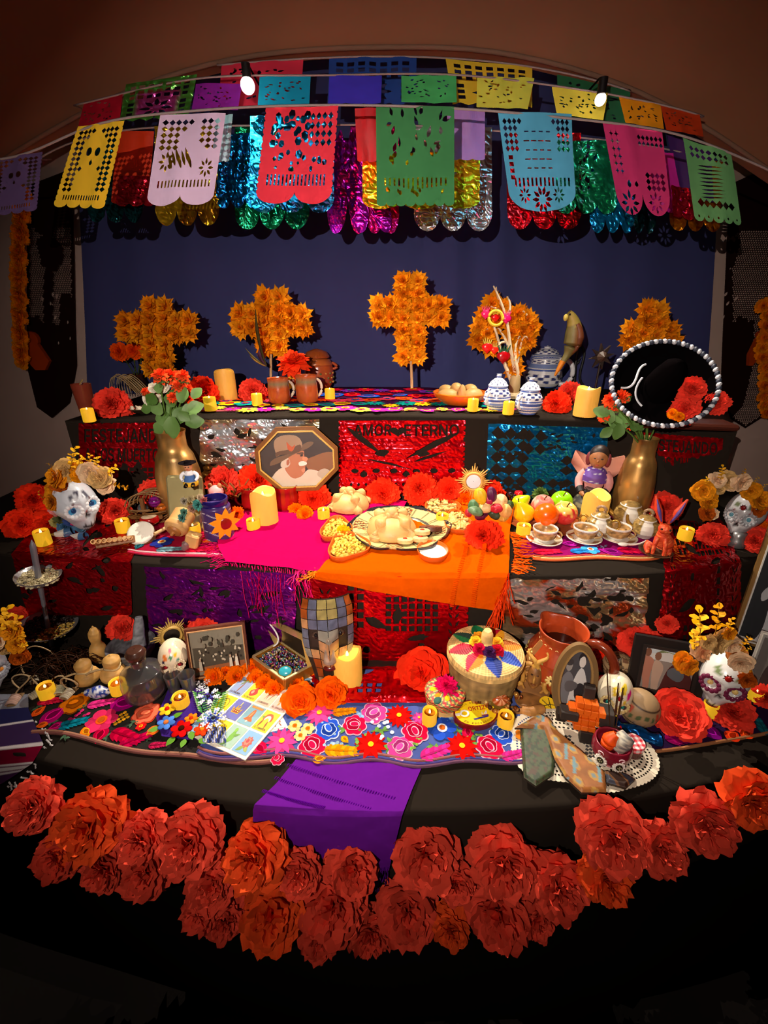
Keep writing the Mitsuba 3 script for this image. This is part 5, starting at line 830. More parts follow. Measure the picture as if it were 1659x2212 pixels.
def sugar_skull(kind, label, box, tier, base, eyes, gem, bs='satin', dots=(), turn=0, roll=0, tilt=0, flowers=None, metal=False, jaw=1.0, Y=None):
    p, w, h = bb(*box, tier, True) if Y is None else (ony((box[0] + box[2]) / 2, box[3], Y), (box[2] - box[0]) * mpp(ony((box[0] + box[2]) / 2, box[3], Y)), (box[3] - box[1]) * vpp(ony((box[0] + box[2]) / 2, box[3], Y)))
    s = w / 1.62; sv = h / 2.16; sp, sf, u = skull_mesh(); x, y, z = u.T
    c = np.tile(np.array(base, float), (len(u), 1)); c[(np.exp(-((x / .12) ** 2 + ((z + .34) / .12) ** 2)) > .45) & (y < 0)] = (30, 24, 24)
    tm_ = (np.abs(z + .74) < .12) & (np.abs(x) < .42) & (y < -.2); c[tm_ & ((np.abs(z + .74) < .02) | (np.abs(np.sin(x * 30)) < .32))] = (55, 48, 46)
    for dx, dz, r, col in dots: c[(np.hypot(x - dx, z - dz) < r) & (y < -.1)] = col
    parts = [('cranium', B().add((sp, sf), c, sm=True).ply(bs))]
    for e in (-1, 1):
        b = B(); 
        for k in range(12): a = k * math.pi / 6; b.add(ell(.085, .06, .085, 6), eyes[0], tr(e * .35 + .25 * math.cos(a), -.80 + .10 * math.cos(a) * e, -.02 + .23 * math.sin(a)))
        parts.append(('eye_petals', b.ply(bs))); parts.append(('eye_gem', B().add(lathe([(.21, 0), (.21, .02), (.15, .06), (.001, .08)], 10), eyes[1], tr(e * .34, -.64, -.02) @ rx(90) @ ry(-18 * e), sm=25).add(ell(.09, .06, .09), eyes[2], tr(e * .35, -.72, -.02)).ply('metal' if metal else 'gloss')))
    if gem: parts.append(('forehead_jewel', B().add(ell(.10, .05, .10, 8), gem, tr(0, -.90, .42)).add(starp_mesh(9, .16, .10), np.array(gem) * .5, tr(0, -.885, .42) @ rx(90)).ply('gloss'), 'forehead jewel'))
    M = tr(p + [0, 0, 1.22 * sv * 1]) @ rz(yaw(p) + turn) @ ry(roll) @ rx(tilt) @ sc(s, s, sv)
    return thing(kind, label, 'skull', parts, M), p, s, M
def starp_mesh(n, a, b): return flat(starp(n, a, b))
def leafspray(col, n, seed):                   # a sprig of small round leaves, 1 high
    r = np.random.default_rng(seed); b = B().add(tube([(0, 0, 0), (.02, 0, .5), (0, .02, 1)], .012, 4), (150, 110, 40))
    for k in range(n):
        z_ = .15 + .85 * k / n; P = petal(.18, .075, 3, 4, .1, 0, 0, .4, 30, 10); b.add(grid(P), jit(col, 16), tr(0, 0, z_) @ rz(137 * k))
    return b.ply('matte')
SPR = [leafspray((225, 165, 35), 12, 1), leafspray((205, 140, 30), 10, 2)]
TAN, AMB, CRM, RUST = (205, 165, 105), (215, 135, 30), (225, 190, 150), (170, 78, 25)
def crown(name, label, spots, sprays, Y):
    """spots: (x, y, width, colour); sprays: (x0, y0, x1, y1); all at distance Y"""
    parts = []
    for k, (x, y, w, c) in enumerate(spots):
        q = ony(x, y, Y + rng.uniform(-.01, .02)); R = w / 2 * mpp(q); parts.append(('blossom', {**bloomply('peony', c, k % 3), 'to_world': m4(tr(q) @ align((rng.uniform(-.5, .5), -1, rng.uniform(-.1, .6)), rng.uniform(0, 360)) @ sc(R, R, R * .9))}))
    for k, (x0, y0, x1, y1) in enumerate(sprays):
        a, c = ony(x0, y0, Y), ony(x1, y1, Y - .01); L = np.linalg.norm(c - a); parts.append(('leaf_sprig', {**SPR[k % 2], 'to_world': m4(tr(a) @ align(c - a, 40 * k) @ sc(L, L, L))}))
    return thing('floral_wreath', label, 'flower crown', parts)
k_, p, s, M = sugar_skull('sugar_skull', 'painted white skull with bright blue eyes at the left of the middle platform', (138, 1040, 222, 1150), 'm', (205, 212, 222), ((232, 236, 242), (60, 150, 205), (20, 60, 110)), None, 'gloss', [(0, .62, .1, (70, 72, 90)), (.3, .45, .12, (80, 82, 98)), (-.3, .5, .08, (80, 82, 98)), (.4, .26, .06, (100, 50, 50)), (-.4, .26, .06, (100, 50, 50)), (.02, -.16, .06, (140, 30, 52))], 18, -8)
crown('flower_crown', 'crown of tan and amber silk flowers on the left middle skull', [(120, 1032, 46, AMB), (142, 1018, 50, TAN), (165, 1020, 44, AMB), (168, 1028, 30, (210, 130, 20)), (195, 1022, 50, CRM), (215, 1032, 50, TAN), (228, 1048, 40, CRM), (118, 1062, 44, AMB), (112, 1085, 36, (200, 120, 30)), (125, 1045, 36, RUST)], [(150, 1015, 162, 965), (190, 1010, 195, 980), (225, 1030, 252, 1008), (240, 1045, 278, 1055), (130, 1015, 100, 1000), (120, 1045, 95, 1040), (165, 1012, 180, 985), (105, 1090, 80, 1062), (205, 1020, 210, 985)], p[1] - .05)
k_, p, s, M = sugar_skull('sugar_skull', 'silver jewelled skull with a red forehead gem at the right of the middle platform', (1553, 1066, 1624, 1166), 'm', (178, 180, 184), ((150, 152, 158), (225, 228, 232), (90, 150, 170)), (120, 30, 32), 'gloss', [(.35, .5, .13, (95, 105, 80)), (-.35, .5, .13, (95, 105, 80)), (.4, .26, .07, (120, 40, 62)), (-.4, .26, .07, (120, 40, 62))], -10, 3)
crown('flower_crown', 'crown of amber and cream silk flowers on the right middle skull', [(1520, 1060, 44, AMB), (1530, 1082, 46, AMB), (1548, 1050, 40, TAN), (1550, 1036, 34, CRM), (1572, 1038, 42, TAN), (1580, 1046, 32, CRM), (1602, 1042, 40, CRM), (1622, 1060, 40, AMB), (1640, 1080, 46, AMB), (1526, 1108, 36, RUST), (1636, 1100, 36, RUST), (1540, 1110, 26, CRM)], [(1555, 1040, 1562, 1006), (1600, 1035, 1612, 1012), (1620, 1050, 1640, 1030), (1520, 1060, 1505, 1055), (1525, 1050, 1528, 1030), (1640, 1060, 1656, 1045)], p[1] - .05)
thing('display_stand', 'small silver neck stand under the right middle skull', 'stand', B().add(lathe([(.001, 0), (.026, 0), (.022, .02), (.018, .03), (.02, .045), (.001, .05)], 18), (150, 150, 152)).ply('metal'), tr(at(1588, 1186, 'm', 40)[0]))
# ceramic slippers with clay flowers
for k, (x0, y0, x1, y1, t_) in enumerate([(114, 1138, 158, 1166, 20), (152, 1146, 190, 1170, -5)]):
    p, w, h = bb(x0, y0, x1, y1, 'm'); thing('ceramic_slipper', ('left', 'right')[k] + ' blue and white ceramic slipper below the left middle skull', 'figurine', B().add(stack([(-w * .5, 0, h * .5), (-w * .3, 0, h * .4), (w * .1, 0, h * .35), (w * .45, 0, h * .6)], np.array([.03, .16, .26, .2]) * w, None), lambda v: np.where(v[:, :1] > w * .12, (62, 98, 140), (215, 218, 222))).ply('gloss'), tr(p) @ rz(t_))
parts = []
for k, (x, y, r, c) in enumerate([(122, 1100, 16, (225, 140, 140)), (140, 1094, 13, (205, 210, 220)), (158, 1103, 17, (235, 160, 150)), (130, 1118, 14, (90, 95, 60)), (148, 1122, 14, (60, 80, 140)), (166, 1122, 16, (190, 45, 90)), (180, 1116, 11, (215, 205, 120)), (118, 1128, 11, (190, 180, 110)), (140, 1138, 16, (70, 110, 150)), (172, 1136, 14, (80, 118, 150))]):
    q = ony(x, y, 1.30); R = r * mpp(q); parts.append(('clay_flower', {**bloomply('peony', c, k % 3), 'to_world': m4(tr(q) @ align((rng.uniform(-.3, .3), -1, .4)) @ sc(R))}))
thing('ceramic_flowers', 'cluster of pink, white and blue clay flowers above the ceramic slippers', 'ornament', parts)
# toys
WOOD, DWOOD = (198, 150, 92), (135, 90, 50)
p, m, v = at(255, 1178, 'm'); parts = []
for k in range(8): parts.append(('reed', B().add(lathe([(.0, 0), (.0075, 0), (.0075, .085 - .006 * k), (.005, .085 - .006 * k), (.005, .06), (.0, .06)], 10), jit(WOOD), tr(-.045 + .0125 * k, 0, .012) @ rx(58), sm=40).ply('satin')))
parts.append(('binding', B().add(bx(.105, .012, .022), DWOOD, tr(0, -.02, .022) @ rx(-30), sm=30).ply('satin')))
thing('pan_flute', 'reed pan flute leaning forward at the left of the middle platform', 'musical instrument', parts, tr(p) @ rz(24))
p, w, h = bb(281, 1137, 336, 1178, 'm'); R = w / 2; Md = tr(p + [0, 0, R * .55]) @ rz(10) @ rx(38)
thing('hand_drum', 'small round hand drum with a pale skin head on the middle platform', 'drum', [('drum_head', B().add(lathe([(.001, .012), (R * .8, .011), (R * .98, .008), (R, .0)], 36), (228, 222, 208)).ply('satin')), ('drum_shell', B().add(lathe([(R, .004), (R * 1.02, 0), (R * 1.0, -R * .35), (R * .98, -R * .37), (R * .9, -R * .36)], 36), (140, 100, 62), sm=40).ply('satin')), ('cord', B().add(tube(curve([(R * .9, -.01, -R * .4), (R * .4, -R * .9, -R * .55), (-R * .6, -R * .7, -R * .5), (R * .2, -R * 1.1, -R * .42)], 20), .0016, 5), (190, 175, 150)).ply('matte'))], Md)
a, c = onz(334, 1154, ZM + .03), onz(397, 1118, ZM + .035); thing('drum_stick', 'pale wooden drumstick beside the hand drum', 'stick', B().add(tube(curve([a, (a + c) / 2, c], 8), np.array([.006] * 7 + [.004]), 8), (205, 160, 110)).ply('satin'))
p, w, h = bb(307, 1106, 347, 1146, 'm'); R = w / 2; thing('spinning_top', 'red spinning top with a pale crown before the twig basket', 'toy', B().add(lathe(fine([(.001, 0), (.004, .004), (R * .5, h * .2), (R * .95, h * .45), (R, h * .6), (R * .9, h * .85), (R * .5, h), (.001, h)], 30), 32), bands((h * .3, (40, 36, 30)), (h * .48, (225, 205, 120)), (h * .9, (178, 22, 26)), (h * 2, (228, 205, 170)))).ply('gloss'), tr(p))
# twig basket with painted balls
p, w, h = bb(286, 1062, 384, 1140, 'm'); h *= 1.7; R = w * .48; tw = B()
for k in range(46):
    z_ = h * rng.uniform(.02, .5); a = rng.uniform(0, 6.28); r = R * (.7 + .32 * math.sin(z_ / h * 2.6)); t = np.linspace(a, a + rng.uniform(.5, 1.1), 6); tw.add(tube(np.stack([r * np.cos(t), r * np.sin(t), z_ + rng.uniform(-.012, .012) * (t - a)], 1), rng.uniform(.002, .004), 5), jit((118, 84, 52), 22))
hd = B()
for k in range(9): t = np.linspace(.1, math.pi - .1, 16); hd.add(tube(np.stack([R * (1.0 - .02 * k) * np.cos(t) + .008 * k, -.03 + .009 * k + 0 * t, h * .42 + h * (.42 + .03 * (k % 4)) * np.sin(t)], 1), .0024, 5), jit((150, 118, 80), 20))
hd.add(bx(.012, .012, h * .6), (125, 85, 55), tr(0, -R * .72, h * .5), sm=30).add(bx(R * 1.5, .012, .012), (118, 82, 52), tr(0, -R * .75, h * .24), sm=30)
thing('twig_basket', 'rustic basket of bent twigs holding small painted balls', 'basket', [('woven_twigs', tw.ply('matte'), None, True), ('arched_handle', hd.ply('matte'))], tr(p))
for x, y, r, c, l in ((309, 1098, 11, (72, 82, 88), 'grey'), (334, 1084, 12, (110, 25, 110), 'purple'), (349, 1097, 10, (175, 92, 32), 'orange')): q = ony(x, y, p[1] - R * .45); thing('painted_ball', f'small {l} ball inside the twig basket', 'ball', B().add(ell(r * mpp(q)), lambda v: np.array(c) * (1 + .3 * np.sin(v[:, 2:] * 500))).ply('gloss'), tr(q))
p, w, h = bb(356, 1120, 406, 1180, 'm'); R = w * .5; thing('wooden_barrel_toy', 'turned wooden cup toy lying with its round end forward', 'toy', [('barrel', B().add(lathe(fine([(.001, 0), (R * .8, 0), (R, R * .25), (R * 1.0, R * .6), (R * .92, R * .7), (R * .92, R * 1.9), (R * .7, R * 2.1), (.001, R * 2.1)], 40), 30), WOOD, sm=40).ply('satin')), ('end_knob', B().add(lathe([(R * .62, .0), (R * .55, -.006), (R * .2, -.008), (.12 * R, -.018), (.001, -.02)], 26), (165, 105, 52), sm=40).ply('satin'))], tr(p + [0, 0, R]) @ rz(-14) @ rx(-62))
p, w, h = bb(400, 1138, 440, 1182, 'm', True); thing('wooden_block_toy', 'small wooden block toy with a metal cap before the glass jar', 'toy', [('block', B().add(bx(w * .7, w * .6, h * .62, .004), WOOD, tr(0, 0, h * .35) @ ry(18), sm=30).ply('satin')), ('cap', B().add(lathe([(.001, 0), (w * .2, 0), (w * .22, h * .3), (w * .1, h * .4), (.001, h * .42)], 14), (170, 140, 140), tr(-w * .42, -w * .2, 0) @ ry(20), sm=40).ply('metal'))], tr(p))
# brass vases and bouquets
BRASS = (190, 140, 62)
VP = [(.01, 0), (.80, 0), (.86, .02), (.98, .14), (1, .34), (.96, .52), (.80, .72), (.62, .80), (.60, .84), (.60, .96), (.66, 1.0), (.60, 1.0), (.56, .9), (.56, .8), (.4, .5), (.01, .4)]
def brassvase(box, label, prot, leaves, white, Ytop):
    p, w, h = bb(*box, 'm'); R = w / 2; thing('brass_vase', label + ', on the middle platform', 'vase', B().add(lathe(fine([(a * R, b * h) for a, b in VP], 70), 40), lambda v: np.array((156, 118, 66)) * (1 + 1.5 * fbm3(v * [1, 1, .4], 26, 3)[:, None]), sm=50).ply('metal'), tr(p)); top = p + [0, 0, h * .95]; parts = []
    for k, (x, y, r) in enumerate(prot):
        q = ony(x, y, top[1] + rng.uniform(-.05, .02)); Rm = r * mpp(q); parts.append(('protea', {**bloomply('dahlia', (236, 78, 40), k % 3), 'to_world': m4(tr(q) @ align(q - top + [0, -.08, .02]) @ sc(Rm * 1.1))})); parts.append(('>bud_scales', {**bloomply('marigold', (92, 112, 62), k % 3), 'to_world': m4(tr(q - (q - top) * .06) @ align(q - top) @ sc(Rm * .9))}))
        parts.append(('stem', B().add(tube(curve([q, (q + top) / 2 + [0, -.01, 0], top - [0, 0, .03]], 8), .003, 5), (82, 112, 52)).ply('matte')))
    for k, (x, y, r) in enumerate(white): q = ony(x, y, top[1] - .02); parts.append(('white_blossom', {**bloomply('peony', (226, 218, 200), k % 3), 'to_world': m4(tr(q) @ align((0, -1, .6)) @ sc(r * mpp(q)))}))
    for k, (x, y, L, a) in enumerate(leaves):
        q = ony(x, y, top[1] - .03 - .01 * (k % 3)); Lm = L * mpp(q); d = np.array([math.cos(math.radians(a)), -.35, math.sin(math.radians(a))]); P = petal(Lm, Lm * .42, 6, 5, .2, .01, 0, .5, 0, -20); M = tr(q) @ align((.1 * math.sin(k), -1, .25)) ; ang = a
        parts.append(('leaf', B().add(grid(P), jit((88, 122, 62), 16), tr(q) @ rx(72) @ rz(a)).ply('satin')))
    thing('bouquet', 'bouquet of orange pincushion proteas and green leaves in the ' + label, 'bouquet', parts)
lv = [(365, 905, 40, 80), (380, 915, 45, 60), (350, 895, 36, 130), (395, 900, 42, 40), (372, 880, 40, 95), (340, 870, 34, 150), (405, 885, 36, 20), (358, 920, 40, 110), (390, 870, 36, 75), (330, 880, 30, 190), (400, 912, 40, 5), (372, 900, 48, 265), (352, 912, 34, 230), (385, 890, 30, 320), (345, 850, 26, 100), (415, 860, 30, 50)]
brassvase((357, 928, 448, 1098), 'left brass vase', [(330, 844, 15), (388, 834, 17), (373, 858, 13), (404, 838, 13), (314, 846, 10), (366, 815, 22), (345, 812, 18), (395, 812, 16), (408, 862, 11)], lv, [(352, 836, 14), (332, 838, 12), (320, 862, 12), (342, 862, 10)], 1)
lv2 = [(1345, 925, 44, 80), (1365, 930, 44, 60), (1325, 912, 36, 130), (1385, 915, 46, 40), (1350, 898, 36, 95), (1315, 895, 34, 160), (1395, 900, 36, 20), (1335, 930, 40, 110), (1405, 890, 30, 45), (1370, 905, 36, 320), (1340, 915, 36, 260), (1322, 925, 30, 220), (1420, 885, 24, 60)]
brassvase((1316, 946, 1390, 1096), 'right brass vase', [(1318, 865, 17), (1342, 858, 19), (1360, 878, 16), (1392, 880, 11), (1432, 880, 13), (1303, 900, 13), (1360, 912, 16), (1395, 905, 10), (1330, 876, 14)], lv2, [], 1)
# doll, felt purse, wire flowers, jar
p, w, h = bb(378, 1042, 452, 1136, 'm', True); thing('felt_purse', 'grey green felt purse leaning on the left brass vase', 'purse', B().add(bx(w, .022, h * 1.1, .008), (150, 140, 100), tr(0, 0, h * .55) @ rx(-14), sm=30).ply('cloth'), tr(p + [0, -.01, 0]))
SKIN = (176, 118, 82)
def doll(kind, label, box, Y, hat):
    q = ony((box[0] + box[2]) / 2, box[3], Y); u = mpp(q) * (box[3] - box[1]) / 60
    P_ = [('body', B().add(lathe(fine([(.001, 0), (14, 0), (15, 6), (10, 18), (9, 28), (5, 32), (.001, 33)], 24) * u, 20), bands((10 * u, (205, 160, 50)), (24 * u, (70, 100, 150)), (60 * u, (225, 225, 228)))).ply('matte')), ('head', B().add(ell(8.5 * u, 8 * u, 9.5 * u, 12), SKIN, tr(0, -1 * u, 40 * u)).add(ell(1.2 * u), (20, 15, 12), tr(-3 * u, -8.5 * u, 41 * u)).add(ell(1.2 * u), (20, 15, 12), tr(3 * u, -8.5 * u, 41 * u)).add(ell(2 * u, 1 * u, .8 * u), (150, 40, 40), tr(0, -8.6 * u, 36 * u)).ply('satin')), ('hat', B().add(lathe(fine([(.001, 54), (5, 53), (7, 47), (9, 46), (17, 48), (18, 49), (9, 44.5), (.001, 44)], 24) * u, 24), hat, tr(0, 0, 0), sm=40).ply('matte'))]
    for s in (-1, 1): P_.append(('arm', B().add(stack([(s * 8 * u, 0, 28 * u), (s * 16 * u, -3 * u, 20 * u), (s * 12 * u, -9 * u, 13 * u)], np.array([4, 3.6, 2.6]) * u, None, 8, 10), (225, 225, 228)).ply('matte'))); P_.append(('leg', B().add(stack([(s * 6 * u, -8 * u, 6 * u), (s * 7 * u, -20 * u, 4 * u)], np.array([4, 3.5]) * u, None, 8, 6), (35, 30, 32)).ply('matte')))
    thing(kind, label, 'doll', P_, tr(q) @ rz(yaw(q) - 15))
doll('cloth_doll', 'small seated doll in a black hat and blue waistcoat on the felt purse', (385, 985, 442, 1048), 1.25, (28, 24, 26))
parts = []
for x, y, r, c in ((398, 1082, 9, (150, 140, 120)), (412, 1078, 9, (175, 160, 120)), (428, 1090, 13, (72, 140, 132)), (440, 1080, 9, (160, 80, 82)), (416, 1098, 10, (150, 110, 90)), (398, 1106, 9, (80, 120, 105)), (446, 1100, 8, (165, 90, 92)), (394, 1118, 10, (85, 132, 125)), (432, 1074, 8, (190, 170, 140))):
    q = ony(x, y, 1.24); R = r * mpp(q); parts.append(('wire_flower', {**bloomply('spiky', c, 1), 'to_world': m4(tr(q) @ align((rng.uniform(-.4, .4), -1, .4)) @ sc(R * 1.2))}))
thing('wire_flowers', 'bunch of teal and brown beaded wire flowers beside the blue vase', 'ornament', parts)
p, w, h = bb(404, 1104, 442, 1152, 'm'); thing('glass_jar', 'small glass jar of amber seeds left of the blue vase', 'jar', [('glass', B().add(lathe([(w * .46, 0), (w * .5, .004), (w * .5, h * .85), (w * .44, h)], 28), (255, 255, 255)).ply('glass')), ('seeds', B().add(lathe([(.001, .004), (w * .42, .004), (w * .42, h * .5), (.001, h * .52)], 20), lambda v: np.array((190, 130, 45)) * (1 + .8 * fbm3(v, 200)[:, None]), sm=40).ply('gloss'))], tr(p))
p, w, h = bb(445, 1068, 506, 1172, 'm'); R = w / 2
def wv(v): a = np.arctan2(v[:, 1], v[:, 0]); return np.where((np.abs(np.sin(v[:, 2] / h * 14 + .8 * np.sin(a * 3))) < .10)[:, None] & (v[:, 2:] < h * .8), (205, 195, 205), np.where(v[:, 2:] > h * .84, (28, 22, 82), (62, 46, 92)))
pf = B()
for k in range(9): pf.add(flat(leafp(R * 1.15, R * .27, 0, 0, k * 40)), (242, 140, 20), tr(R * .35, -R * 1.0, h * .45) @ rz(16) @ rx(90))
pf.add(ell(R * .42, R * .1, R * .42, 10), (130, 28, 20), tr(R * .35, -R * 1.02, h * .45))
thing('painted_vase', 'dark blue painted vase with an orange sunflower on its side', 'vase', [('body', B().add(lathe(fine([(.001, 0), (R * .9, 0), (R, h * .05), (R, h * .8), (R * .86, h * .86), (R * .92, h * .94), (R * .9, h), (R * .8, h), (R * .78, h * .85), (.01, h * .8)], 100), 60), wv, sm=50).ply('gloss')), ('painted_sunflower', pf.ply('gloss'), 'orange painted sunflower')], tr(p) @ rz(yaw(p) + 6))
q = ony(466, 1062, 1.45); u = mpp(q); thing('clay_piggy', 'pink clay animal figure peeking above the blue painted vase', 'figurine', B().add(ell(17 * u, 15 * u, 14 * u), (222, 150, 150), tr(q)).add(ell(6 * u, 4 * u, 5 * u, 8), (205, 120, 125), tr(q + [2 * u, -15 * u, 0])).add(ell(5 * u, 4 * u, 7 * u, 8), (190, 120, 80), tr(q + [-10 * u, 0, 13 * u])).add(ell(5 * u, 4 * u, 7 * u, 8), (190, 120, 80), tr(q + [10 * u, 0, 13 * u])).add(lathe([(12 * u, 0), (15 * u, -60 * u), (.001, -60 * u)], 14), (60, 30, 40), tr(q)).ply('satin'))
q = ony(512, 1108, 1.32); u = mpp(q); thing('paper_flower', 'small orange fabric flower right of the blue painted vase', 'paper flower', {**bloomply('dahlia', (240, 95, 20), 1)}, tr(q) @ align((.2, -1, .3)) @ sc(17 * u))
twg = B()
for k in range(14): a = onz(490 + rng.uniform(-20, 40), 1085, ZM + .01) ; c = ony(480 + rng.uniform(-10, 60), rng.uniform(1035, 1075), 1.45); twg.add(tube(curve([a, (a + c) / 2 + [.01, 0, .01], c], 6), rng.uniform(.002, .005), 5), jit((150, 110, 60), 26))
thing('driftwood', 'tangle of golden brown twigs behind the blue painted vase', 'twigs', twg.ply('matte'))

# ---- framed pictures
def frame(label, corners, col, bw, pic, bs='satin', Y=None, tier='m', lean=10, kind='picture_frame', shape=None, turn=0, mat=None, inner=None, depth=.014):
    """corners: x0,y0,x1,y1 of the front face in the picture; pic draws (B, w, h) in its own xz plane"""
    x0, y0, x1, y1 = corners; q = ony((x0 + x1) / 2, y1, Y) if Y else at((x0 + x1) / 2, y1, tier)[0]; w, h = (x1 - x0) * mpp(q), (y1 - y0) * vpp(q) / math.cos(math.radians(lean)); k = w / (x1 - x0); bwm = bw * k
    out = sbox(-w / 2, 0, w / 2, h) if shape is None else shape(w, h); inn = out.buffer(-bwm, join_style=2); rim = out.difference(inn); pv = prism(rim, depth)
    up_ = lambda mm, y: trimesh.Trimesh(np.c_[mm.vertices[:, 0], y - mm.vertices[:, 2], mm.vertices[:, 1]], mm.faces)
    parts = [('moulding', B().add(up_(pv, 0), col, sm=20).ply(bs))]
    lip = out.buffer(-bwm * .80, join_style=2).difference(inn.buffer(-bwm * .10, join_style=2)); parts.append(('inner_lip', B().add(up_(prism(lip, .004), -depth), inner or np.array(col) * 1.25, sm=20).ply(bs)))
    pb = B().add(upright(inn.buffer(bwm * .2), -.003), mat or (120, 100, 85), sm=True); pic(pb, w, h, inn); parts.append(('picture', pb.ply('satin'))); parts.append(('back_board', B().add(up_(prism(out.buffer(-bwm * .3), .004), .004), (60, 45, 32), sm=20).ply('matte')))
    thing(kind, label, 'picture frame', parts, tr(q + [0, 0, depth * math.sin(math.radians(lean)) + .001]) @ rz(yaw(q) * .5 + turn) @ rx(-lean))
def paint(B_, inn, items, w, h):                # flat printed shapes, coordinates 0..1 of the frame box
    for k, (poly, c) in enumerate(items):
        s = affinity.affine_transform(Polygon(poly) if isinstance(poly, list) else poly, [w, 0, 0, h, -w / 2, 0]).buffer(0).intersection(inn)
        if not s.is_empty: B_.add(upright(s, -.0034 - .00028 * k), c, sm=True)
def octo(w, h): a, b = w * .27, h * .33; return Polygon([(-w / 2 + a, 0), (w / 2 - a, 0), (w / 2, b), (w / 2, h - b), (w / 2 - a, h), (-w / 2 + a, h), (-w / 2, h - b), (-w / 2, b)])
def smooth(pts): return Polygon(curve(np.array(pts + pts[:1], float), 60)).buffer(0)
def portrait(B_, w, h, inn):
    q = lambda *a: smooth([((x / 3.606 - 162) / 171, 1 - (y / 3.606 - 54) / 126) for x, y in a])
    paint(B_, inn, [([(0, 0), (1, 0), (1, 1), (0, 1)], (58, 46, 44)), (q((960, 420), (1000, 520), (1160, 540), (1160, 380), (1060, 390)), (132, 88, 58)), (q((690, 620), (705, 530), (790, 480), (840, 540), (890, 555), (935, 525), (965, 500), (1060, 515), (1150, 530), (1150, 620)), (206, 190, 168)), (q((1040, 520), (1150, 535), (1150, 570), (1050, 556)), (182, 164, 142)),
        (q((795, 410), (790, 470), (810, 520), (860, 560), (910, 545), (945, 505), (950, 470), (962, 445), (962, 425), (948, 405), (945, 365), (880, 380)), (176, 112, 80)), (q((790, 415), (800, 480), (825, 470), (830, 420), (815, 405)), (196, 182, 164)), (q((812, 430), (826, 420), (832, 445), (820, 462)), (160, 96, 70)), (q((885, 385), (912, 374), (942, 376), (940, 386), (910, 388)), (92, 66, 54)), (q((915, 396), (936, 392), (934, 400), (918, 402)), (44, 32, 28)), (q((900, 448), (925, 436), (958, 444), (962, 458), (945, 466), (912, 470)), (228, 220, 206)), (q((940, 405), (966, 432), (950, 440), (934, 430)), (198, 134, 100)), (q((915, 500), (945, 490), (940, 515)), (196, 134, 104)),
        (q((685, 462), (700, 428), (790, 392), (900, 350), (1010, 300), (1022, 304), (1012, 322), (930, 362), (840, 400), (745, 448)), (104, 80, 60)), (q((738, 405), (728, 330), (740, 280), (790, 254), (850, 250), (905, 262), (928, 345), (850, 375)), (150, 122, 96)), (q((738, 404), (735, 375), (850, 345), (925, 322), (930, 348), (840, 382)), (92, 66, 48)), (q((826, 345), (832, 306), (866, 330), (880, 318), (872, 350)), (176, 82, 44))], w, h)
frame('octagonal wooden frame with a portrait of an old man in a wide-brimmed hat', (562, 934, 733, 1060), (122, 78, 38), 10, portrait, 'gloss', 1.50, shape=octo, lean=6, inner=(205, 165, 85))
# red mugs
mug(525, 1044, 572, 1108, 'm', 'dark red clay mug behind the tall magenta-shawl candle', -1, (150, 26, 20), (150, 26, 20), (120, 18, 14), 10)
mug(598, 1042, 646, 1110, 'm', 'dark red clay mug right of the tall magenta-shawl candle', 1, (160, 28, 20), (155, 28, 20), (125, 18, 14), 30)
# breads and plates
def platter(name, label, x0, y0, x1, y1, prof, col, sx=1, tz=0, rim=None, z='m', parts=()):
    p = onz((x0 + x1) / 2, (y0 + y1) / 2, Z[z] + .014); w = (x1 - x0) * mpp(p); d = Polygon([onz((x0 + x1) / 2, y, Z[z] + .014)[:2] for y in (y0, y1, y1)] if 0 else [(0, 0), (1, 0), (0, 1)]); dep = onz((x0 + x1) / 2, y0, Z[z] + .014)[1] - onz((x0 + x1) / 2, y1, Z[z] + .014)[1]
    return p, w, dep
p, w, dep = platter('', '', 705, 1072, 806, 1118, None, None); thing('clay_plate', 'round clay plate with a loaf left of the big oval plate', 'plate', B().add(lathe([(.001, 0), (.34, 0), (.5, .05), (.49, .07), (.34, .025), (.001, .02)], 48), lambda v: np.where((np.abs(np.hypot(v[:, :1], v[:, 1:2]) - .42) < .05) & (np.sin(np.arctan2(v[:, 1:2], v[:, :1]) * 26) > .2), (205, 150, 70), (158, 78, 36)), sm=40).ply('gloss'), tr(p - [0, 0, .012]) @ sc(w, w, w * .5))
R = 42 * mpp(p); thing('pan_de_muerto', 'round knobbed loaf of dead bread on the round clay plate', 'bread', pan_de_muerto(R, R * .72), tr(p + [0, 0, .002 + R * .08]))
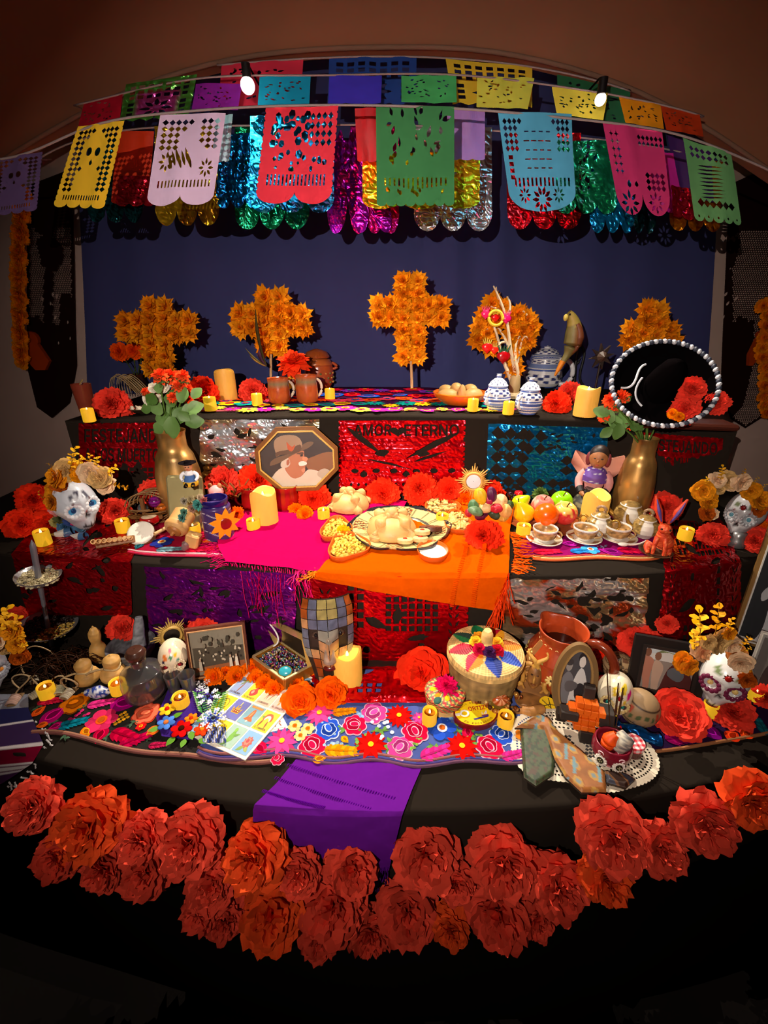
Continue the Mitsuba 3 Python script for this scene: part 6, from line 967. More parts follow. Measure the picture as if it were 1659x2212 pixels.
# big scalloped oval plate
p, w, dep = platter('', '', 757, 1100, 968, 1194, None, None); a = np.arange(160) / 160 * 2 * np.pi; br = 1 + .07 * np.cos(a * 6 + .3) * np.abs(np.cos(a * 3)) + .02 * np.sin(a * 12)
rows = [np.stack([r * br ** e * w / 2 * np.cos(a), r * br ** e * dep / 2 * np.sin(a), np.full(160, z_)], -1) for r, z_, e in ((.001, .004, 0), (.3, .004, 0), (.58, .004, 0), (.64, .010, .4), (.72, .013, 1), (.80, .016, 1), (.88, .019, 1), (.94, .022, 1), (1.0, .026, 1), (1.0, .019, 1), (.65, .0, .4), (.001, .0, 0))]
V, Fq = grid(np.stack(rows), True)
def pcol(v):
    r = np.hypot(v[:, 0] / (w / 2), v[:, 1] / (dep / 2)); th = np.arctan2(v[:, 1] / dep, v[:, 0] / w); c = np.tile(np.array((186, 170, 112), float), (len(v), 1)); c[r > .965] = (28, 32, 36); c[(np.abs(r - .64) < .03)] = (70, 72, 62); k = (r > .68) & (r < .95); flw = np.cos(th * 4 + .6) > .62; c[k & ~flw & (np.abs(np.sin(th * 44)) < .22)] = (88, 84, 62); c[k & flw & (np.sin(th * 60 + r * 60) > .1)] = (150, 72, 36); c[k & flw & (np.sin(th * 47 - r * 50) > .6)] = (52, 44, 36); return c
rows2 = np.stack(rows); fineP = np.stack([np.stack([np.interp(np.linspace(0, 11, 60), np.arange(12), rows2[:, j, k]) for k in range(3)], -1) for j in range(160)], 1); V, Fq = grid(fineP, True)
thing('oval_plate', 'large scalloped cream plate with a dark rim and brown painted flowers', 'plate', B().add((V, Fq), pcol, sm=True).ply('gloss'), tr(p - [0, 0, .004])); pp = p
q = onz(846, 1150, ZM + .02); R = 53 * mpp(q); thing('pan_de_muerto', 'largest knobbed loaf of dead bread on the cream oval plate', 'bread', pan_de_muerto(R, R * .70), tr(q + [0, 0, R * .08 + .002]) @ rz(20))
for x, y, lab, dz in ((875, 1172, 'sugar cookie with a red centre in front of the big loaf', 0), (908, 1168, 'sugar cookie with a red centre, right of the first', 0), (912, 1153, 'sugar cookie with red icing behind the other two', .012)):
    q = onz(x, y, ZM + .026 + dz); r = 17 * mpp(q); thing('cookie', lab, 'cookie', [('biscuit', B().add(lathe([(.001, 0), (r, 0), (r * 1.05, .005), (r * 1.02, .011), (r * .85, .014), (.001, .013)], 24), lambda v: np.array((200, 168, 112)) * (1 + .35 * fbm3(v, 160)[:, None]), sm=40).ply('satin')), ('jam', B().add(ell(r * .3, r * .26, .003, 6), (190, 45, 22), tr(0, -r * .1, .014)).ply('gloss'), 'red jam centre')], tr(q) @ rx(-14))
q = onz(930, 1146, ZM + .026); r = 25 * mpp(q); cs = B()
for k in range(6): s_ = Polygon([(0, 0)] + [(r * math.cos(t), r * math.sin(t)) for t in np.linspace(k * math.pi / 3 + .05, (k + 1) * math.pi / 3 - .05, 8)]).buffer(-.0012); cs.add(prism(s_, .014), (92, 52, 36), sm=30)
thing('chocolate_disc', 'scored brown chocolate tablet at the right of the cream oval plate', 'chocolate', cs.add(lathe([(.001, 0), (r, 0), (r, .010), (.001, .010)], 30), (82, 46, 32), sm=40).ply('satin'), tr(q) @ rx(-20))
def cobowl(label, x0, y0, x1, y1, fillc, flabel, fkind, ang=0, shape='tri'):
    p, w, dep = platter('', '', x0, y0, x1, y1 - 12, None, None); a = np.arange(60) / 60 * 2 * np.pi; br = 1 + (.13 * np.cos(3 * a + math.radians(ang)) if shape == 'tri' else 0)
    rows = np.stack([np.stack([r * br * w / 2 * np.cos(a), r * br * dep / 2 * 1.15 * np.sin(a), np.full(60, z_)], -1) for r, z_ in ((.001, 0), (.72, 0), (.86, .006), (.98, .024), (1.0, .032), (.94, .032), (.88, .024), (.8, .012), (.001, .010))])
    V, Fq = grid(rows, True); thing('clay_dish', label, 'dish', B().add((V, Fq), (186, 88, 34), sm=40).ply('gloss'), tr(p - [0, 0, .012])); fb = B()
    if fkind == 'salt': fb.add(lathe([(.001, .006), (.5, .004), (1, 0)], 40), (250, 248, 240), tr(0, 0, .022) @ sc(w * .45, dep * .5, 1))
    else:
        for k in range(130 if fkind == 'corn' else 60):
            t, r_ = rng.uniform(0, 6.28), math.sqrt(rng.uniform(0, 1)) * .82; bb_ = 1 + (.13 * math.cos(3 * t + math.radians(ang)) if shape == 'tri' else 0); s = .0052 if fkind == 'corn' else .006
            mm = ell(s, s * .8, s * .7, 5) if fkind == 'corn' else tube([(-.010, 0, 0), (-.006, 0, 0), (0, 0, 0), (.006, 0, 0), (.010, 0, 0)], np.array([.002, .0055, .0042, .0055, .002]), 6)
            fb.add(mm, jit(fillc, 20), tr(r_ * bb_ * w / 2 * math.cos(t), r_ * bb_ * dep / 2 * 1.1 * math.sin(t), .026 + .012 * (1 - r_) * rng.uniform(.4, 1)) @ rz(rng.uniform(0, 360)) @ rx(rng.uniform(-40, 40)))
        fb.add(lathe([(.001, .004), (1, 0)], 30), np.array(fillc) * .8, tr(0, 0, .020) @ sc(w * .44, dep * .46, 1))
    thing({'corn': 'corn_kernels', 'salt': 'salt', 'nut': 'peanuts'}[fkind], flabel, 'food', fb.ply('satin'), tr(p - [0, 0, .012]), stuff=True)
cobowl('triangular clay dish of corn at the upper left of the big plate', 694, 1128, 760, 1182, (215, 168, 62), 'yellow corn kernels heaped in the upper clay dish', 'corn', 60)
cobowl('triangular clay dish of corn nearest the front edge', 708, 1162, 796, 1224, (222, 178, 66), 'yellow corn kernels heaped in the front clay dish', 'corn', 20)
cobowl('small round clay dish of white salt', 900, 1180, 968, 1228, (250, 250, 245), 'white salt filling the small round clay dish', 'salt', 0, 'round')
cobowl('clay dish of peanuts behind the big plate', 914, 1082, 990, 1128, (205, 165, 95), 'peanuts in the dish behind the big plate', 'nut', 40)
cobowl('clay dish of peanuts half hidden by the large red flower', 960, 1114, 1018, 1168, (205, 165, 95), 'peanuts in the dish beside the large red flower', 'nut', 100)
def starmirror(label, x, y, r, Y, col, glassc):
    q = ony(x, y, Y); u = mpp(q) * r; b = B()
    for k in range(40):
        a = k * 2 * math.pi / 40; L = u * (1.06, .88, .70, .70, .88)[k % 5]; b.add(stack([(u * .4 * math.cos(a), 0, u * .4 * math.sin(a)), (L * math.cos(a), 0, L * math.sin(a))], [u * .085, u * .02], None, 5, 3), col)
    ring = lathe(fine([(u * .40, 0), (u * .56, .002), (u * .52, .010), (u * .44, .010), (u * .40, .004)], 20), 40); b2 = B().add(ring, col, rx(90))
    thing('star_mirror', label, 'mirror', [('rays', b.ply('satin')), ('ring', b2.ply('satin')), ('mirror_glass', B().add(lathe([(u * .42, 0), (.001, 0)], 40), glassc, tr(0, -.002, 0) @ rx(90)).ply('metal'))], tr(q) @ rz(yaw(q)) @ rx(-8))
starmirror('gold sunburst mirror with a pale round glass behind the red flowers', 1023, 1040, 38, 1.46, (196, 146, 70), (215, 222, 228))
# cloth fruit bunch
parts = []
for k, (x, y, rx_, ry2, c) in enumerate([(1038, 1072, 13, 20, (215, 165, 30)), (1062, 1068, 11, 18, (82, 22, 62)), (1022, 1092, 12, 14, (70, 105, 70)), (1028, 1104, 16, 10, (92, 120, 85)), (1050, 1096, 16, 12, (205, 165, 110)), (1080, 1084, 16, 18, (225, 180, 125)), (1072, 1098, 14, 10, (185, 30, 45)), (1068, 1110, 16, 11, (52, 62, 42)), (1040, 1110, 16, 12, (85, 20, 52)), (1092, 1104, 14, 16, (215, 155, 85)), (1056, 1082, 9, 10, (160, 25, 60)), (1100, 1092, 9, 12, (62, 82, 40)), (1088, 1118, 12, 8, (195, 140, 60)), (1012, 1108, 8, 10, (170, 30, 45))]):
    q = ony(x, y, 1.20 + .015 * (k % 3)); u = mpp(q); vv, ff = ell(rx_ * u, rx_ * u * .9, ry2 * u, 12); a_ = np.arctan2(vv[:, 1], vv[:, 0]); vv[:, :2] *= (1 + .12 * np.sin(a_ * 5))[:, None]; parts.append((['cloth_pepper', 'cloth_aubergine', 'cloth_leaf', 'cloth_leaf', 'cloth_squash', 'cloth_corn_husk', 'cloth_chili', 'cloth_leaf', 'cloth_plum', 'cloth_gourd', 'cloth_berry', 'cloth_leaf', 'cloth_gourd', 'cloth_chili'][k], B().add((vv, ff), c, tr(q) @ ry(rng.uniform(-40, 40)) @ rz(50 * k)).ply('satin')))
thing('cloth_fruit_bunch', 'bunch of small colourful stuffed fruits and leaves left of the fruit bowl', 'decoration', parts)
# fruit bowl
p, w, h = bb(1092, 1104, 1256, 1152, 'm'); thing('fruit_bowl', 'wide brown clay bowl of fruit on the middle platform', 'bowl', B().add(lathe([(.001, 0), (w * .26, 0), (w * .3, .006), (w * .44, h * .55), (w * .5, h), (w * .485, h), (w * .42, h * .6), (w * .26, h * .25), (.001, h * .2)], 52), (150, 76, 34), sm=40).ply('gloss'), tr(p)); Yb = p[1]
def fruit(name, label, x, y, r, col, bs='gloss', sh='apple', Y=None, rot=0):
    q = ony(x, y, Y or Yb - .06); u = mpp(q) * r; t = np.linspace(.001, np.pi - .001, 22); rr, zz = np.sin(t), np.cos(t)
    if sh == 'apple': zz = zz - .32 * np.exp(-(t / .35) ** 2) + .2 * np.exp(-((np.pi - t) / .3) ** 2)
    if sh == 'pear': rr = rr * (1 - .42 * sm(-.1, 1, zz)); zz = zz * np.where(zz > 0, 1.35, 1)
    b = B().add(lathe(np.stack([rr * u, zz * u], 1), 32), col); parts = [('flesh', b.ply(bs))]
    if sh != 'orange': parts.append(('stalk', B().add(tube(curve([(0, 0, u * (.62 if sh == 'apple' else 1.25)), (u * .04, 0, u * (.9 if sh == 'apple' else 1.5)), (u * .12, 0, u * (1.12 if sh == 'apple' else 1.7))], 6), u * .05, 5), (80, 56, 30)).ply('matte'), 'brown stalk'))
    thing(name, label, 'fruit', parts, tr(q) @ ry(rot) @ rx(18 if sh == 'apple' else 0))
fruit('pear', 'green pear at the back left of the fruit bowl', 1124, 1086, 18, lambda v: np.array((168, 195, 20)) * (1 + .2 * fbm3(v, 30)[:, None]), sh='pear', Y=Yb - .02, rot=50)
fruit('pear', 'yellow pear at the front left of the fruit bowl', 1132, 1108, 22, lambda v: np.array((232, 172, 22)) * (1 + .2 * fbm3(v, 30)[:, None]), sh='pear', rot=-30)
fruit('peach', 'pink peach at the back middle of the fruit bowl', 1172, 1092, 24, lambda v: np.where(fbm3(v, 25, 2)[:, None] > .02, (232, 150, 130), (215, 92, 82)), 'satin', 'apple', Yb - .02)
fruit('orange', 'orange at the front middle of the fruit bowl', 1180, 1112, 26, lambda v: np.array((240, 88, 10)) * (1 + .25 * fbm3(v, 180)[:, None]), 'gloss', 'orange', Yb - .09)
fruit('apple', 'red and yellow apple at the right of the fruit bowl', 1220, 1108, 26, lambda v: np.where((np.sin(np.arctan2(v[:, 1:2], v[:, :1]) * 22) * .3 + v[:, 2:] * 45 + fbm3(v, 30)[:, None] * 2) > .75, (232, 175, 85), (205, 52, 48)), 'gloss', 'apple', Yb - .07)
fruit('apple', 'bright green apple at the back right of the fruit bowl', 1213, 1083, 23, (120, 190, 12), 'gloss', 'apple', Yb - .01)
for x, y, r, c, n in ((1102, 1068, 6, (30, 18, 28), 'left'), (1110, 1072, 6, (36, 20, 30), 'right'), (1106, 1076, 6, (30, 18, 28), 'front')): q = ony(x, y, Yb + .02); thing('grape', f'dark grape at the left rim of the fruit bowl, {n} of three', 'fruit', B().add(ell(r * mpp(q)), c).ply('gloss'), tr(q), group='dark grapes')
q = ony(1120, 1068, Yb + .03); thing('strawberry', 'red strawberry at the back left of the fruit bowl', 'fruit', B().add(lathe(fine([(.001, -1.1), (.5, -.7), (.95, .1), (.8, .7), (.001, .8)], 14) * 10 * mpp(q), 16), (190, 25, 30)).ply('gloss'), tr(q))
q = ony(1167, 1068, Yb + .04); thing('pineapple_top', 'tuft of dark green leaves behind the peach in the fruit bowl', 'fruit', {**bloomply('dahlia', (78, 102, 50), 0)}, tr(q) @ align((0, -.4, 1)) @ sc(20 * mpp(q)))
# angel figure
q, w_, h_ = bb(1232, 958, 1304, 1096, 'm'); u = w_ / 72; hv_ = h_ / 138
ang_ = [('dress', B().add(lathe(fine([(.001, 0), (32, 0), (36, 14), (33, 32), (22, 50), (14, 60), (10, 62), (.001, 62)], 40) * u, 34), lambda v: np.where(fbm3(v, 90, 2)[:, None] > .12, (120, 118, 92), (58, 58, 56))).ply('satin')),
    ('torso', B().add(lathe(fine([(.001, 54), (16, 56), (20, 72), (22, 88), (16, 98), (8, 101), (6, 106), (.001, 107)], 34) * u, 28), (205, 140, 138)).ply('satin')), ('collar', B().add(lathe(fine([(25, 76), (24.6, 87), (18, 99.5), (10, 103)], 20) * u, 28), lambda v: np.where(fbm3(v, 160, 1)[:, None] > .26, (190, 195, 205), (92, 62, 140))).ply('satin'), 'purple flowered collar'),
    ('head', B().add(ell(17.5 * u, 16 * u, 20 * u, 18), (150, 98, 62), tr(0, -2 * u, 122 * u)).add(ell(2.4 * u, 3.4 * u, 2.6 * u, 8), (140, 88, 55), tr(0, -18 * u, 119 * u)).add(ell(3.4 * u, 1.2 * u, 1.2 * u, 6), (160, 62, 55), tr(0, -16.4 * u, 111 * u)).add(ell(2.6 * u, 1 * u, 1.2 * u, 6), (25, 18, 16), tr(-6.5 * u, -16.6 * u, 124 * u)).add(ell(2.6 * u, 1 * u, 1.2 * u, 6), (25, 18, 16), tr(6.5 * u, -16.6 * u, 124 * u)).ply('satin')),
    ('hair', B().add(ell(19 * u, 18 * u, 19 * u, 16), (38, 26, 22), tr(0, 3 * u, 128 * u)).add(ell(6 * u, 6 * u, 14 * u, 10), (110, 45, 52), tr(-18 * u, 2 * u, 118 * u)).add(ell(6 * u, 6 * u, 14 * u, 10), (110, 45, 52), tr(18 * u, 2 * u, 118 * u)).ply('satin')), ('pot', B().add(lathe(fine([(.001, -8), (12, -7), (16, 0), (12, 6), (14, 9), (.001, 7)], 20) * u, 20), (42, 38, 36), tr(0, -26 * u, 58 * u)).ply('gloss'), 'dark bowl held in both hands')]
for s in (-1, 1):
    ang_.append(('arm', B().add(stack([(s * 18 * u, 0, 92 * u), (s * 28 * u, -4 * u, 74 * u), (s * 24 * u, -16 * u, 60 * u)], np.array([9, 9, 7]) * u, None, 12, 14), (205, 140, 138)).add(stack([(s * 25 * u, -15 * u, 62 * u), (s * 20 * u, -24 * u, 55 * u)], np.array([7.6, 7.4]) * u, None, 12, 4), (30, 28, 32)).add(stack([(s * 20 * u, -24 * u, 55 * u), (s * 12 * u, -32 * u, 52 * u)], np.array([5.5, 4]) * u, None, 10, 6), (150, 98, 62)).ply('satin')))
    wp = prism(Polygon([(0, -14 * u), (0, 10 * u), (34 * u, 20 * u), (38 * u, -4 * u), (20 * u, -22 * u)]).buffer(2 * u), 4 * u); ang_.append(('wing', B().add(trimesh.Trimesh(np.c_[wp.vertices[:, 0] * s, 2 * u - wp.vertices[:, 2], wp.vertices[:, 1]], wp.faces), lambda v: np.where(meshkit.noise(v * 260)[:, None] > .55, (215, 150, 130), (112, 52, 46)), tr(s * 12 * u, 8 * u, 106 * u) @ rz(s * 14), sm=30).ply('satin')))
thing('angel_figurine', 'painted clay angel girl with black hair, purple collar and small wings', 'figurine', ang_, tr(q) @ rz(yaw(q)) @ sc(1, 1, hv_ / u * .93))
# porcelain tea set
PORC = lambda h: (lambda v: np.where((np.abs(v[:, 2:] / h - .42) < .24) & (np.sin(np.arctan2(v[:, 1:2], v[:, :1]) * 2 + 1.2) > -.55), np.array((150, 122, 70)) * (1 + .9 * fbm3(v, 160, 2)[:, None]), np.where(v[:, 2:] / h > .68, np.array((160, 130, 78)) * (1 + .5 * fbm3(v, 160, 2)[:, None]), (222, 216, 204))))
GOLD = (188, 142, 62)
def teaware(kind, label, box, spoutside, cat, sp=True):
    p, w, h = bb(*box, 'm'); R = w / 2 * .82; pr = fine([(.001, 0), (.55 * R, 0), (.6 * R, .04 * h), (.95 * R, .2 * h), (R, .36 * h), (.9 * R, .52 * h), (.66 * R, .62 * h)], 70)
    parts = [('body', B().add(lathe(pr, 60), PORC(h), sm=50).ply('gloss')), ('lid', B().add(lathe(fine([(.7 * R, .62 * h), (.72 * R, .65 * h), (.55 * R, .74 * h), (.25 * R, .80 * h), (.001, .81 * h)], 30), 40), PORC(h), sm=50).ply('gloss')), ('lid_loop', B().add(tube(curve([(-R * .26, 0, .79 * h), (-R * .3, 0, .92 * h), (0, 0, 1.0 * h), (R * .26, 0, .93 * h), (R * .2, 0, .8 * h)], 16), R * .12, 8), (158, 128, 100)).ply('gloss')),
        ('handle', B().add(tube(curve([(spoutside * -R * .85, 0, .52 * h), (spoutside * -R * 1.35, 0, .55 * h), (spoutside * -R * 1.38, 0, .3 * h), (spoutside * -R * .9, 0, .2 * h)], 18), R * .1, 8), GOLD).ply('metal'), 'gilt handle')]
    parts.append(('spout', B().add(tube(curve([(spoutside * R * .85, 0, .26 * h), (spoutside * R * 1.25, 0, .36 * h), (spoutside * R * 1.5, 0, .66 * h)], 12), np.linspace(R * .2, R * .1, 12), 9), GOLD).ply('metal'), 'gilt spout') if sp else ('handle', B().add(tube(curve([(spoutside * R * .85, 0, .52 * h), (spoutside * R * 1.35, 0, .55 * h), (spoutside * R * 1.38, 0, .3 * h), (spoutside * R * .9, 0, .2 * h)], 18), R * .1, 8), GOLD).ply('metal'), 'gilt handle'))
    thing(kind, label, cat, parts, tr(p) @ rz(yaw(p)))
teaware('porcelain_teapot', 'largest gilt and white porcelain teapot before the right brass vase', (1316, 1056, 1388, 1150), -1, 'teapot')
teaware('porcelain_sugar_bowl', 'gilt and white porcelain sugar bowl behind the second cup', (1256, 1084, 1322, 1166), 1, 'sugar bowl', False)
teaware('porcelain_creamer', 'gilt and white porcelain lidded creamer behind the carved rabbit', (1358, 1092, 1420, 1172), -1, 'creamer')
def cup(x, yb, r, label, clabel, tip=0, dx=0):
    p, m, v = at(x, yb, 'm', 2 * r); R = r * m; thing('saucer', label, 'saucer', B().add(lathe(fine([(.001, 0), (.5 * R, 0), (.7 * R, .003), (R, .012), (.98 * R, .014), (.6 * R, .006), (.001, .004)], 60), 48), lambda v: np.where((np.hypot(v[:, :1], v[:, 1:2]) / R > .55) & (np.hypot(v[:, :1], v[:, 1:2]) / R < .88), np.where(np.sin(np.arctan2(v[:, 1:2], v[:, :1]) * 5) > 0, (148, 105, 72), (205, 192, 162)), (205, 200, 190)), sm=50).ply('gloss'), tr(p)); h = R * .78; r2 = R * .68
    pr = fine([(.001, 0), (.5 * r2, 0), (.52 * r2, .08 * h), (.8 * r2, .35 * h), (.97 * r2, .75 * h), (r2, h), (.95 * r2, h), (.9 * r2, .7 * h), (.6 * r2, .25 * h), (.001, .15 * h)], 60); M = tr(p + [dx * R, 0, .006 + (r2 * .42 if tip else 0)]) @ rz(yaw(p)) @ rx(tip)
    thing('teacup', clabel, 'cup', [('bowl', B().add(lathe(pr, 44), lambda v: np.where((np.hypot(v[:, :1], v[:, 1:2]) > r2 * (.42 + .5 * np.clip(v[:, 2:] / h, 0, 1))) & (v[:, 2:] < h * .86) & (v[:, 2:] > h * .2), np.array((170, 132, 84)) * (1 + .9 * fbm3(v, 110, 2)[:, None]), (225, 224, 216)), sm=50).ply('gloss')), ('handle', B().add(handle(0, h * .55, r2 * .86, r2 * .5, h * .3, r2 * .07, GOLD), (190, 150, 90)).ply('gloss'))], M)
cup(1174, 1186, 38, 'painted saucer of the leftmost teacup', 'white teacup with gilt painting, leftmost of three')
cup(1260, 1183, 37, 'painted saucer of the middle teacup', 'white teacup with gilt painting, middle of three')
cup(1334, 1182, 38, 'painted saucer of the rightmost teacup', 'white teacup tipped forward showing its inside, rightmost of three', 0, -.12)
p, m, v = at(1352, 1184, 'm', 20); thing('tea_spoon', 'white porcelain spoon on the rightmost saucer', 'spoon', B().add(tube(curve([p + [-.015, -.02, .018], p + [.02, -.02, .017], p + [.05, -.012, .026]], 10), np.linspace(.004, .002, 10), 6), (220, 215, 205)).add(ell(.016, .010, .005, 8), (225, 222, 212), tr(p + [-.022, -.02, .017])).ply('gloss'))
p, m, v = at(1414, 1212, 'm', 68); R = 34 * m; thing('saucer', 'dark bronze saucer under the carved rabbit', 'saucer', B().add(lathe(fine([(.001, 0), (.5 * R, 0), (R, .012), (.98 * R, .014), (.6 * R, .006), (.001, .004)], 30), 44), (112, 90, 70), sm=50).ply('metal'), tr(p))
# carved rabbit with tall ears
q = p + [.004, 0, .008]; u = m; rb = lambda v: np.where(meshkit.noise(v * 330)[:, None] > .68, (235, 120, 70), (206, 68, 36)); SC_ = 1.15
pr_ = [('body', B().add(stack([(8 * u, 8 * u, 8 * u), (10 * u, 8 * u, 22 * u), (4 * u, 2 * u, 44 * u), (2 * u, 0, 60 * u)], np.array([16, 20, 15, 9]) * u, None, 14), rb).ply('satin')), ('head', B().add(ell(13 * u, 15 * u, 13 * u, 12), rb, tr(2 * u, -6 * u, 68 * u)).add(ell(2.4 * u), (25, 15, 12), tr(-6 * u, -17 * u, 71 * u)).add(ell(2.4 * u), (25, 15, 12), tr(9 * u, -17 * u, 71 * u)).ply('satin'))]
for s in (-1, 1):
    e = B().add(stack([(s * 6 * u, 0, 78 * u), (s * 17 * u, 2 * u, 110 * u), (s * 28 * u, 4 * u, 146 * u)], np.array([3, 8, 2]) * u, None, 10), (212, 66, 36)); pr_.append(('ear', e.ply('satin'))); pr_.append(('>inner_ear', B().add(stack([(s * 8 * u, -6 * u, 86 * u), (s * 17 * u, -6.5 * u, 112 * u), (s * 25 * u, 0 * u, 138 * u)], np.array([1.5, 3.6, 1]) * u, None, 8), (92, 70, 142)).ply('satin'), 'violet inner ear'))
    pr_.append(('front_leg', B().add(stack([(s * 7 * u, -6 * u, 44 * u), (s * 10 * u, -14 * u, 22 * u), (s * 10 * u, -16 * u, 2 * u)], np.array([6, 4.5, 3.5]) * u, None, 9, 10), rb).ply('satin'))); pr_.append(('hind_leg', B().add(stack([(s * 14 * u, 6 * u, 18 * u), (s * 20 * u, -2 * u, 10 * u), (s * 18 * u, -14 * u, 2 * u)], np.array([11, 7, 4]) * u, None, 9, 10), rb).ply('satin')))
thing('carved_rabbit', 'orange carved rabbit with tall violet-lined ears standing on a saucer', 'figurine', pr_, tr(q) @ rz(yaw(q) + 12) @ sc(1, 1, .86))
# ---------------------------------------------------------------- front platform
k_, p, s, M = sugar_skull('sugar_skull', 'silver jewelled skull cut by the left picture edge', (-62, 1405, 26, 1496), 'f', (172, 178, 190), ((140, 146, 160), (220, 226, 235), (240, 150, 60)), None, 'gloss', [], 14, 4)
crown('flower_crown', 'crown of amber silk flowers on the skull at the left picture edge', [(-20, 1385, 50, CRM), (10, 1392, 44, TAN), (24, 1362, 46, AMB), (2, 1350, 46, RUST), (36, 1392, 40, AMB), (42, 1420, 36, RUST), (-30, 1400, 50, TAN)], [(10, 1370, 14, 1312), (28, 1365, 40, 1330), (40, 1395, 58, 1392), (40, 1385, 52, 1368), (-5, 1360, -12, 1320)], p[1] - .06)
k_, p, s, M = sugar_skull('sugar_skull', 'white skull with green paint and red forehead gem at the front right', (1487, 1410, 1584, 1518), 'f', (216, 217, 214), ((112, 42, 72), (190, 192, 198), (235, 200, 120)), (150, 30, 25), 'gloss', [(.38, .52, .13, (120, 138, 96)), (-.38, .52, .13, (120, 138, 96))], 10, 4)
crown('flower_crown', 'crown of amber, tan and cream silk flowers on the front right skull', [(1474, 1430, 44, AMB), (1490, 1440, 40, (225, 140, 35)), (1508, 1398, 44, CRM), (1518, 1410, 40, (225, 170, 120)), (1552, 1382, 66, TAN), (1582, 1392, 40, CRM), (1590, 1412, 42, (205, 130, 70)), (1600, 1432, 46, CRM), (1606, 1455, 40, AMB), (1612, 1470, 36, RUST), (1530, 1388, 34, TAN), (1575, 1368, 32, AMB)], [(1510, 1395, 1512, 1318), (1545, 1370, 1556, 1304), (1500, 1405, 1500, 1368), (1598, 1400, 1622, 1375), (1600, 1410, 1624, 1398), (1574, 1365, 1580, 1335)], p[1] - .06)
# two-tier stand
Yq = 1.085; S0, S1 = ony(114, 1408, Yq), ony(68, 1166, Yq)
ax_ = S1 - S0; L = np.linalg.norm(ax_); ax_ = ax_ / L; Mst = tr(S0) @ align(ax_)
def dish(x, y, w_): q = ony(x, y, Yq); return float((q - S0) @ ax_), w_ / 2 * mpp(q)
z1_, r1_ = dish(88, 1256, 86); z2_, r2_ = dish(115, 1362, 112)
dp = lambda z_, r, d: lathe(fine([(.001, z_), (r * .7, z_ + .002), (r * .98, z_ + d), (r, z_ + d), (r * .97, z_ + d + .002), (r * .7, z_ + .006), (.001, z_ + .005)], 40), 48)
def seeds(z_, r, n, c, a0, a1, s=.004):
    b = B()
    for _ in range(n): t, q = rng.uniform(a0, a1), math.sqrt(rng.uniform(0.02, 1)) * r * .86; b.add(ell(s * 1.4, s, s * .7, 4), jit(c, 25), tr(q * math.cos(t), q * math.sin(t), z_ + rng.uniform(.008, .016)) @ rz(rng.uniform(0, 360)))
    return b.ply('satin')
thing('tiered_stand', 'silver two-tier dish stand with a tall pole at the front left', 'tiered stand', [('pole', B().add(lathe(fine([(.001, 0), (.006, 0), (.006, L * .5), (.008, L * .62), (.008, L * .95), (.001, L)], 40), 14), (150, 152, 165)).ply('metal')), ('upper_dish', B().add(dp(z1_, r1_, .022), (185, 185, 190), sm=50).ply('metal')), ('lower_dish', B().add(dp(z2_, r2_, .020), (150, 150, 155), sm=50).ply('metal')), ('foot', B().add(lathe([(.001, 0), (.03, 0), (.02, .01), (.001, .012)], 24), (120, 120, 125)).ply('metal'))], Mst)
thing('pumpkin_seeds', 'pale seeds filling the upper dish of the two-tier stand', 'seeds', seeds(z1_, r1_, 320, (196, 182, 140), 0, 6.29), Mst, stuff=True)
thing('maize_grains', 'yellow grains on one side of the lower dish of the two-tier stand', 'seeds', seeds(z2_, r2_, 130, (190, 160, 78), -1.6, .5), Mst, stuff=True)
thing('black_beans', 'black beans on one side of the lower dish of the two-tier stand', 'seeds', seeds(z2_, r2_, 260, (40, 28, 25), .5, 4.7, .005), Mst, stuff=True)
hb = B(); p = at(140, 1455, 'f')[0]
for k in range(150): a = rng.uniform(0, 6.28); q = p + [rng.uniform(-.07, .07), rng.uniform(-.04, .04), rng.uniform(0, .05)]; hb.add(tube(curve([q, q + [.03 * math.cos(a), .02 * math.sin(a), .015], q + [.06 * math.cos(a), .04 * math.sin(a), 0]], 5), .0015, 3), jit((58, 38, 28), 20))
thing('dried_moss', 'dark mound of dried moss under the two-tier stand', 'dried plant', hb.ply('matte'), stuff=True)
# tiny laced sandals
def shoe(x0, y0, x1, y1, label, col, rot, lace_):
    p, w, h = bb(x0, y0, x1, y1, 'f'); L = max(w, .03) * 1.1; P_ = [('sole', B().add(bx(L * .5, L, .006, .003), (150, 118, 80), tr(0, 0, .003), sm=30).ply('satin'))]
    t = np.linspace(0, np.pi, 12); u_ = B()
    for k in range(6): s = k / 5; u_.add(tube(np.stack([L * .26 * np.cos(t), np.full(12, -L * .45 + L * .5 * s), .006 + L * (.16 + .12 * s) * np.sin(t)], 1), L * .06, 6), jit(col, 14))
    P_.append(('upper', u_.ply('satin'))); P_.append(('lace', B().add(tube(curve([(0, L * .1, L * .3)] + [tuple(np.array(a) * L) for a in lace_], 26), .0022, 6), (190, 165, 125)).ply('matte'), 'pale leather lace'))
    thing('baby_sandal', label, 'shoe', P_, tr(p) @ rz(rot), None)
shoe(116, 1464, 146, 1502, 'tiny green and white woven sandal right of the first front candle', (175, 178, 150), 20, [(-.2, .1, 1.0), (.2, .0, 1.2), (.4, .2, .5)])
shoe(136, 1466, 168, 1510, 'tiny white sandal with a big lace loop left of the gourds', (205, 195, 170), -8, [(-.3, .0, .9), (.1, -.1, 1.4), (.5, .1, 1.0), (.3, .2, .4)])
shoe(62, 1452, 88, 1478, 'tiny grey woven sandal at the back left under the looping laces', (150, 140, 120), 40, [(-.4, .3, 1.5), (.4, .5, 2.6), (1.4, .6, 1.6), (1.8, .4, .6)])
shoe(70, 1486, 100, 1510, 'tiny pale sandal just left of the first front candle', (180, 176, 158), -30, [(-.3, .2, .5), (-.9, .2, .7), (-.6, .3, 1.1)])
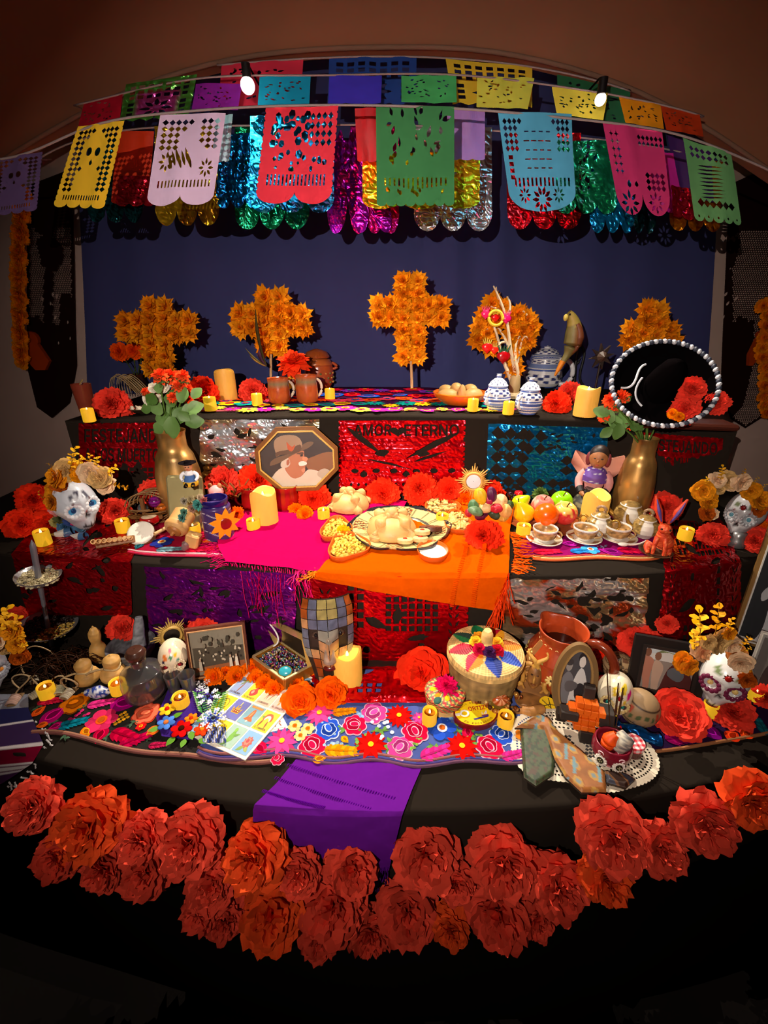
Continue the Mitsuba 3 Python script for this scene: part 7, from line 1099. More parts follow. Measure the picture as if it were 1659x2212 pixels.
shoe(18, 1492, 52, 1524, 'tiny pink and white sandal on the striped blanket', (200, 165, 150), 10, [(.3, .2, .7), (.9, .3, 1.4), (.4, .4, 1.5), (.2, .3, .6)])
# gourds
GOU = lambda v: np.array((196, 150, 84)) * (1 + .5 * fbm3(v, 45, 3)[:, None])
def gourd(box, label, tilt, cord=False):
    p, w, h = bb(*box, 'f'); R = w / 2; pr = fine([(.001, 0), (.6, .02), (.95, .15), (1, .27), (.85, .42), (.55, .52), (.52, .58), (.66, .7), (.62, .82), (.35, .92), (.13, .96), (.08, 1.0), (.001, 1.0)], 50) * [R, h]; P_ = [('shell', B().add(lathe(pr, 28), GOU).ply('satin'))]
    if cord: t = np.linspace(0, 6.28, 20); P_.append(('cord', B().add(tube(np.stack([R * .57 * np.cos(t), R * .57 * np.sin(t), h * .55 + .003 * np.sin(3 * t)], 1), .003, 6), (190, 165, 120)).add(tube(curve([(-R * .5, -R * .4, h * .55), (-R * 1.4, -R * .8, h * .5), (-R * 1.9, -R * .6, h * .2)], 14), .003, 6), (190, 165, 120)).ply('matte'), 'pale cord tied round the waist'))
    thing('bottle_gourd', label, 'gourd', P_, tr(p) @ ry(tilt))
gourd((200, 1346, 236, 1440), 'tall thin bottle gourd at the back of the three', 4)
gourd((170, 1412, 220, 1490), 'bottle gourd with a broad body at the left of the three', -4, True)
gourd((222, 1402, 274, 1484), 'bottle gourd with a cord at its waist at the right of the three', 6, True)
# stone mortar and pestle
p, w, h = bb(243, 1366, 340, 1446, 'f'); R = w / 2; ST = lambda v: np.array((88, 88, 92)) * (1 + .9 * fbm3(v, 130, 3)[:, None])
thing('stone_mortar', 'dark grey stone mortar on stub feet behind the glass decanter', 'mortar', [('bowl', B().add(lathe(fine([(.001, h * .2), (R * .6, h * .22), (R * .9, h * .5), (R, h * .98), (R * .96, h), (R * .86, h * .98), (R * .7, h * .6), (.001, h * .5)], 60), 44), ST, sm=60).ply('matte'))] + [('foot', B().add(lathe([(.001, 0), (R * .16, 0), (R * .2, h * .3), (.001, h * .3)], 12), ST, tr(R * .5 * math.cos(a), R * .5 * math.sin(a), 0)).ply('matte')) for a in (-1.6, .5, 2.6)], tr(p))
pa, pb = ony(300, 1412, p[1] - .01), ony(300, 1332, p[1] + .03); thing('stone_pestle', 'grey stone pestle standing in the mortar', 'pestle', B().add(stack([pa, (pa + pb) / 2, pb], np.array([.024, .020, .016, .015, .010]), None, 16, 20), lambda v: np.array((128, 130, 136)) * (1 + .9 * fbm3(v, 130, 3)[:, None])).ply('matte'))
starmirror('brass sunburst mirror with a dark glass behind the small framed group photo', 371, 1372, 40, 1.0, (172, 138, 70), (30, 24, 24))
# glass decanter and shot glasses
p, w, h = bb(274, 1404, 362, 1526, 'f'); R = w / 2
thing('glass_decanter', 'squat clear glass decanter with a dark wooden ball stopper', 'decanter', [('glass', B().add(lathe(fine([(R * .82, .002), (R * .94, h * .08), (R, h * .4), (R * .92, h * .66), (R * .5, h * .78), (R * .34, h * .84), (R * .36, h * .98)], 40), 44), (255, 255, 255)).ply('glass')), ('glass_base', B().add(lathe(fine([(.001, .002), (R * .7, .002), (R * .86, .008), (R * .7, .012), (.001, .008)], 16), 40), (205, 205, 210)).ply('gloss')), ('stopper', B().add(lathe(fine([(.001, h * .8), (R * .26, h * .8), (R * .3, h * .95), (R * .2, h), (R * .42, h * 1.06), (R * .46, h * 1.16), (R * .34, h * 1.26), (.001, h * 1.28)], 40), 26), (66, 42, 34)).ply('gloss'), 'dark wooden ball stopper'), ('painted_reflection', B().add(lathe([(.001, .013), (R * .72, .013), (R * .8, h * .07), (.001, h * .075)], 36), (150, 100, 92), sm=40).ply('gloss'), 'painted reddish reflection in the glass')], tr(p))  # low tinted disc stands in for the reddish reflection in the clear glass
for k, (x0, y0, x1, y1, l) in enumerate([(364, 1450, 394, 1506, 'clear shot glass, left of the pair before the small white skull'), (394, 1448, 428, 1504, 'clear shot glass, right of the pair before the small white skull')]):
    p, w, h = bb(x0, y0, x1, y1, 'f'); R = w / 2; thing('shot_glass', l, 'glass', [('glass', B().add(lathe(fine([(R * .7, .004), (R * .74, h * .2), (R, h), (R * .93, h), (R * .66, h * .25)], 30), 32), (255, 255, 255)).ply('glass')), ('base', B().add(lathe(fine([(.001, 0), (R * .68, 0), (R * .72, .006), (R * .5, h * .16), (.001, h * .18)], 16), 28), (190, 192, 200)).ply('gloss'))], tr(p))
sugar_skull('sugar_skull', 'small white clay skull with coloured dots behind the shot glasses', (356, 1388, 416, 1462), 'f', (224, 208, 178), ((225, 205, 170), (70, 25, 30), (150, 30, 40)), None, 'gloss', [(-.35, .55, .14, (235, 130, 60)), (0, .55, .1, (60, 130, 90)), (.3, .6, .12, (225, 180, 50)), (0, .8, .1, (225, 120, 140)), (.45, .35, .09, (40, 120, 110)), (-.5, .3, .1, (40, 34, 60))], -12)
sugar_skull('sugar_skull', 'small white clay skull with pink and gold pompoms before the black photo frame', (1278, 1462, 1346, 1546), 'f', (228, 218, 190), ((205, 180, 120), (60, 40, 40), (30, 120, 110)), (150, 20, 20), 'gloss', [(-.3, .6, .16, (225, 190, 40)), (.1, .75, .18, (235, 205, 60)), (.48, .6, .14, (225, 40, 130)), (-.42, .18, .1, (30, 130, 110)), (.35, .3, .1, (225, 190, 60)), (0, -.2, .06, (160, 60, 40))], 14, 10)
for x, y, r, c, l in ((1336, 1477, 8, (225, 40, 130), 'pink'), (1316, 1470, 10, (235, 200, 50), 'yellow'), (1300, 1465, 7, (225, 70, 110), 'rose')): q = ony(x, y, .92); thing('wool_pompom', f'tiny {l} wool pompom on the small skull at right', 'pompom', B().add(ell(r * mpp(q)), c).ply('matte'), tr(q))
# small framed group photo
def group(B_, w, h, inn):
    it = [([(0, 0), (1, 0), (1, 1), (0, 1)], (128, 118, 100)), ([(.08, .12), (.92, .12), (.92, .88), (.08, .88)], (78, 70, 58)), ([(.08, .6), (.92, .55), (.92, .88), (.08, .88)], (128, 120, 104)), ([(.08, .12), (.92, .12), (.92, .24), (.08, .2)], (150, 92, 58))]
    for k in range(34): x = .12 + .76 * rng.random(); y = .3 + .25 * rng.random(); it.append((ngon(7, .016, x, y, 0, .024), (190, 178, 156) if k % 3 else (46, 40, 34)))
    for k in range(22): it.append((ngon(6, .03, .12 + .76 * rng.random(), .62 + .2 * rng.random(), 0, .05), (60 + 60 * (k % 2), 56 + 56 * (k % 2), 46 + 50 * (k % 2))))
    for x, c in ((.70, (200, 190, 170)), (.80, (215, 205, 185)), (.2, (170, 160, 140))): it.append(([(x - .03, .2), (x + .03, .2), (x + .02, .38), (x - .02, .38)], c)); it.append((ngon(8, .018, x, .41, 0, .03), (180, 150, 125)))
    paint(B_, inn, it, w, h)
frame('small brown wooden frame with an old photo of a crowd outdoors', (420, 1371, 540, 1458), (92, 50, 32), 6, group, 'satin', tier='f', lean=12, mat=(190, 184, 168), inner=(190, 140, 95))
# ceramic bird
p, w, h = bb(186, 1474, 243, 1518, 'f'); DK = lambda v: np.where(meshkit.noise(v * 190)[:, None] > .52, (44, 68, 150), (205, 210, 222)); thing('ceramic_duck', 'blue and white glazed ceramic duck left of the candle by the gourds', 'figurine', [('body', B().add(stack([(-w * .48, 0, h * .35), (-w * .2, 0, h * .4), (w * .15, 0, h * .42), (w * .42, 0, h * .5), (w * .5, 0, h * .58)], np.array([.05, .2, .26, .18, .03]) * w, None, 16), DK).ply('gloss')), ('head', B().add(ell(w * .16, w * .14, w * .14), DK, tr(-w * .34, -.004, h * .55)).add(lathe([(w * .05, 0), (.001, w * .16)], 8), (190, 150, 70), tr(-w * .46, -.004, h * .52) @ ry(-95)).ply('gloss'))] , tr(p))
# felt applique flowers on a small bag
pv, pf_ = cells(Polygon([onz(x, y, ZF)[:2] for x, y in ((366, 1498), (440, 1494), (478, 1530), (480, 1602), (410, 1608), (352, 1600), (340, 1560))]), 10, 8)
bagp = [('pouch', B().add((np.c_[pv, ZF + .016 + .006 * fbm3(np.c_[pv, pv[:, :1] * 0], 14)], pf_), (62, 38, 118), sm=True).ply('cloth'))]
for x, y, r, c, c2 in ((361, 1532, 18, (240, 190, 40), (205, 40, 30)), (359, 1561, 20, (72, 120, 205), (225, 120, 60)), (392, 1574, 24, (200, 22, 22), (60, 30, 20)), (437, 1575, 19, (225, 60, 25), (230, 150, 40)), (413, 1552, 15, (235, 125, 30), (200, 60, 30)), (380, 1520, 9, (215, 30, 70), (230, 150, 150)), (400, 1512, 7, (215, 50, 90), (230, 150, 150))):
    q = onz(x, y, ZF + .027); R = r * mpp(q); b = B()
    for k in range(6): vv, ff = ell(R * .42, R * .34, .003, 6); b.add((vv, ff), np.array(c) * (.88 + .2 * (k % 2)), tr(R * .58 * math.cos(k * 1.047), R * .58 * math.sin(k * 1.047), 0) @ rz(60 * k))
    b.add(ell(R * .28, R * .28, .005, 6), c2, tr(0, 0, .002)); bagp.append(('felt_flower', {**b.ply('matte'), 'to_world': m4(tr(q))}))
for x, y, L, a in ((372, 1550, 22, 40), (345, 1572, 24, 200), (378, 1590, 26, 250), (412, 1580, 24, 300), (425, 1560, 22, 60), (430, 1596, 22, 330), (368, 1515, 18, 80), (400, 1596, 22, 270)):
    q = onz(x, y, ZF + .024); b = B().add(flat(leafp(L * mpp(q), L * .3 * mpp(q), 0, 0, a)), jit((92, 140, 50))); bagp.append(('felt_leaf', {**b.ply('matte'), 'to_world': m4(tr(q))}))
thing('felt_pouch', 'violet cloth pouch covered with felt flowers before the front left candle', 'pouch', bagp)
# beadwork necklace
def beadflower(x, y, r, cols, n, z_=ZF + .032):
    q = onz(x, y, z_); R = r * mpp(q); b = B()
    for k in range(n):
        for j in range(5): a = k * 2 * math.pi / n; b.add(ell(R * .085, R * .085, R * .06, 5), cols[min(j, len(cols) - 1)], tr(R * (.22 + .18 * j) * math.cos(a), R * (.22 + .18 * j) * math.sin(a), .004 * math.sin(j * .8))); 
        for s in (-1, 1): a = k * 2 * math.pi / n + s * .17; [b.add(ell(R * .08, R * .08, R * .06, 5), cols[-1], tr(R * rr_ * math.cos(a), R * rr_ * math.sin(a), .003)) for rr_ in (.5, .68, .84)]
    b.add(ell(R * .14, R * .14, R * .12, 6), (30, 30, 40), tr(0, 0, .004)); return {**b.ply('gloss'), 'to_world': m4(tr(q))}
nk = [('bead_flower', beadflower(461, 1553, 30, [(32, 40, 130), (52, 70, 175), (120, 140, 215), (225, 228, 238)], 8)), ('bead_flower', beadflower(450, 1506, 26, [(60, 80, 160), (130, 150, 215), (225, 228, 238)], 6))]
for x, y, k in ((425, 1477, 0), (437, 1482, 1), (447, 1474, 2), (431, 1489, 3), (444, 1490, 4)): nk.append(('bead_flower', beadflower(x, y, 8, [(235, 235, 238), (235, 235, 238)], 6, ZF + .02)))
for s in (-1, 1):
    b = B()
    for k in range(10):
        q = onz(452 + s * 26 - s * k * 1.5, 1500 + k * 4.6, ZF + .026)
        for t in (-1, 1): [b.add(ell(.0022, .0022, .0018, 4), (72, 150, 72) if j < 4 else (150, 200, 130), tr(q + [t * .003 * j, .0016 * j, .002])) for j in range(1, 6)]
    nk.append(('bead_fern', b.ply('gloss'), 'green beaded fern leaf'))
b = B()
for k in range(11):
    for j in range(12): q = onz(440 + 4.6 * k + rng.uniform(-1, 1), 1572 + 2.8 * j, ZF + .024); b.add(ell(.0024, .0024, .003, 4), [(225, 225, 235), (62, 80, 160), (40, 44, 90), (150, 165, 215)][(k + j // 3) % 4], tr(q))
nk.append(('bead_tassel', b.ply('gloss'), 'blue and white bead tassel'))
thing('beaded_necklace', 'blue, white and green beaded flower necklace lying on the lottery board', 'necklace', nk)
# lottery board
z5 = ZF + .016; W0 = onz(530, 1637, z5); va = (onz(612, 1541, z5) - W0) / 2.05; vb = onz(496, 1622, z5) - W0; nn = np.array([0, 0, 1.0])
BLU_, YE_, PK_, VI_ = (120, 165, 205), (236, 208, 28), (232, 192, 160), (98, 100, 172)
cellc = {(0, 0): BLU_, (0, 1): (150, 180, 165), (0, 2): YE_, (0, 3): BLU_, (1, 0): YE_, (1, 1): (120, 165, 180), (1, 2): VI_, (1, 3): YE_, (2, 0): (225, 180, 165), (2, 1): PK_, (2, 2): YE_, (2, 3): (140, 160, 200), (3, 0): BLU_, (3, 1): YE_, (3, 2): BLU_, (3, 3): PK_}
def lay2(b, poly, base, ea, eb, k, c):         # flat printed shape; x runs along -eb, y along ea
    v, f = tri2(poly); b.add((base + eb * (1 - v[:, :1]) + ea * v[:, 1:2] + nn * (.0012 + k * .0004), f[:, ::-1]), c, sm=True)
def icon(b, kind, o, ea, eb):
    L_ = lambda p_, c, k=1: lay2(b, p_.buffer(0) if hasattr(p_, 'buffer') else Polygon(p_).buffer(0), o, ea, eb, k, c)
    if kind == 'rose': L_(starp(9, .3, .22, .5, .5), (205, 80, 72)); L_(starp(7, .2, .15, .47, .53), (228, 120, 100), 2); L_(ngon(9, .09, .46, .55), (190, 50, 60), 3); L_(leafp(.4, .1, .5, .3, 220), (120, 150, 70), 1); L_(leafp(.35, .09, .55, .3, 330), (150, 160, 80), 1)
    if kind == 'frog': L_(smooth([(.4, .75), (.55, .7), (.65, .5), (.6, .25), (.45, .2), (.35, .45)]), (110, 165, 62)); L_(leafp(.4, .07, .5, .3, 235), (120, 172, 60), 2); L_(leafp(.35, .06, .55, .5, 30), (100, 150, 55), 2); L_(ngon(10, .1, .45, .78), (128, 182, 70), 2)
    if kind == 'bell': L_(smooth([(.2, .25), (.35, .4), (.4, .7), (.5, .8), (.6, .7), (.65, .4), (.8, .25), (.5, .2)]), (205, 92, 38)); L_(leafp(.4, .06, .45, .35, 80), (232, 150, 90), 2); L_(ngon(9, .06, .5, .17), (225, 215, 190), 2); L_(sbox(.1, .84, .9, .95), (225, 130, 50), 2)
    if kind == 'crown': L_([(.25, .3), (.75, .3), (.85, .6), (.66, .5), (.6, .75), (.5, .55), (.4, .75), (.34, .5), (.15, .6)], (200, 150, 50)); L_([(.3, .34), (.7, .34), (.76, .5), (.5, .48), (.24, .5)], (150, 62, 40), 2); L_(sbox(.47, .7, .53, .9), (232, 205, 120), 2); [L_(ngon(7, .035, x, .42), (235, 205, 90), 3) for x in (.35, .5, .65)]
    if kind == 'arch': L_(ngon(16, .3, .5, .58).difference(ngon(14, .14, .5, .5)).difference(sbox(0, 0, 1, .5)), (215, 82, 30)); L_(ngon(16, .2, .5, .56).difference(ngon(14, .12, .5, .5)).difference(sbox(0, 0, 1, .5)), (190, 190, 180), 2); L_(leafp(.4, .05, .3, .52, 260), (150, 70, 30), 2); L_(leafp(.4, .05, .62, .5, 280), (150, 70, 30), 2); L_(leafp(.2, .06, .25, .6, 160), (110, 140, 60), 2)
    if kind == 'jug': L_(smooth([(.3, .3), (.25, .5), (.45, .65), (.55, .92), (.66, .9), (.62, .62), (.75, .45), (.65, .28)]), (190, 52, 40)); L_(ngon(9, .1, .42, .42), (232, 150, 130), 2)
    if kind == 'bones': [L_(leafp(.6, .02, x, .25, a_), (150, 90, 60), 1) for x, a_ in ((.35, 80), (.5, 100), (.62, 70))]; L_(ngon(9, .09, .5, .85), (225, 190, 160), 2)
    if kind == 'deer': L_(smooth([(.25, .35), (.3, .6), (.6, .7), (.8, .55), (.75, .4), (.5, .45)]), (215, 160, 60)); L_(leafp(.3, .04, .35, .2, 80), (200, 140, 50), 2); L_(leafp(.3, .04, .65, .2, 85), (200, 140, 50), 2)
    if kind == 'palm': L_(leafp(.75, .04, .5, .12, 85), (150, 92, 62)); [L_(leafp(.35, .05, .55, .82, a_), (120, 140, 90), 2) for a_ in (10, 60, 130, 180, 230)]
    if kind == 'loop': L_(ngon(18, .3, .5, .55).difference(ngon(18, .25, .5, .55)), (160, 130, 40))
icons = {(0, 0): 'rose', (0, 1): 'frog', (1, 0): 'arch', (1, 1): 'bell', (1, 2): 'crown', (1, 3): 'loop', (2, 0): 'deer', (2, 1): 'bones', (2, 2): 'jug', (2, 3): 'palm', (0, 2): 'loop', (3, 1): 'palm'}
words = {(2, 0): 'EL VENADO', (2, 1): 'LA MUERTE', (1, 0): 'EL CAMARON', (2, 2): 'EL CANTARITO', (2, 3): 'LA PALMA'}
def card(name, label, W0, va, vb, na, nb, cellc, icons, words):
    v8 = np.array([W0 - va * .07 - vb * .08, W0 + va * (na + .07) - vb * .08, W0 + va * (na + .07) + vb * (nb + .08), W0 - va * .07 + vb * (nb + .08)]); vv = np.vstack([v8, v8 - [0, 0, .003]]); parts = [('board', B().add((vv, [[3, 2, 1, 0], [4, 5, 6, 7], [0, 1, 5, 4], [1, 2, 6, 5], [2, 3, 7, 6], [3, 0, 4, 7]]), (240, 234, 212), sm=False).ply('satin'))]
    for (i, j), c in cellc.items():
        if i >= na or j >= nb: continue
        o = W0 + va * (i + .05) + vb * (j + .04); ea, eb = va * .9, vb * .92; b = B(); lay2(b, sbox(0, 0, 1, 1), o, ea, eb, 0, c)
        if (i, j) in icons: icon(b, icons[i, j], o, ea, eb)
        if (i, j) in words: lay2(b, fit_text(words[i, j], .12, .05, .88, .15), o, ea, eb, 4, (70, 40, 30))
        parts.append(('picture_square', b.ply('satin')))
    thing(name, label, 'game card', parts)
card('lottery_board', 'picture lottery board of bright squares under the marigold garland', W0, va, vb, 4, 4, cellc, icons, words)
Wx = onz(620, 1571, z5 - .005); card('lottery_board', 'second picture lottery board mostly hidden under the first, its corner at right', Wx, (onz(608, 1548, z5 - .005) - Wx), (onz(590, 1578, z5 - .005) - Wx), 1, 2, {(0, 0): (190, 205, 205), (0, 1): (190, 205, 205)}, {(0, 0): 'arch'}, {})
# jewellery box
zb = ZF + .052; cr4 = [onz(x, y, zb) for x, y in ((546, 1418), (614, 1468), (677, 1434), (606, 1386))]; GB = (184, 118, 42); rough = lambda v: np.array(GB) * (1 + .8 * (meshkit.noise(v * 380)[:, None] - .4)); parts = []
for k in range(4):
    a, c = cr4[k], cr4[(k + 1) % 4]; d = c - a; L = np.linalg.norm(d); Mw = tr((a + c) / 2 * [1, 1, 0] + [0, 0, (ZF + .008 + zb) / 2]) @ rz(math.degrees(math.atan2(d[1], d[0]))); parts.append(('wall', {**B().add(bx(L, .006, zb - ZF - .008, .0015), rough, sm=30).ply('metal'), 'to_world': m4(Mw)})); parts.append(('rim', {**B().add(bx(L, .008, .004, .001), (215, 190, 130), sm=30).ply('metal'), 'to_world': m4(tr((a + c) / 2) @ rz(math.degrees(math.atan2(d[1], d[0]))))}))
A_, B_2 = cr4[3], cr4[2]; C_, D_ = ony(664, 1375, B_2[1] + .035), ony(583, 1336, A_[1] + .035); nrm = np.cross(B_2 - A_, D_ - A_); nrm /= np.linalg.norm(nrm); nrm = nrm if nrm[1] < 0 else -nrm
ld = B(); q8 = np.array([A_, B_2, C_, D_]); ld.add((np.vstack([q8, q8 - nrm * .004]), [[0, 1, 2, 3], [7, 6, 5, 4], [0, 4, 5, 1], [1, 5, 6, 2], [2, 6, 7, 3], [3, 7, 4, 0]]), (62, 50, 38), sm=False)
for a, c in ((B_2, C_), (C_, D_), (D_, A_)): ld.add((np.array([a, c, c + nrm * .022, a + nrm * .022, a - nrm * .004, c - nrm * .004, c + nrm * .022, a + nrm * .022]), [[0, 1, 2, 3], [4, 5, 6, 7], [0, 4, 5, 1], [3, 2, 6, 7]]), lambda v: np.array((212, 178, 105)) * (1 + .7 * (meshkit.noise(v * 400)[:, None] - .4)), sm=False)
parts.append(('lid', ld.ply('metal'), 'hammered gilt lid standing open')); parts.append(('base', B().add((np.array([c * [1, 1, 0] + [0, 0, ZF + .011] for c in cr4]), [[0, 1, 2, 3]]), (80, 50, 25), sm=False).ply('satin'))); parts.append(('pearl_chain', B().add(tube(curve([(D_ + C_) / 2 * .3 + D_ * .7 + nrm * .02, (D_ + A_) / 2 + [.015, -.05, -.01], A_ * .5 + cr4[0] * .5 + [.02, 0, .01]], 20), .0028, 5), (220, 215, 210)).ply('gloss')))
thing('jewellery_box', 'open hammered gold jewellery box spilling over with beads', 'box', parts)
cen = sum(cr4) / 4; bd = B(); cols_ = [(205, 195, 175), (150, 60, 140), (60, 140, 150), (190, 160, 90), (90, 60, 120), (215, 205, 200), (60, 60, 66), (180, 80, 90)]
for k in range(560):
    s, t = rng.uniform(-.92, .92, 2); q = cen + (cr4[1] - cr4[0]) / 2 * s + (cr4[3] - cr4[0]) / 2 * t; bd.add(ell(.0032, None, None, 4), cols_[int(8 * meshkit.noise(np.array([[s * 7, t * 7, 3.0]]))[0]) % 8 if k % 3 else k % 8], tr(q + [0, 0, -.012 + .022 * (1 - s * s) * (1 - t * t) + rng.uniform(-.003, .003)]))
thing('bead_strings', 'heap of coloured glass beads filling the jewellery box', 'beads', bd.ply('metal'), stuff=True)
q = onz(616, 1450, zb + .006); thing('turquoise_pendant', 'oval turquoise stone pendant on the beads in the jewellery box', 'pendant', [('stone', B().add(ell(.018, .014, .007, 14), (52, 160, 178)).ply('gloss')), ('setting', B().add(lathe([(.0185, -.002), (.021, 0), (.0185, .004)], 24), (205, 175, 110), sc(1, .8, 1)).ply('metal'))], tr(q) @ rx(28))
# mosaic mask
p, w, h = bb(662, 1312, 768, 1462, 'f', True); h *= 1.0; parts = []; TC = {'b': (84, 86, 104), 'y': (136, 122, 76), 'o': (140, 68, 30), 'g': (128, 122, 112), 't': (170, 122, 82)}; rows_ = ['obyybo', 'obyybo', 'tbbbbt', 'b_gg_b', 'b_tt_b', 'gttttg', '_otto_', '_o__o_', '_toot_']
def face(u, v): a = (u - .5) * 2.1; wd = w * .5 * (.62 + .38 * sm(0, .55, v)) * (1 - .12 * sm(.85, 1, v)); bul = .05 + .022 * math.exp(-((u - .5) / .10) ** 2) * math.exp(-((v - .45) / .2) ** 2) * 1.6; return np.array([wd * math.sin(a) / math.sin(1.05), -bul * (math.cos(a) + .1) + .01, h * v])
N = 9
for r in range(N):
    for c in range(6):
        if rows_[r][c] == '_': continue
        u0, u1, v0, v1 = c / 6 + .006, (c + 1) / 6 - .006, 1 - (r + 1) / N + .004, 1 - r / N - .004; us = [u0, (u0 + u1) / 2, u1]; P = np.array([[face(u, v) for u in us] for v in (v0, (v0 + v1) / 2, v1)]); parts.append(('mosaic_tile', B().add(grid(P), lambda q, cc=TC[rows_[r][c]]: np.array(cc) * (1 + .7 * fbm3(q, 90, 3)[:, None])).ply('gloss')))
P = np.array([[face(u, v) + [0, .006, 0] for u in np.linspace(0, 1, 24)] for v in np.linspace(0, 1, 20)]); parts.append(('backing', B().add(grid(P), (48, 36, 30)).ply('satin'))); nb_ = lathe(fine([(.001, 0), (w * .13, 0), (w * .10, h * .12), (w * .05, h * .26), (.001, h * .28)], 20), 16); parts.append(('nose', B().add(nb_, lambda q: np.array((150, 128, 112)) * (1 + .7 * fbm3(q, 90, 3)[:, None]), tr(0, -.062, h * .33)).ply('gloss')))
for s in (-1, 1): parts.append(('eye', B().add(ell(w * .085, .008, h * .035, 8), (70, 54, 46), tr(s * w * .235, -.034, h * .60)).add(ell(w * .035, .006, h * .03, 8), (25, 20, 20), tr(s * w * .235, -.041, h * .60)).ply('gloss')))  # eyeballs coloured dark, standing in for the shade of hollow sockets
parts.append(('mouth', B().add(ell(w * .14, .012, h * .035, 8), (90, 28, 22), tr(0, -.050, h * .24)).ply('gloss')))
thing('mosaic_mask', 'stone mosaic face mask of blue-grey, gold and brown tiles behind the front candle', 'mask', parts, tr(p) @ rz(yaw(p)) @ rx(-10))
# palm baskets
STRAW = (216, 178, 112)
def coil(R, z0, z1, n, r1=None):                # coiled straw wall: profile with bulging coils
    pr = []
    for k in range(n): pr += [(R + (0 if r1 is None else (r1 - R) * k / n) - .0015, z0 + (z1 - z0) * k / n), (R + (0 if r1 is None else (r1 - R) * k / n) + .001, z0 + (z1 - z0) * (k + .5) / n)]
    return pr
p, w, h = bb(961, 1362, 1118, 1508, 'f'); R = w / 2; zl = h
straw = lambda v: np.array(STRAW) * (1 + .35 * np.sin(np.arctan2(v[:, 1:2], v[:, :1]) * 90) * .3 + .5 * fbm3(v, 60, 2)[:, None])
def lidc(v):
    r = np.hypot(v[:, 0], v[:, 1]) / R; a = (np.degrees(np.arctan2(v[:, 1], v[:, 0])) + 360) % 360; c = straw(v); wed = [(228, 120, 30), (235, 165, 40), (30, 120, 70), (35, 70, 60), (175, 24, 50), (205, 30, 60), (40, 62, 150), (55, 85, 175)]
    for k in range(8):
        ph = (a - 45 * k + 360) % 45; m_ = (r > .32) & (r < .98) & (np.abs(ph - 22.5) < 13 + 9 * (1 - np.abs(r - .62) / .38)) & ((a - 45 * k + 360) % 360 < 45); m_ &= (np.abs(ph - 22.5) < 22 * (1 - np.clip((r - .6) / .42, 0, 1))) ; c[m_] = wed[k]
        half = m_ & (ph > 22.5); c[half] = np.array(wed[(k * 3 + 1) % 8]) if k % 2 else np.array(wed[k]) * .8
    return c
V, Fq = lathe(fine([(R * 1.0, zl * .86)] + [(R * (1 - k / 34), zl * .86 + .010 + .016 * math.sqrt(k / 34) + .0012 * (k % 2)) for k in range(1, 34)] + [(.001, zl * .86 + .028)], 120), 160); parts = [('wall', B().add(lathe([(.001, 0), (R * .84, 0)] + coil(R * .84, 0, zl * .84, 22, R * .98), 56), lambda v: straw(v) * .66).ply('satin')), ('lid', B().add((V, Fq), lidc).ply('satin')), ('lid_rim', B().add(lathe(coil(R * 1.0, zl * .80, zl * .90, 5), 64), straw).ply('satin'))]  # wall straw darker than the lid: side shading put into the colour
tz = zl * .86 + .026; parts.append(('straw_hat', B().add(lathe(fine([(R * .26, 0), (R * .24, .004), (R * .16, .006), (R * .15, .03), (R * .1, .042), (.001, .044)], 40), 30), straw, tr(0, R * .1, tz)).ply('satin'), 'tiny straw hat knob'))
for x, y, c in ((-.28, .0, (235, 190, 50)), (-.16, -.26, (190, 25, 62)), (.1, -.3, (72, 38, 82)), (.28, -.18, (195, 30, 50)), (.26, .12, (240, 180, 50)), (-.22, .2, (225, 150, 40))): parts.append(('straw_flower', {**bloomply('peony', c, 1), 'to_world': m4(tr(p) @ rz(yaw(p)) @ tr(x * R, y * R, tz + .004) @ sc(R * .17, R * .17, R * .2))}))
k = thing('lidded_basket', 'large round straw basket with a coloured star lid and tiny hat', 'basket', [], None); MM = tr(p) @ rz(yaw(p))
for q_ in parts:
    kk = numbered(k + '__' + q_[0]); scene[kk] = q_[1]  if 'to_world' in q_[1] else {**q_[1], 'to_world': m4(MM)}
    if len(q_) > 2: labels[kk] = {'label': q_[2]}
p, w, h = bb(915, 1466, 1003, 1552, 'f'); R = w / 2
def wovc(v): a = np.arctan2(v[:, 1], v[:, 0]); z_ = v[:, 2] / h; c = straw(v); m_ = z_ > .45; ph = np.sin(a * 17 + z_ * 26); c[m_ & (ph > .3)] = (190, 40, 52); c[m_ & (ph < -.55)] = (70, 110, 70); c[m_ & (np.abs(ph) < .12)] = (232, 190, 60); return c
parts = [('wall', B().add(lathe([(.001, 0), (R * .8, 0)] + coil(R * .82, 0, h * .86, 14, R * .98), 60), wovc).ply('satin')), ('lid', B().add(lathe(fine([(R * .98, h * .86)] + [(R * (.98 - k / 16), h * .87 + .003 * math.sqrt(k)) for k in range(1, 15)] + [(.001, h * .87 + .012)], 60), 60), wovc).ply('satin'))]
k = thing('small_basket', 'small round woven basket topped with a magenta yarn flower', 'basket', parts, tr(p))
kk = numbered(k + '__yarn_flower'); scene[kk] = {**bloomply('dahlia', (212, 22, 82), 2), 'to_world': m4(tr(p + [.002, .004, h * .92 + .012]) @ align((0, -.35, 1)) @ sc(R * .62, R * .62, R * .5))}; labels[kk] = {'label': 'magenta yarn flower'}
for x, y, c in ((-.62, -.0, (190, 200, 40)), (-.42, -.42, (235, 140, 40)), (.02, -.6, (235, 190, 40)), (.5, -.35, (205, 25, 80)), (.62, .1, (40, 80, 72)), (-.5, -.75, (62, 100, 92))): kk = numbered(k + '__felt_petal'); scene[kk] = {**B().add(ell(R * .24, R * .18, R * .1, 7), c).ply('matte'), 'to_world': m4(tr(p + [x * R * .85, y * R * .85, h * .94]) @ rz(math.degrees(math.atan2(y, x))))}
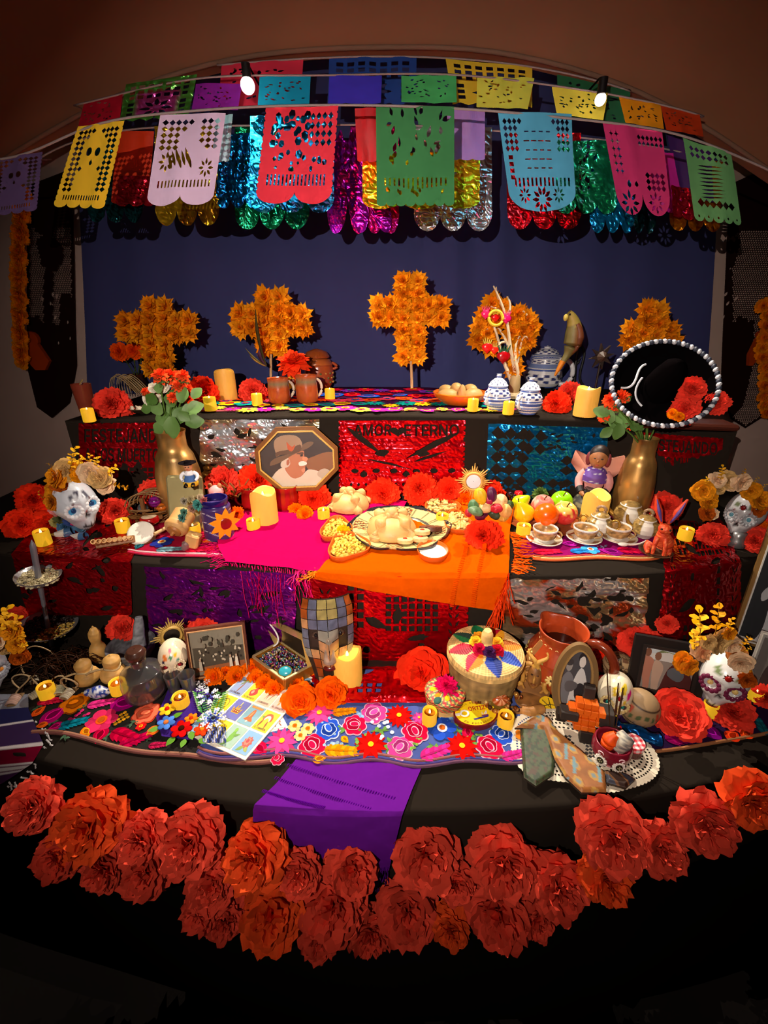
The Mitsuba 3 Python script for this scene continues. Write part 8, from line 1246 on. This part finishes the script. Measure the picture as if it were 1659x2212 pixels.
# fish tin
p, w, h = bb(978, 1526, 1072, 1584, 'f'); Rx, Ry = w / 2, w * .33; 
hh = .026; parts = [('can', B().add(lathe([(.001, 0), (.92, 0), (1, .004), (1, hh - .003), (1.03, hh - .002), (1.03, hh), (.95, hh)], 56), (112, 28, 26), sc(Rx, Ry, 1), sm=40).ply('gloss')), ('lid', B().add(lathe([(.96, hh - .001), (.90, hh - .002), (.001, hh - .002)], 56), (246, 206, 20), sc(Rx, Ry, 1)).ply('satin'), 'yellow printed lid')]
pr = B(); zt = hh - .0012
def pt(poly, c, k=0): pr.add(flat(affinity.scale(poly, Rx, Ry, origin=(0, 0)), zt + .0004 * k), c)
pt(fit_text('ORTIZ', -.28, .18, .50, .50), (178, 30, 22))
def arctext(s, r, a0, a1, ht, flip):
    n = len(s)
    for i, ch in enumerate(s):
        if ch == ' ': continue
        a = math.radians(a0 + (a1 - a0) * i / (n - 1)); g_ = fit_text(ch, -.038, -ht / 2, .038, ht / 2); g_ = affinity.rotate(g_, math.degrees(a) + (90 if flip else -90), origin=(0, 0)); pt(affinity.translate(g_, r * math.cos(a), r * math.sin(a)), (120, 84, 12), 1)
arctext('BONITO DEL NORTE', .80, 158, 28, .13, False); arctext('EN ESCABECHE', .80, 222, 320, .13, True)
pt(Polygon([(-.2, -.42), (.55, -.28), (.5, -.4), (-.15, -.52)]), (62, 50, 140)); pt(Polygon([(.2, -.24), (.55, -.2), (.5, -.3), (.26, -.32)]), (120, 40, 110), 1); pt(Polygon([(.32, -.18), (.52, .12), (.5, -.16)]), (240, 232, 215), 1); pt(Polygon([(.24, -.18), (.3, .05), (.3, -.18)]), (240, 232, 215), 1)
parts.append(('printing', pr.ply('satin'))); parts.append(('ring_pull', B().add(lathe(fine([(.55, 0), (1, .1), (.8, .25), (.55, .1)], 12), 28), (240, 236, 222), tr(-.52 * Rx, .02 * Ry, zt + .001) @ sc(.0125, .0105, .008)).add(bx(.012, .007, .002, .0005), (235, 230, 215), tr(-.85 * Rx, -.02 * Ry, zt + .002), sm=30).ply('gloss'), 'white ring pull'))
thing('fish_tin', 'oval yellow-lidded fish tin with a ring pull on the front runner', 'tin', parts, tr(p) @ rz(8) @ rx(6) @ tr(0, 0, .002))
# amber brooch
q = onz(1077, 1508, ZF + .045); b = B(); 
for k in range(64):
    r = .018 + .022 * ((k * .618) % 1); a = k * 2.4; s = rng.uniform(.003, .006); b.add(ell(s, s, s * .8, 5), [(150, 80, 36), (205, 145, 70), (92, 56, 36), (225, 190, 120), (165, 95, 48)][k % 5], tr(r * math.cos(a), r * math.sin(a), -.010 * (r / .04) + rng.uniform(-.003, .004)))
for k in range(10):
    for j in range(4): b.add(ell(.0045, .0045, .004, 5), [(150, 80, 36), (215, 160, 90), (100, 62, 40)][(k + j) % 3], tr(.04 * math.cos(k * .63) * (1 + .12 * j), .034 * math.sin(k * .63) * (1 + .12 * j), -.012 - .004 * j))
thing('jewelled_brooch', 'large brown jewelled brooch with an amber centre before the lidded basket', 'brooch', [('beads', b.ply('metal'), None, True), ('amber_stone', B().add(ell(.017, .014, .010, 14), lambda v: np.where(np.abs(np.sin(np.arctan2(v[:, 1:2], v[:, :1]) * 4)) > .8, (215, 150, 110), (165, 72, 28))).ply('gloss'), 'amber centre stone'), ('leaf_setting', B().add(flat(starp(14, .026, .019), -.003), (140, 112, 45)).ply('metal'))], tr(q + [0, -.01, .008]) @ rz(8) @ rx(38) @ sc(1.25))
# relief tile and carved hand
p, w, h = bb(1108, 1408, 1182, 1506, 'f', True); BZ = lambda v: np.array((146, 98, 52)) * (1 + 1.0 * fbm3(v, 60, 3)[:, None]); tl = prism(Polygon([(-w * .5, h * .1), (-w * .42, h * .55), (.0, h), (w * .5, h * .72), (w * .5, h * .1), (.0, 0)]).buffer(-.004).buffer(.004), .012)
fc = B().add(ell(w * .2, .016, h * .22, 14), BZ, tr(.02 * w, -.012, h * .42)).add(ell(w * .05, .012, h * .07, 8), (190, 140, 70), tr(.02 * w, -.028, h * .40)).add(ell(w * .08, .006, h * .018, 6), (120, 70, 35), tr(.02 * w, -.026, h * .31))
for s in (-1, 1):
    fc.add(tube(curve([(.02 * w + s * w * .04, -.016, h * .58), (.02 * w + s * w * .12, -.02, h * .72), (.02 * w + s * w * .26, -.016, h * .80), (.02 * w + s * w * .2, -.014, h * .86)], 16), np.linspace(.008, .003, 16), 8), (196, 146, 66)); fc.add(tube(curve([(.02 * w + s * w * .12, -.012, h * .6), (.02 * w + s * w * .36, -.014, h * .55), (.02 * w + s * w * .30, -.016, h * .35), (.02 * w + s * w * .4, -.012, h * .2)], 16), .006, 8), (188, 136, 62)); fc.add(ell(w * .035, .004, h * .012, 6), (60, 38, 22), tr(.02 * w + s * w * .075, -.027, h * .47))
    for k in range(3): fc.add(tube(curve([(.02 * w + s * w * .18, -.010, h * (.55 - .1 * k)), (.02 * w + s * w * .3, -.012, h * (.50 - .12 * k)), (.02 * w + s * w * .22, -.012, h * (.40 - .12 * k))], 10), .0035, 6), (170, 118, 56))
thing('relief_tile', 'bronze coloured clay tile with a horned face in relief', 'tile', [('slab', B().add(trimesh.Trimesh(np.c_[tl.vertices[:, 0], .012 - tl.vertices[:, 2], tl.vertices[:, 1]], tl.faces), BZ, sm=30).ply('satin')), ('face_relief', fc.ply('satin'))], tr(p) @ rz(yaw(p)) @ rx(-16))
p, w, h = bb(1106, 1490, 1180, 1542, 'f'); hd = B().add(ell(w * .42, w * .34, h * .42, 14), BZ, tr(0, 0, h * .42))
for k in range(4): hd.add(stack([(-w * .3 + k * w * .05, -w * .30 - .004 * k, h * (.3 + .14 * k)), (w * .0, -w * .4, h * (.34 + .14 * k)), (w * .28, -w * .3, h * (.28 + .14 * k))], np.array([.012, .013, .010]), None, 10, 12), lambda v: np.array((176, 122, 66)) * (1 + .6 * fbm3(v, 60, 2)[:, None]))
hd.add(stack([(-w * .2, -w * .3, h * .2), (-w * .5, -w * .34, h * .1), (-w * .62, -w * .3, .012)], np.array([.012, .010, .008]), None, 10, 10), BZ)
thing('carved_hand', 'brown carved figure with folded hands below the relief tile', 'figurine', hd.ply('satin'), tr(p))
# clay jug
p, w, h = bb(1128, 1330, 1262, 1478, 'f'); R = w / 2; TER = (158, 62, 32)
pr = fine([(.001, 0), (.5 * R, 0), (.8 * R, .1 * h), (1.0 * R, .35 * h), (.94 * R, .58 * h), (.70 * R, .78 * h), (.64 * R, .84 * h), (.72 * R, .97 * h), (.74 * R, h), (.68 * R, h), (.58 * R, .84 * h), (.62 * R, .7 * h), (.7 * R, .5 * h), (.001, .45 * h)], 90)
V, Fq = lathe(pr, 60); sp_ = np.exp(-((np.arctan2(V[:, 1], V[:, 0]) - 2.75) / .32) ** 2) * sm(.86 * h, h, V[:, 2]); V[:, :2] *= (1 + .28 * sp_)[:, None]
fl_ = B()
for k in range(9):
    a = -math.pi * .98 + k * .44; r_ = .985 * R; zc = h * (.50 + .10 * math.sin(k * 1.2 - .6)); q = np.array([r_ * math.cos(a), r_ * math.sin(a), zc]); n_ = np.array([math.cos(a), math.sin(a), .25])
    if k % 2 == 0:
        for j in range(9): fl_.add(ell(.007, .0035, .002, 5), (232, 200, 120), tr(q) @ align(n_) @ rz(40 * j) @ tr(.009, 0, .001))
        fl_.add(ell(.004, .004, .003, 5), (60, 40, 25), tr(q) @ align(n_))
    else:
        for j in range(5): fl_.add(ell(.006, .003, .002, 5), (150, 130, 70), tr(q) @ align(n_) @ tr(-.018 + .009 * j, .005 * (-1) ** j, 0) @ rz(40 * (-1) ** j))
t = np.linspace(0, 2 * np.pi, 160); zz = tube(np.stack([.665 * R * np.cos(t), .665 * R * np.sin(t), .80 * h + .004 * np.sin(t * 22)], 1), .0012, 4)
thing('clay_jug', 'large red clay jug painted with a garland of pale flowers', 'jug', [('body', B().add((V, Fq), lambda v: np.array(TER) * (1 + .25 * fbm3(v, 20, 2)[:, None])).ply('gloss')), ('handle', B().add(tube(curve([(R * .68, 0, .9 * h), (R * 1.2, 0, .98 * h), (R * 1.55, 0, .78 * h), (R * 1.42, 0, .5 * h), (R * .98, 0, .36 * h)], 26), R * .13, 12), (112, 44, 26)).ply('gloss')), ('painted_flowers', fl_.ply('satin'), 'painted flower garland'), ('wavy_line', B().add(zz, (225, 195, 130)).ply('satin')), ('drink', B().add(lathe([(.001, .70 * h), (.61 * R, .70 * h)], 40), (38, 14, 8)).ply('gloss'), 'dark liquid')], tr(p) @ rz(yaw(p) - 18))
# oval photo, black framed photo, right-hand pictures
def oval(w, h): return affinity.scale(Point(0, h / 2).buffer(1, 32), w / 2, h / 2)
def couple(B_, w, h, inn): paint(B_, inn, [([(0, 0), (1, 0), (1, 1), (0, 1)], (70, 70, 74)), (smooth([(.12, .1), (.2, .5), (.35, .62), (.5, .5), (.52, .1)]), (112, 112, 116)), (smooth([(.46, .15), (.5, .55), (.62, .68), (.78, .5), (.84, .15)]), (200, 198, 194)), (ngon(12, .075, .34, .70, 0, .075), (142, 138, 134)), (ngon(12, .075, .62, .76, 0, .075), (205, 198, 190)), (ngon(12, .085, .34, .745, 0, .045), (60, 58, 60)), (smooth([(.53, .78), (.55, .86), (.68, .86), (.7, .76), (.66, .82), (.58, .82)]), (40, 38, 40)), (smooth([(.55, .3), (.6, .48), (.72, .46), (.74, .28)]), (48, 46, 48)), (smooth([(.3, .42), (.5, .5), (.58, .46), (.4, .36)]), (90, 88, 90))], w, h)
frame('oval bronze frame with a black and white photo of a couple', (1182, 1418, 1270, 1550), (118, 92, 58), 13, couple, 'satin', tier='f', lean=8, shape=oval, inner=(150, 118, 70), turn=6)
def cars(B_, w, h, inn): paint(B_, inn, [([(0, 0), (1, 0), (1, 1), (0, 1)], (190, 200, 205)), ([(0, 0), (1, 0), (1, .62), (0, .7)], (142, 132, 124)), ([(.3, .72), (1, .60), (1, .72), (.4, .8)], (120, 132, 92)), ([(0, .66), (.5, .78), (1, .66), (1, .62), (0, .64)], (205, 205, 200)), (smooth([(.42, .15), (.5, .45), (.62, .62), (.72, .6), (.85, .4), (.9, .12)]), (82, 42, 40)), (smooth([(.52, .42), (.6, .56), (.7, .54), (.74, .42)]), (92, 98, 104)), (smooth([(.14, .1), (.16, .5), (.2, .68), (.28, .66), (.3, .4), (.28, .1)]), (176, 120, 100)), (smooth([(.3, .1), (.31, .5), (.36, .64), (.42, .6), (.43, .3), (.4, .1)]), (186, 160, 140)), (ngon(10, .045, .22, .74, 0, .07), (120, 80, 62)), (ngon(10, .045, .36, .70, 0, .07), (130, 92, 72))], w, h)
frame('black wooden frame with a colour photo of two people by a dark red car', (1354, 1412, 1494, 1512), (26, 22, 22), 21, cars, 'satin', tier='f', lean=14, turn=3, mat=(170, 180, 185), inner=(40, 34, 32))
def bride(B_, w, h, inn): paint(B_, inn, [([(0, 0), (1, 0), (1, 1), (0, 1)], (205, 202, 196)), ([(.07, .05), (.93, .05), (.93, .95), (.07, .95)], (44, 46, 50)), (smooth([(.3, .05), (.34, .3), (.36, .52), (.48, .60), (.6, .5), (.66, .2), (.7, .05)]), (196, 198, 202)), (smooth([(.28, .74), (.3, .80), (.42, .76), (.44, .62), (.40, .52), (.36, .62)]), (190, 192, 194)), (smooth([(.20, .42), (.26, .52), (.38, .56), (.36, .50)]), (178, 180, 184)), (ngon(12, .06, .46, .68, 0, .055), (150, 140, 132))], w, h)
frame('tall gilt frame with a photo of a figure in white at the right picture edge', (1590, 1192, 1724, 1402), (132, 98, 52), 9, bride, 'satin', Y=1.04, lean=8, inner=(210, 208, 200), turn=-6)
q0 = at(1640, 1512, 'f')[0]
def oldpic(B_, w, h, inn): paint(B_, inn, [([(0, 0), (1, 0), (1, 1), (0, 1)], (158, 154, 148)), ([(.1, .08), (.9, .08), (.9, .92), (.1, .92)], (104, 98, 94)), (smooth([(.3, .08), (.3, .4), (.42, .6), (.56, .62), (.7, .4), (.7, .08)]), (62, 48, 48)), (ngon(12, .1, .5, .68, 0, .08), (140, 124, 114))], w, h)
frame('small grey photograph below the tall gilt frame at the right edge', (1606, 1402, 1690, 1512), (168, 162, 154), 4, oldpic, 'satin', tier='f', lean=10, inner=(175, 170, 160), turn=-10, depth=.006)
# painted balls
def ball(x, y, r, label, pat, Yd=None, z0=None):
    q = onz(x, y + r * .66, ZF + .006); R = r * mpp(q); c = onz(x, y, ZF + .006 + R) if Yd is None else ony(x, y, Yd); R = r * mpp(c); v, f = ell(1, 1, 1, 40); th, z_ = np.arctan2(v[:, 0], -v[:, 1]), v[:, 2]; col = np.tile(np.array((156, 128, 94), float), (len(v), 1)); D = (48, 36, 30)
    if pat == 0:
        col[np.abs(z_ + .38) < .045] = D; col[np.abs(z_ - .62) < .03] = D; col[(z_ < -.45) & (np.sin(th * 12 + z_ * 14) > .35) & (z_ > -.9)] = (92, 76, 62); leaf_ = (np.abs(z_ - .12 - .16 * np.sin(th * 3)) < .13) & (np.sin(th * 17) > -.3) & (z_ < .5); col[leaf_] = (76, 92, 58); fl = (np.abs(np.sin(th * 2 + .9)) < .22) & (z_ > .18) & (z_ < .55); col[fl] = (170, 72, 50); col[(np.abs(np.sin(th * 6)) < .3) & (np.abs(z_ + .24) < .06)] = (110, 92, 76)
    elif pat == 1: s_ = np.sin(th * 2.2 + z_ * 4); col[np.abs(s_) < .16] = D; col[(s_ > .3) & (np.sin(th * 9) * np.sin(z_ * 16) > .3)] = (70, 52, 42); col[(s_ < -.4) & (np.sin(z_ * 22) > .5)] = (92, 62, 44)
    else: tri = np.abs(((th * 2 / np.pi * 2) % 1) - .5) * 2; col[(z_ > .1) & (z_ < .75) & (np.abs(tri - (z_ - .1) / .65) < .16)] = D; col[(z_ > .2) & (z_ < .5) & (tri < .3)] = (150, 100, 52); col[np.abs(z_ - .04) < .05] = D; col[(z_ < -.05) & (np.sin(th * 10) * np.sin(z_ * 16) > .3)] = (92, 70, 54)
    thing('painted_clay_ball', label, 'ball', B().add((v, f), col, tr(0, 0, 0), sm=True).ply('satin'), tr(c) @ rz(yaw(c)) @ ry(10) @ sc(R))
ball(1381, 1528, 40, 'painted clay ball with leaves and a dark band in front of the black photo frame', 0)
ball(1335, 1440, 32, 'painted clay ball with dark scrolls left of the black photo frame', 1)
ball(1426, 1428, 40, 'painted clay ball with triangles peeking above the black photo frame', 2, 1.02)
# stacked-block puzzle
p, w, h = bb(1202, 1500, 1304, 1618, 'f'); u = w / 5.6; parts = []; OR_, BK_ = (222, 100, 22), (44, 38, 36)
blocks = [((-1.9, -1.0, 3.3), (1.9, 1.5, 1.0), 0), ((2.2, -.2, 3.2), (1.5, 1.9, 1.8), 0), ((.2, .4, 5.5), (1.2, 1.0, 1.7), 0), ((.3, -1.0, .75), (1.3, 1.2, 1.5), 0), ((-2.5, -.2, 2.3), (1.0, 1.3, 1.1), 0)]
for i in range(-2, 3):
    for j in range(6): 
        if abs(i) + abs(j - 2.6) < 3.6: blocks.append(((i * .78, -.25 * ((i * 3 + j * 2) % 3) - .15, 1.0 + j * .72), (.76, 1.3, .70), 1))
for c, s, o in blocks: parts.append(('block', B().add(bx(s[0] * u, s[1] * u, s[2] * u, .0014), jit(OR_ if o else BK_, 8), tr(c[0] * u, c[1] * u, c[2] * u), sm=20).ply('satin'), None if o else 'black block'))
thing('block_puzzle', 'interlocking wooden block puzzle of orange and black pieces on the doily', 'toy', parts, tr(p + [0, 0, .002]) @ rz(-14) @ rx(-8))
# lace doily, ties
z6 = ZF + .012; DOILY = [(1112, 1560), (1150, 1538), (1210, 1534), (1270, 1548), (1330, 1566), (1376, 1588), (1404, 1614), (1418, 1640), (1416, 1664), (1396, 1684), (1350, 1700), (1310, 1706), (1260, 1692), (1200, 1682), (1130, 1660), (1108, 1610)]
pl_ = Polygon(curve(np.array([onz(x, y, z6)[:2] for x, y in DOILY + DOILY[:1]]), 120)).buffer(0); n_ = 84; ring_ = np.array(pl_.exterior.coords); per = pl_.exterior.length
out_ = unary_union([pl_] + [Point(pl_.exterior.interpolate(k / n_, True)).buffer(.0065, 4) for k in range(n_)]); hol = []
for d_, m_, r_ in ((.010, 110, .0022), (.019, 84, .0026), (.030, 76, .0026), (.041, 64, .0026), (.054, 50, .003)):
    inn_ = pl_.buffer(-d_)
    if inn_.geom_type == 'Polygon': hol += [inn_.exterior.interpolate(k / m_, True).buffer(r_, 3) for k in range(m_)]
core = pl_.buffer(-.070)
x0, y0, x1, y1 = core.bounds
for i in range(int((x1 - x0) / .009)):
    for j in range(int((y1 - y0) / .009)):
        c = Point(x0 + (i + .5 * (j % 2)) * .009, y0 + j * .009)
        if core.contains(c) and meshkit.noise(np.array([[c.x * 45, c.y * 45, 0]]))[0] < .56: hol.append(ngon(4, .0048, c.x, c.y))
v_, f_ = tri2(out_.difference(unary_union(hol))); sp2 = lambda v: np.c_[v, np.full(len(v), z6)]
nv, nf = tri2(pl_.buffer(-.05))
thing('lace_doily', 'round cream lace doily under the block puzzle and skull mug', 'doily', [('lace', B().add((sp2(v_), f_), (226, 214, 190)).ply('matte')), ('thin_net', B().add((np.c_[nv, np.full(len(nv), z6 - .003)], nf), (86, 84, 84)).ply('matte'), 'grey net centre')])
def tie(label, outline, z_, colfn, thick=.006):
    v, f = cells(Polygon([onz(x, y, z_)[:2] for x, y in outline]).buffer(.002).buffer(-.002), 60, 60); poly = Polygon([onz(x, y, z_)[:2] for x, y in outline]); dd = shapely.distance(shapely.points(v), poly.exterior); zz = z_ + thick * sm(0, .006, dd); top = (np.c_[v, zz], f); pr_ = np.array([onz(x, y, z_) for x, y in outline]); n = len(pr_); sk = (np.vstack([pr_, pr_ - [0, 0, .006]]), [[i, i + n, (i + 1) % n + n, (i + 1) % n] for i in range(n)])
    thing('necktie', label, 'necktie', [('silk', B().add(top, colfn, sm=True).ply('satin')), ('folded_edge', B().add(sk, (60, 52, 44), sm=False).ply('satin'))])
tie('dark green patterned necktie with a pointed end hanging over the doily edge', [(1124, 1574), (1185, 1572), (1198, 1650), (1196, 1672), (1158, 1698), (1132, 1680)], z6 + .010, lambda v: np.where(meshkit.fbm(v * 170, 2, 4)[:, None] > .5, (66, 78, 54), np.where(meshkit.fbm(v * 150 + 9, 2, 5)[:, None] > .52, (76, 58, 48), (46, 60, 44))))
def flc(v):
    c = np.array((138, 86, 44)) * (1 + .5 * fbm3(v, 45, 3)[:, None]); o = onz(1165, 1545, z6)[:2]; d = onz(1290, 1705, z6)[:2] - o; L = np.linalg.norm(d); d /= L; q = v[:, :2] - o; s, t = q @ d, q @ np.array([-d[1], d[0]]); U, Vv = s / .034, t / .040 + .5 * (np.floor(s / .034) % 2); fu, fv = U - np.floor(U) - .5, Vv - np.floor(Vv) - .5; R_ = np.hypot(fu * 1.0, fv * 1.7); c[R_ < .42] = (166, 126, 62); c[R_ < .2] = (112, 126, 126); c[(R_ > .40) & (R_ < .45)] = (140, 84, 40); k = (np.sin(U * 1.9 + Vv * 3 + 1) > .95); c[k] = (98, 136, 146); return c
tie('orange brown necktie printed with large leaf shapes lying across the doily', [(1112, 1572), (1165, 1542), (1186, 1552), (1206, 1580), (1260, 1626), (1306, 1668), (1310, 1712), (1256, 1712), (1222, 1680), (1198, 1640), (1176, 1576)], z6 + .016, flc)
tie('dark blue and brown necktie tail beside the skull mug', [(1306, 1664), (1348, 1670), (1372, 1684), (1352, 1702), (1310, 1690)], z6 + .010, lambda v: np.where(np.sin(v[:, :1] * 130 + v[:, 1:2] * 60) > .4, (62, 66, 78), np.where(np.sin(v[:, :1] * 130 + v[:, 1:2] * 60) > -.3, (112, 78, 52), (52, 36, 30))))
# skull mug and its fillings
p, w, h = bb(1274, 1580, 1352, 1666, 'f'); R = w / 2; V, Fq = lathe(fine([(.001, 0), (.55 * R, 0), (.72 * R, .18 * h), (.98 * R, .5 * h), (1.0 * R, .75 * h), (.92 * R, .98 * h), (.86 * R, h), (.82 * R, .95 * h), (.86 * R, .7 * h), (.5 * R, .3 * h), (.001, .25 * h)], 70), 54); mk = [('body', B().add((V, Fq), (118, 28, 46)).ply('gloss'))]
for s in (-1, 1):
    c = (s * R * .42, -R * .86, h * .50); Me = tr(c) @ rz(s * 22) @ rx(82); e = B().add(lathe([(.001, .004), (.26 * R, .004), (.3 * R, 0)], 22), (226, 222, 210), Me)
    for k in range(12): e.add(ell(.06 * R, .06 * R, .004, 5), (226, 222, 210), Me @ tr(.28 * R * math.cos(k * .524), .28 * R * math.sin(k * .524), .001))
    e.add(lathe([(.001, .0055), (.17 * R, .0055), (.18 * R, .004)], 18), (40, 42, 30), Me)
    for k in range(4): e.add(ell(.03 * R, .03 * R, .002, 4), (205, 200, 150), Me @ tr(.08 * R * math.cos(k * 1.57), .08 * R * math.sin(k * 1.57), .006))
    mk.append(('painted_eye', e.ply('gloss'), 'white ringed painted eye'))
tt = B()
for k in range(-4, 5): tt.add(bx(.07 * R, .003, .09 * R, .0006), (222, 216, 206), tr(k * .085 * R, -R * .70 - .03 * R * (1 - (k / 4) ** 2), h * .19) @ rx(30), sm=30)
mk.append(('painted_teeth', tt.ply('gloss'))); mk.append(('nose', B().add(flat(heart(.09 * R)), (205, 120, 120), tr(0, -R * .86, h * .34) @ rx(70) @ rz(180)).ply('gloss')))
for s in (-1, 1): mk.append(('painted_scroll', B().add(tube(curve([(s * R * .5, -R * .86, h * .72), (s * R * .62, -R * .82, h * .82), (s * R * .45, -R * .9, h * .86), (s * R * .38, -R * .92, h * .78)], 14), .0015, 4), (225, 190, 195)).ply('gloss')))
thing('skull_mug', 'maroon ceramic mug shaped as a skull with white ringed eyes', 'mug', mk, tr(p) @ rz(yaw(p) + 8))
thing('paper_twist', 'bright orange paper twist standing in the skull mug', 'sweet', B().add(stack([(-R * .2, 0, h * .7), (-R * .1, 0, h * 1.05), (R * .15, .0, h * 1.3)], np.array([.013, .017, .008]), None, 10, 14), lambda v: np.array((238, 82, 18)) * (1 + .4 * fbm3(v, 90, 2)[:, None])).ply('satin'), tr(p + [-R * .1, 0, 0]))
thing('wrapped_sweet', 'grey and cream printed paper twist in the skull mug', 'sweet', B().add(stack([(R * .2, -.004, h * .75), (R * .4, -.004, h * 1.0), (R * .72, 0, h * 1.22)], np.array([.017, .021, .016]), None, 12, 14), lambda v: np.where(meshkit.fbm(v * 150, 2, 6)[:, None] > .52, (190, 184, 166), (112, 112, 112))).ply('satin'), tr(p))
p, w, h = bb(1340, 1590, 1384, 1640, 'f'); R = w / 2; thing('jam_jar', 'tiny jam jar with a red and white gingham lid beside the skull mug', 'jar', [('glass', B().add(lathe(fine([(.001, 0), (.9 * R, 0), (R * .95, .1 * h), (R * .95, .6 * h), (.85 * R, .66 * h)], 20), 26), (88, 52, 48)).ply('gloss')), ('lid', B().add(lathe(fine([(.95 * R, .64 * h), (R, .68 * h), (R, .95 * h), (.94 * R, h), (.001, h)], 50), 60), lambda v: np.where(((np.floor(v[:, :1] / .0062) % 2) + (np.floor((v[:, 1:2] + v[:, 2:]) / .0062) % 2)) == 0, (200, 30, 45), np.where(((np.floor(v[:, :1] / .0062) % 2) + (np.floor((v[:, 1:2] + v[:, 2:]) / .0062) % 2)) == 1, (225, 130, 138), (232, 228, 226)))).ply('satin'), 'red gingham lid')], tr(p))
b = B(); c0_, c1_ = onz(1352, 1572, ZF + .02), onz(1412, 1596, ZF + .02); b.add(stack([onz(1320, 1556, ZF + .018), onz(1342, 1566, ZF + .016), onz(1352, 1572, ZF + .02), (c0_ + c1_) / 2, c1_, onz(1424, 1598, ZF + .02)], np.array([.016, .005, .014, .018, .012, .016]), None, 12, 30), lambda v: np.array((22, 102, 190)) * (1 + .6 * fbm3(v, 90, 2)[:, None])); thing('wrapped_sweet', 'sweet in shiny blue foil wrapping below the painted clay ball', 'sweet', b.ply('foil'))
sb = [onz(1318, 1580, ZF + .05), onz(1324, 1582, ZF + .05), onz(1328, 1584, ZF + .05)]
for k, (x, y, l) in enumerate(((1311, 1445, 'left'), (1336, 1476, 'middle'), (1346, 1486, 'right'))): thing('incense_stick', f'thin dark incense stick rising behind the skull mug, {l} of three', 'incense stick', B().add(tube(curve([sb[k], ony(x, y, sb[k][1] + .02)], 6), .0014, 5), (70, 50, 36)).ply('matte'))
q = onz(1184, 1522, ZF + .014); wg = prism(smooth([(-.02, -.008), (-.016, .016), (.006, .02), (.022, -.006), (.004, -.014)]), .002); thing('butterfly_wing', 'yellow butterfly wing with dark veins left of the oval frame', 'ornament', [('wing', B().add(wg, (235, 190, 30), sm=20).ply('satin')), ('veins', B().add(tube([(-.018, -.006, .003), (.004, .0, .003), (.018, -.004, .003)], .001, 4), (50, 38, 20)).add(tube([(-.014, .012, .003), (.004, -.010, .003)], .001, 4), (50, 38, 20)).add(tube([(.004, .016, .003), (.004, -.012, .003)], .001, 4), (50, 38, 20)).ply('satin'))], tr(q) @ rx(20))
q = onz(1345, 1572, ZF + .016); thing('red_bead', 'small red bead under the painted clay ball', 'bead', B().add(ell(.007), (195, 32, 30)).ply('gloss'), tr(q))
